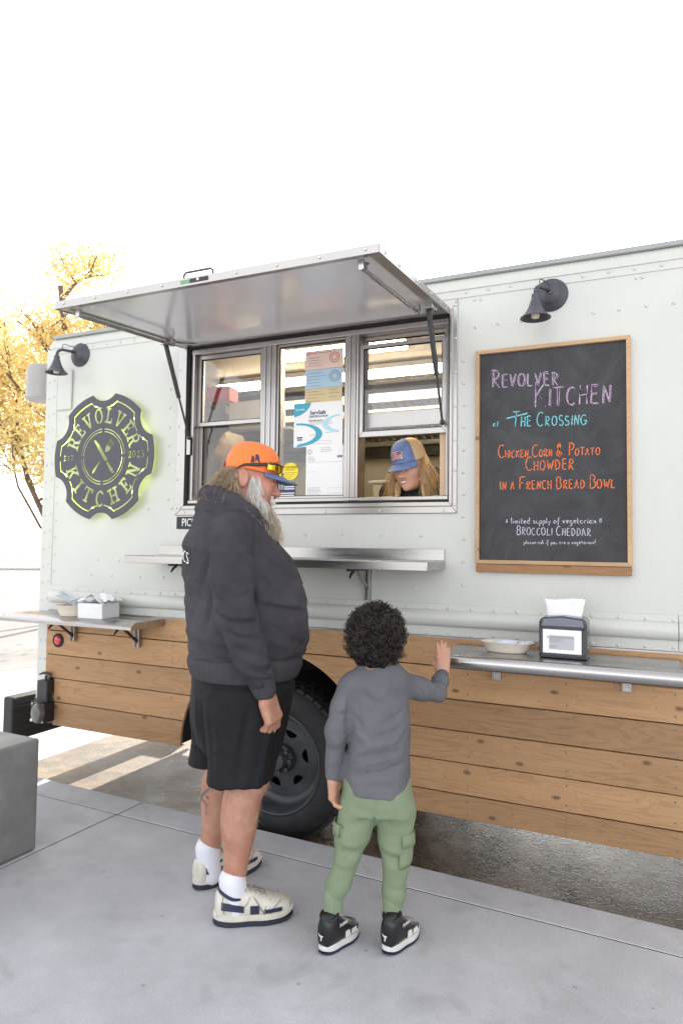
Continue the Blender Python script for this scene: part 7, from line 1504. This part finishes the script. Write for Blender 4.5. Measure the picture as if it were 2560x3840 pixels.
# socks and high-top shoes
blk_leather = mat('black_leather', (.012, .012, .014), .35, var=.2, vscale=20, bump=.0004, bscale=120); white_rub = mat('off_white_rubber', (.66, .65, .62), .5, var=.06)
ankle_sock = mat('pale_ankle_sock', (.60, .66, .80), .9, var=.05)
bprof = [(.02, .055, .034, .018, 0), (.05, .066, .050, .029, 0), (.16, .074, .060, .034, 0), (.30, .074, .060, .035, 0), (.42, .066, .052, .035, 0), (.54, .054, .040, .037, 0), (.68, .046, .030, .039, 0), (.82, .042, .024, .037, 0), (.93, .038, .018, .028, 0), (.985, .036, .011, .014, 0)]
for sg, he, to in ((1, (-1.034, -.925), (-.985, -.742)), (-1, (-.836, -.832), (-.790, -.648))):
    he, to = BOY.loc((*he, 0)), BOY.loc((*to, 0)); sock(sg, .010, .030, boy, BOY, ankle_sock, BA[sg]+np.array([0, 0, -.03]), (0, 0, -.03))
    up, W3 = shoe(BOY, boy, he, to, bprof, [('outsole', .001, lambda x: .009, .002, navy_m), ('midsole', .0095, lambda x: .031+.004*max(0, (x-.8)/.2), .0015, white_rub)], (.031, .040), [blk_leather])
    F_ = [(.215+.135*math.cos(t), .031*math.sin(t), .119+.010*math.cos(t)) for t in np.linspace(0, 2*math.pi, 30)]
    q = MB(); q.tube([W3(*p) for p in F_], .0058, 8, False); q.build('collar', blk_leather, up, smooth=True)
    for s2 in (-1, 1):
        for (x0, x1, z0, z1) in ((.46, .60, .034, .056), (.62, .80, .036, .052)):
            q = MB(); ys = lambda x: s2*(np.interp(x, [p[0] for p in bprof], [p[3] for p in bprof])+.001); q.add([W3(x0, ys(x0), z0), W3(x1, ys(x1), z0), W3(x1-.02, ys(x1)*.93, z1), W3(x0+.02, ys(x0)*.96, z1)], [(0, 1, 2, 3)]); o = q.build('side_patch', white_rub, up); md = o.modifiers.new('t', 'SOLIDIFY'); md.thickness = .002; md.offset = 0
    # small leaping mark on the heel
    q = MB(); q.add([W3(-.006, y, z) for y, z in ((-.010, .066), (-.004, .060), (-.001, .048), (.003, .048), (.002, .060), (.008, .062), (.012, .070), (.006, .066), (-.002, .066))], [tuple(range(9))]); o = q.build('heel_mark', white_rub, up); md = o.modifiers.new('t', 'SOLIDIFY'); md.thickness = .0015; md.offset = 0
    me = text_mesh('PUMA', .016, 'ankle_lettering', extrude=.0003, bold=.0004); vv = np.zeros(len(me.vertices)*3, np.float32); me.vertices.foreach_get('co', vv); vv = vv.reshape(-1, 3); s2 = -1
    me.vertices.foreach_set('co', np.array([W3(.40+x/.19*1.0, s2*(.0375+z), .088+y) for x, y, z in vv], np.float32).ravel()); me.update(); link('ankle_lettering', me, white_rub, up)
# curly hair
F = Field(hb-np.array([.16, .16, .16]), hb+np.array([.16, .16, .17]), .006); F.ell(BP(-.022, 0, .030), np.array([.108, .101, .102]), BHM, .0); F.ell(BP(-.045, 0, -.035), np.array([.070, .075, .070]), BHM, .03); F.ell(BP(.09, 0, -.06), np.array([.075, .075, .10]), BHM, .02, 's'); F.noise(95, .006, 6); v, Fq = F.mesh(1); BOY.add('hair_mass', v, Fq, mat('hair_underlayer', (.014, .011, .0105), 1.0, var=.3, spec=.05), boy)
r = np.random.default_rng(21); n = 3600; K = 13; out = []
dirs = r.normal(size=(n*3, 3)); dirs /= np.linalg.norm(dirs, axis=1, keepdims=True); dirs = [d for d in dirs if not (d[0] > .35 and d[2] < .25) and d[2] > -.80][:n]; n = len(dirs)
for d in dirs:
    rad = np.array([.110, .104, .107]); c = np.array([-.025, 0, .028 if d[2] > -.3 else .010]); wob_ = 1+.10*mnoise.noise(Vector(d*2.2))+.05*mnoise.noise(Vector(d*5.0)); p0 = c+d*rad*.86*wob_; e1 = np.cross(d, r.normal(size=3)); e1 /= np.linalg.norm(e1); e2 = np.cross(d, e1); L = r.uniform(.012, .046); cr = r.uniform(.005, .012); tu = r.uniform(1.0, 2.2); ph = r.uniform(0, 6.28); bend = np.cross(d, r.normal(size=3))*r.uniform(0, .016)
    t = np.linspace(0, 1, K); pts = p0+np.outer(t*L, d)+np.outer(t**2, bend)+cr*np.outer(np.cos(ph+t*tu*6.28), e1)+cr*np.outer(np.sin(ph+t*tu*6.28), e2); out.append(np.array([BP(*p) for p in pts]))
pa = np.array(out); strands('curls', None, BOY.W(pa.reshape(-1, 3)).reshape(pa.shape), np.where(r.random(n) < .3, r.uniform(.0022, .0034, n), r.uniform(.0011, .0020, n)), curls_m, boy)
# ---------------------------------------------------------------- the woman leaning in the open window
WOM = Person((-1.02, .44), -102)
WOM.root[2] = .62
fair = skin_mat('fair_skin', (.66, .38, .28), (.66, .36, .26)); jacket = mat('black_jacket', (.012, .012, .015), .85, var=.2); blond = mat('blond_hair', (.64, .44, .22), .42, var=.35, vscale=40); blue_cap = mat('washed_blue_twill', (.14, .20, .39), .9, var=.15, vscale=18, bump=.0005, bscale=700); mesh_tan = mat('tan_mesh', (.62, .46, .28), .9, var=.12, bump=.0015, bscale=330)
wloc = lambda p: WOM.M.T @ (np.array(p, float)-WOM.root)
wh = wloc((-1.105, .20, 1.815)); WHM = rotm(R(-4), R(20), R(5))
F, WP = head_field(wh, WHM, .95, .0034, neck_to=wh+np.array([-.13, 0, -.11]), female=True, jaw=.92); parts = [F.mesh(1)]
F = Field((-.35, -.35, .0), (.30, .35, 1.18), .014); tc_ = wh+np.array([-.14, 0, -.085])
F.chain([tc_, np.array([-.16, 0, .62]), np.array([-.10, 0, .30])], [.085, .12, .13], .05); F.cap(tc_+np.array([0, -.13, -.02]), tc_+np.array([0, .13, -.02]), .05, k=.05)
for sg in (1, -1): F.chain([tc_+np.array([0, .15*sg, -.03]), tc_+np.array([.06, .20*sg, -.26]), tc_+np.array([.20, .12*sg, -.36])], [.045, .038, .030], .03)
parts.append(F.mesh(1)); v, Fq = join_vf(parts); wom = link('person', np_mesh('person', WOM.W(v), Fq), fair, None); tag(wom, 'smiling woman in a blue cap with a flag patch leaning in the open window', 'person')
F = Field((-.42, -.36, .30), (.30, .36, 1.20), .010); F.chain([tc_+np.array([.0, 0, .035]), tc_+np.array([-.01, 0, -.15]), np.array([-.14, 0, .60])], [.088, .145, .15], .05); F.cap(tc_+np.array([.02, -.185, -.045]), tc_+np.array([.02, .185, -.045]), .078, k=.06)
for sg in (1, -1): F.chain([tc_+np.array([0, .165*sg, -.03]), tc_+np.array([.06, .215*sg, -.26]), tc_+np.array([.19, .14*sg, -.36])], [.074, .06, .045], .03)
F.noise(24, .004, 5); F.cap(wh+np.array([.0, 0, -.02]), wh+np.array([-.08, 0, -.10]), .062, .058, .01, 's'); v, Fq = F.mesh(1); link('jacket', np_mesh('jacket', WOM.W(v), Fq), jacket, wom)
wcap = empty('cap', tuple(WOM.W(WP(0, 0, .05)))); adopt(wcap, wom); W_ = lambda x, y, z: Vector(WOM.W(WP(x-.006, y, z)))
cap_shape(W_, .106, .088, .112, .036, .078, 1.02, .014, [blue_cap, blue_cap, mesh_tan], wcap, 'cap', 64, side_split=62, crown=1.15, brim_curve=.036)
def wdome(th, zz, off): ph = math.asin(min(1, max(0, zz))**(1/.92)); cr = math.cos(ph)**(.80/1.15); fx = 1+.05*max(0, math.cos(th))*math.sin(ph*2); return W_((.106*cr*fx+off)*math.cos(th), (.088*cr+off)*math.sin(th), .036+.112*zz)
def wpatch(a0, a1, z0, z1, m_, off, name):
    q = MB(); nA = 6
    for j in range(2):
        for i in range(nA): q.v.append(tuple(wdome(R(a0+(a1-a0)*i/(nA-1)), z0+(z1-z0)*j, off)))
    for i in range(nA-1): q.f.append([i, i+1, nA+i+1, nA+i]); q.mi.append(0)
    return q.build(name, m_, wcap)
redp, creamp = mat('red_stripe', (.58, .08, .08), .8, var=0), mat('cream_patch', (.72, .64, .56), .8, var=0)
PA, PB = 24, -21
wpatch(PA, PB, .16, .62, navy_m, .0024, 'flag_patch'); wpatch(PA-2, PB+2, .19, .59, creamp, .0030, 'flag_field')
for i in range(6): z_ = .27+i*.052; wpatch(PA-3, PB+3, z_, z_+.027, redp, .0036, 'flag_stripe')
wpatch(PA-3, PA-19, .415, .575, blue_twill, .0041, 'flag_canton'); wpatch(PA-8, PB+8, .205, .235, navy_m, .0036, 'patch_lettering')
teeth = mat('teeth', (.80, .77, .70), .3, var=0); lip = mat('lips', (.50, .17, .15), .4, var=.1); eye_w = mat('lash_brown', (.06, .03, .02), .5, var=0)
q = MB(); nA = 9
for i in range(nA):
    y = -.024+.048*i/(nA-1); x = .1025-abs(y)**2*14; zc = -.0655+abs(y)**2*11
    q.v += [tuple(WOM.W(WP(x, y, zc+.0050*(1-(y/.026)**2)))), tuple(WOM.W(WP(x-.001, y, zc-.0052*(1-(y/.026)**2))))]
for i in range(nA-1): q.f.append([2*i, 2*i+2, 2*i+3, 2*i+1]); q.mi.append(0)
q.build('teeth', teeth, wom)
for dz, nm in ((.0072, 'upper_lip'), (-.0090, 'lower_lip')):
    q = MB(); q.tube([tuple(WOM.W(WP(.1005-abs(y)**2*14, y, -.0655+abs(y)**2*11+dz*(1-(y/.030)**2)))) for y in np.linspace(-.028, .028, 11)], [.0012, .0024, .003, .0034, .0036, .0034, .0036, .0034, .003, .0024, .0012], 7); q.build(nm, lip, wom, smooth=True)
for s2 in (-1, 1): q = MB(); q.tube([tuple(WOM.W(WP(.0875-abs(y-s2*.031)**2*25, y, -.003+abs(y-s2*.031)*.05))) for y in np.linspace(s2*.031-.014, s2*.031+.014, 7)], .0014, 5); q.build('lashes', eye_w, wom)
rg = np.random.default_rng(31); pas = []
F = Field(wh-np.array([.2, .14, .3]), wh+np.array([.1, .14, .1]), .006); F.ell(WP(-.045, 0, .0), np.array([.062, .082, .085]), WHM, .0); F.cap(WP(-.02, .07, -.02), wh+np.array([.0, .088, -.17]), .028, .014, .02); F.cap(WP(-.02, -.07, -.02), wh+np.array([.0, -.088, -.17]), .028, .014, .02); F.noise(80, .005, 3); v, Fq = F.mesh(1); link('hair_mass', np_mesh('hair_mass', WOM.W(v), Fq), blond, wom)
n = 1300; th = R(1)*np.concatenate([rg.uniform(80, 180, n//2), rg.uniform(180, 288, n-n//2)]); rt = np.array([WP(-.006+.094*math.cos(a), .079*math.sin(a), zz) for a, zz in zip(th, rg.uniform(-.03, .03, n))]); dl = np.stack([np.cos(th)*.25, np.sin(th)*.45, np.full(n, -.8)], 1)+rg.normal(0, .15, (n, 3)); pa = grow(rt, dl, rg.uniform(.14, .26, n), rg.uniform(.8, 2.2, n), .20, 10, 8)
strands('hair', None, WOM.W(pa.reshape(-1, 3)).reshape(pa.shape), rg.uniform(.0008, .0014, n), blond, wom)

# ---------------------------------------------------------------- the cook further inside, back turned
COOK = Person((-2.80, 1.18), 62); COOK.root[2] = .80; ck = lambda p: COOK.M.T @ (np.array(p, float)-COOK.root)
ch_ = ck((-2.815, 1.15, 2.105)); CM = rotm(0, R(6)); khaki = mat('khaki_mesh', (.50, .42, .27), .9, var=.1, bump=.0012, bscale=300); dark_tee = mat('dark_grey_tee', (.035, .035, .038), .95, var=.15)
F, CP = head_field(ch_, CM, .96, .006, neck_to=ch_+np.array([-.03, 0, -.20])); parts = [F.mesh(1)]
F = Field((-.3, -.34, .0), (.35, .34, 1.22), .016); F.loft([(.20, 0, 0, .12, .17), (.60, -.01, 0, .11, .16), (.95, -.02, 0, .11, .18), (1.08, -.03, 0, .08, .15), (1.16, -.03, 0, .05, .06)], k=.03)
for sg in (1, -1): F.chain([np.array([-.02, .19*sg, 1.03]), np.array([-.02, .25*sg, .78]), np.array([.20, .20*sg, .72])], [.05, .042, .032], .03)
parts.append(F.mesh(1)); v, Fq = join_vf(parts); cook = link('person', np_mesh('person', COOK.W(v), Fq), fair, None); tag(cook, 'cook in a khaki cap seen from behind through the lower left window screen', 'person')
F = Field((-.32, -.36, .15), (.3, .36, 1.22), .012); F.loft([(.20, 0, 0, .14, .19), (.60, -.01, 0, .135, .185), (.95, -.02, 0, .13, .20), (1.08, -.03, 0, .10, .165), (1.14, -.03, 0, .07, .075)], k=.03)
for sg in (1, -1): F.chain([np.array([-.02, .195*sg, 1.03]), np.array([-.02, .245*sg, .86])], [.066, .06], .03)
F.noise(22, .005, 5); v, Fq = F.mesh(1); link('tee_shirt', np_mesh('tee_shirt', COOK.W(v), Fq), dark_tee, cook)
ccap = empty('cap', tuple(COOK.W(CP(0, 0, .05)))); adopt(ccap, cook); cap_shape(lambda x, y, z: Vector(COOK.W(CP(x, y, z))), .104, .087, .112, .030, .07, 1.0, .014, [khaki, khaki, None], ccap, 'cap', 60, back_gap=27)
n = 700; rg = np.random.default_rng(41); th = R(1)*rg.uniform(95, 265, n); rt = np.array([CP(-.006+.088*math.cos(a), .077*math.sin(a), zz) for a, zz in zip(th, rg.uniform(-.04, .03, n))]); dl = np.stack([np.cos(th)*.5, np.sin(th)*.4, np.full(n, -.7)], 1)+rg.normal(0, .2, (n, 3)); pa = grow(rt, dl, rg.uniform(.05, .12, n), rg.uniform(.5, 1.5, n), .2, 7, 9); strands('hair', None, COOK.W(pa.reshape(-1, 3)).reshape(pa.shape), rg.uniform(.0008, .0014, n), blond, cook)
# ---------------------------------------------------------------- autumn tree behind the truck
bark = mat('bark', (.16, .11, .075), .9, var=.3, vscale=8, bump=.01, bscale=14)
def leaf_mat(name, c1, c2):
    m = bpy.data.materials.new(name); m.use_nodes = True; n = m.node_tree.nodes; l = m.node_tree.links; n.clear(); out = n.new('ShaderNodeOutputMaterial'); d = n.new('ShaderNodeBsdfDiffuse'); t = n.new('ShaderNodeBsdfTranslucent'); mx = n.new('ShaderNodeMixShader'); mx.inputs[0].default_value = .5
    g = n.new('ShaderNodeNewGeometry'); nz = n.new('ShaderNodeTexNoise'); nz.inputs['Scale'].default_value = 1.3; nz.inputs['Detail'].default_value = 3; l.new(g.outputs['Position'], nz.inputs['Vector']); mr = n.new('ShaderNodeMapRange'); mr.inputs['From Min'].default_value = .35; mr.inputs['From Max'].default_value = .65; l.new(nz.outputs['Fac'], mr.inputs[0])
    cm_ = n.new('ShaderNodeMix'); cm_.data_type = 'RGBA'; cm_.inputs[6].default_value = col4(c1); cm_.inputs[7].default_value = col4(c2); l.new(mr.outputs[0], cm_.inputs[0])
    for s_ in (d, t): l.new(cm_.outputs[2], s_.inputs['Color'])
    l.new(d.outputs[0], mx.inputs[1]); l.new(t.outputs[0], mx.inputs[2]); l.new(mx.outputs[0], out.inputs[0]); return m
leaves_m = leaf_mat('autumn_leaves', (.88, .68, .34), (.66, .58, .28))
def tree(loc, height, spread, seed, label, nleaf, leaf=.055, crown_lo=.22):
    r = np.random.default_rng(seed); root = empty('honey_locust_tree', loc, label, 'tree', 'trees behind the truck'); o = np.array(loc); q = MB(); tips = []
    def limb(p, d, L, rad, depth):
        pts = [p]; k = 5; dd = d.copy()
        for i in range(k): dd = dd+r.normal(0, .13, 3)+np.array([0, 0, .04]); dd /= np.linalg.norm(dd); pts.append(pts[-1]+dd*L/k)
        q.tube([tuple(x) for x in pts], list(np.linspace(rad, rad*.45, k+1)), 6)
        if depth >= 2:
            for x in pts[1:]: tips.append((x, dd))
        if depth < 3:
            for j in range(r.integers(4, 6) if depth else 11):
                t = r.uniform(.25, 1) if depth else r.uniform(crown_lo, 1); i0 = min(k-1, int(t*k)); b0 = pts[i0]+(pts[i0+1]-pts[i0])*(t*k-i0); a = r.uniform(0, 6.283); nd = np.array([math.cos(a), math.sin(a), r.uniform(-.05, .7)])+dd*.35; nd /= np.linalg.norm(nd); limb(b0, nd, (spread*.80*(1.12-t*.6) if depth == 0 else L*.52)*r.uniform(.75, 1.15), rad*.42, depth+1)
    limb(o, np.array([.02, .02, 1.0]), height, height*.014, 0); q.build('trunk', bark, root, smooth=True)
    tp = np.array([t[0] for t in tips]); idx = r.integers(0, len(tp), nleaf); clump = r.random(len(tp)) < .42; idx = idx[clump[idx]]; n = len(idx); c = tp[idx]+r.normal(0, .20, (n, 3)); u = r.normal(size=(n, 3)); u /= np.linalg.norm(u, axis=1, keepdims=True); w_ = np.cross(u, r.normal(size=(n, 3))); w_ /= np.linalg.norm(w_, axis=1, keepdims=True); sz = leaf*r.uniform(.6, 1.3, (n, 1))
    V = np.stack([c-u*sz, c+w_*sz*.42, c+u*sz, c-w_*sz*.42], 1).reshape(-1, 3); Fq = np.arange(4*n).reshape(-1, 4); me = np_mesh('crown', V, Fq); link('crown', me, leaves_m, root); return root
tree((-10.45, 7.75, STREET_Z), 6.6, 2.6, 3, 'taller golden autumn tree glowing in the sun behind the truck', 22000, .062, .15)
tree((-10.30, 7.4, STREET_Z), 5.0, 3.5, 8, 'lower golden autumn tree at the left edge behind the truck rear', 24000, .062, .10)
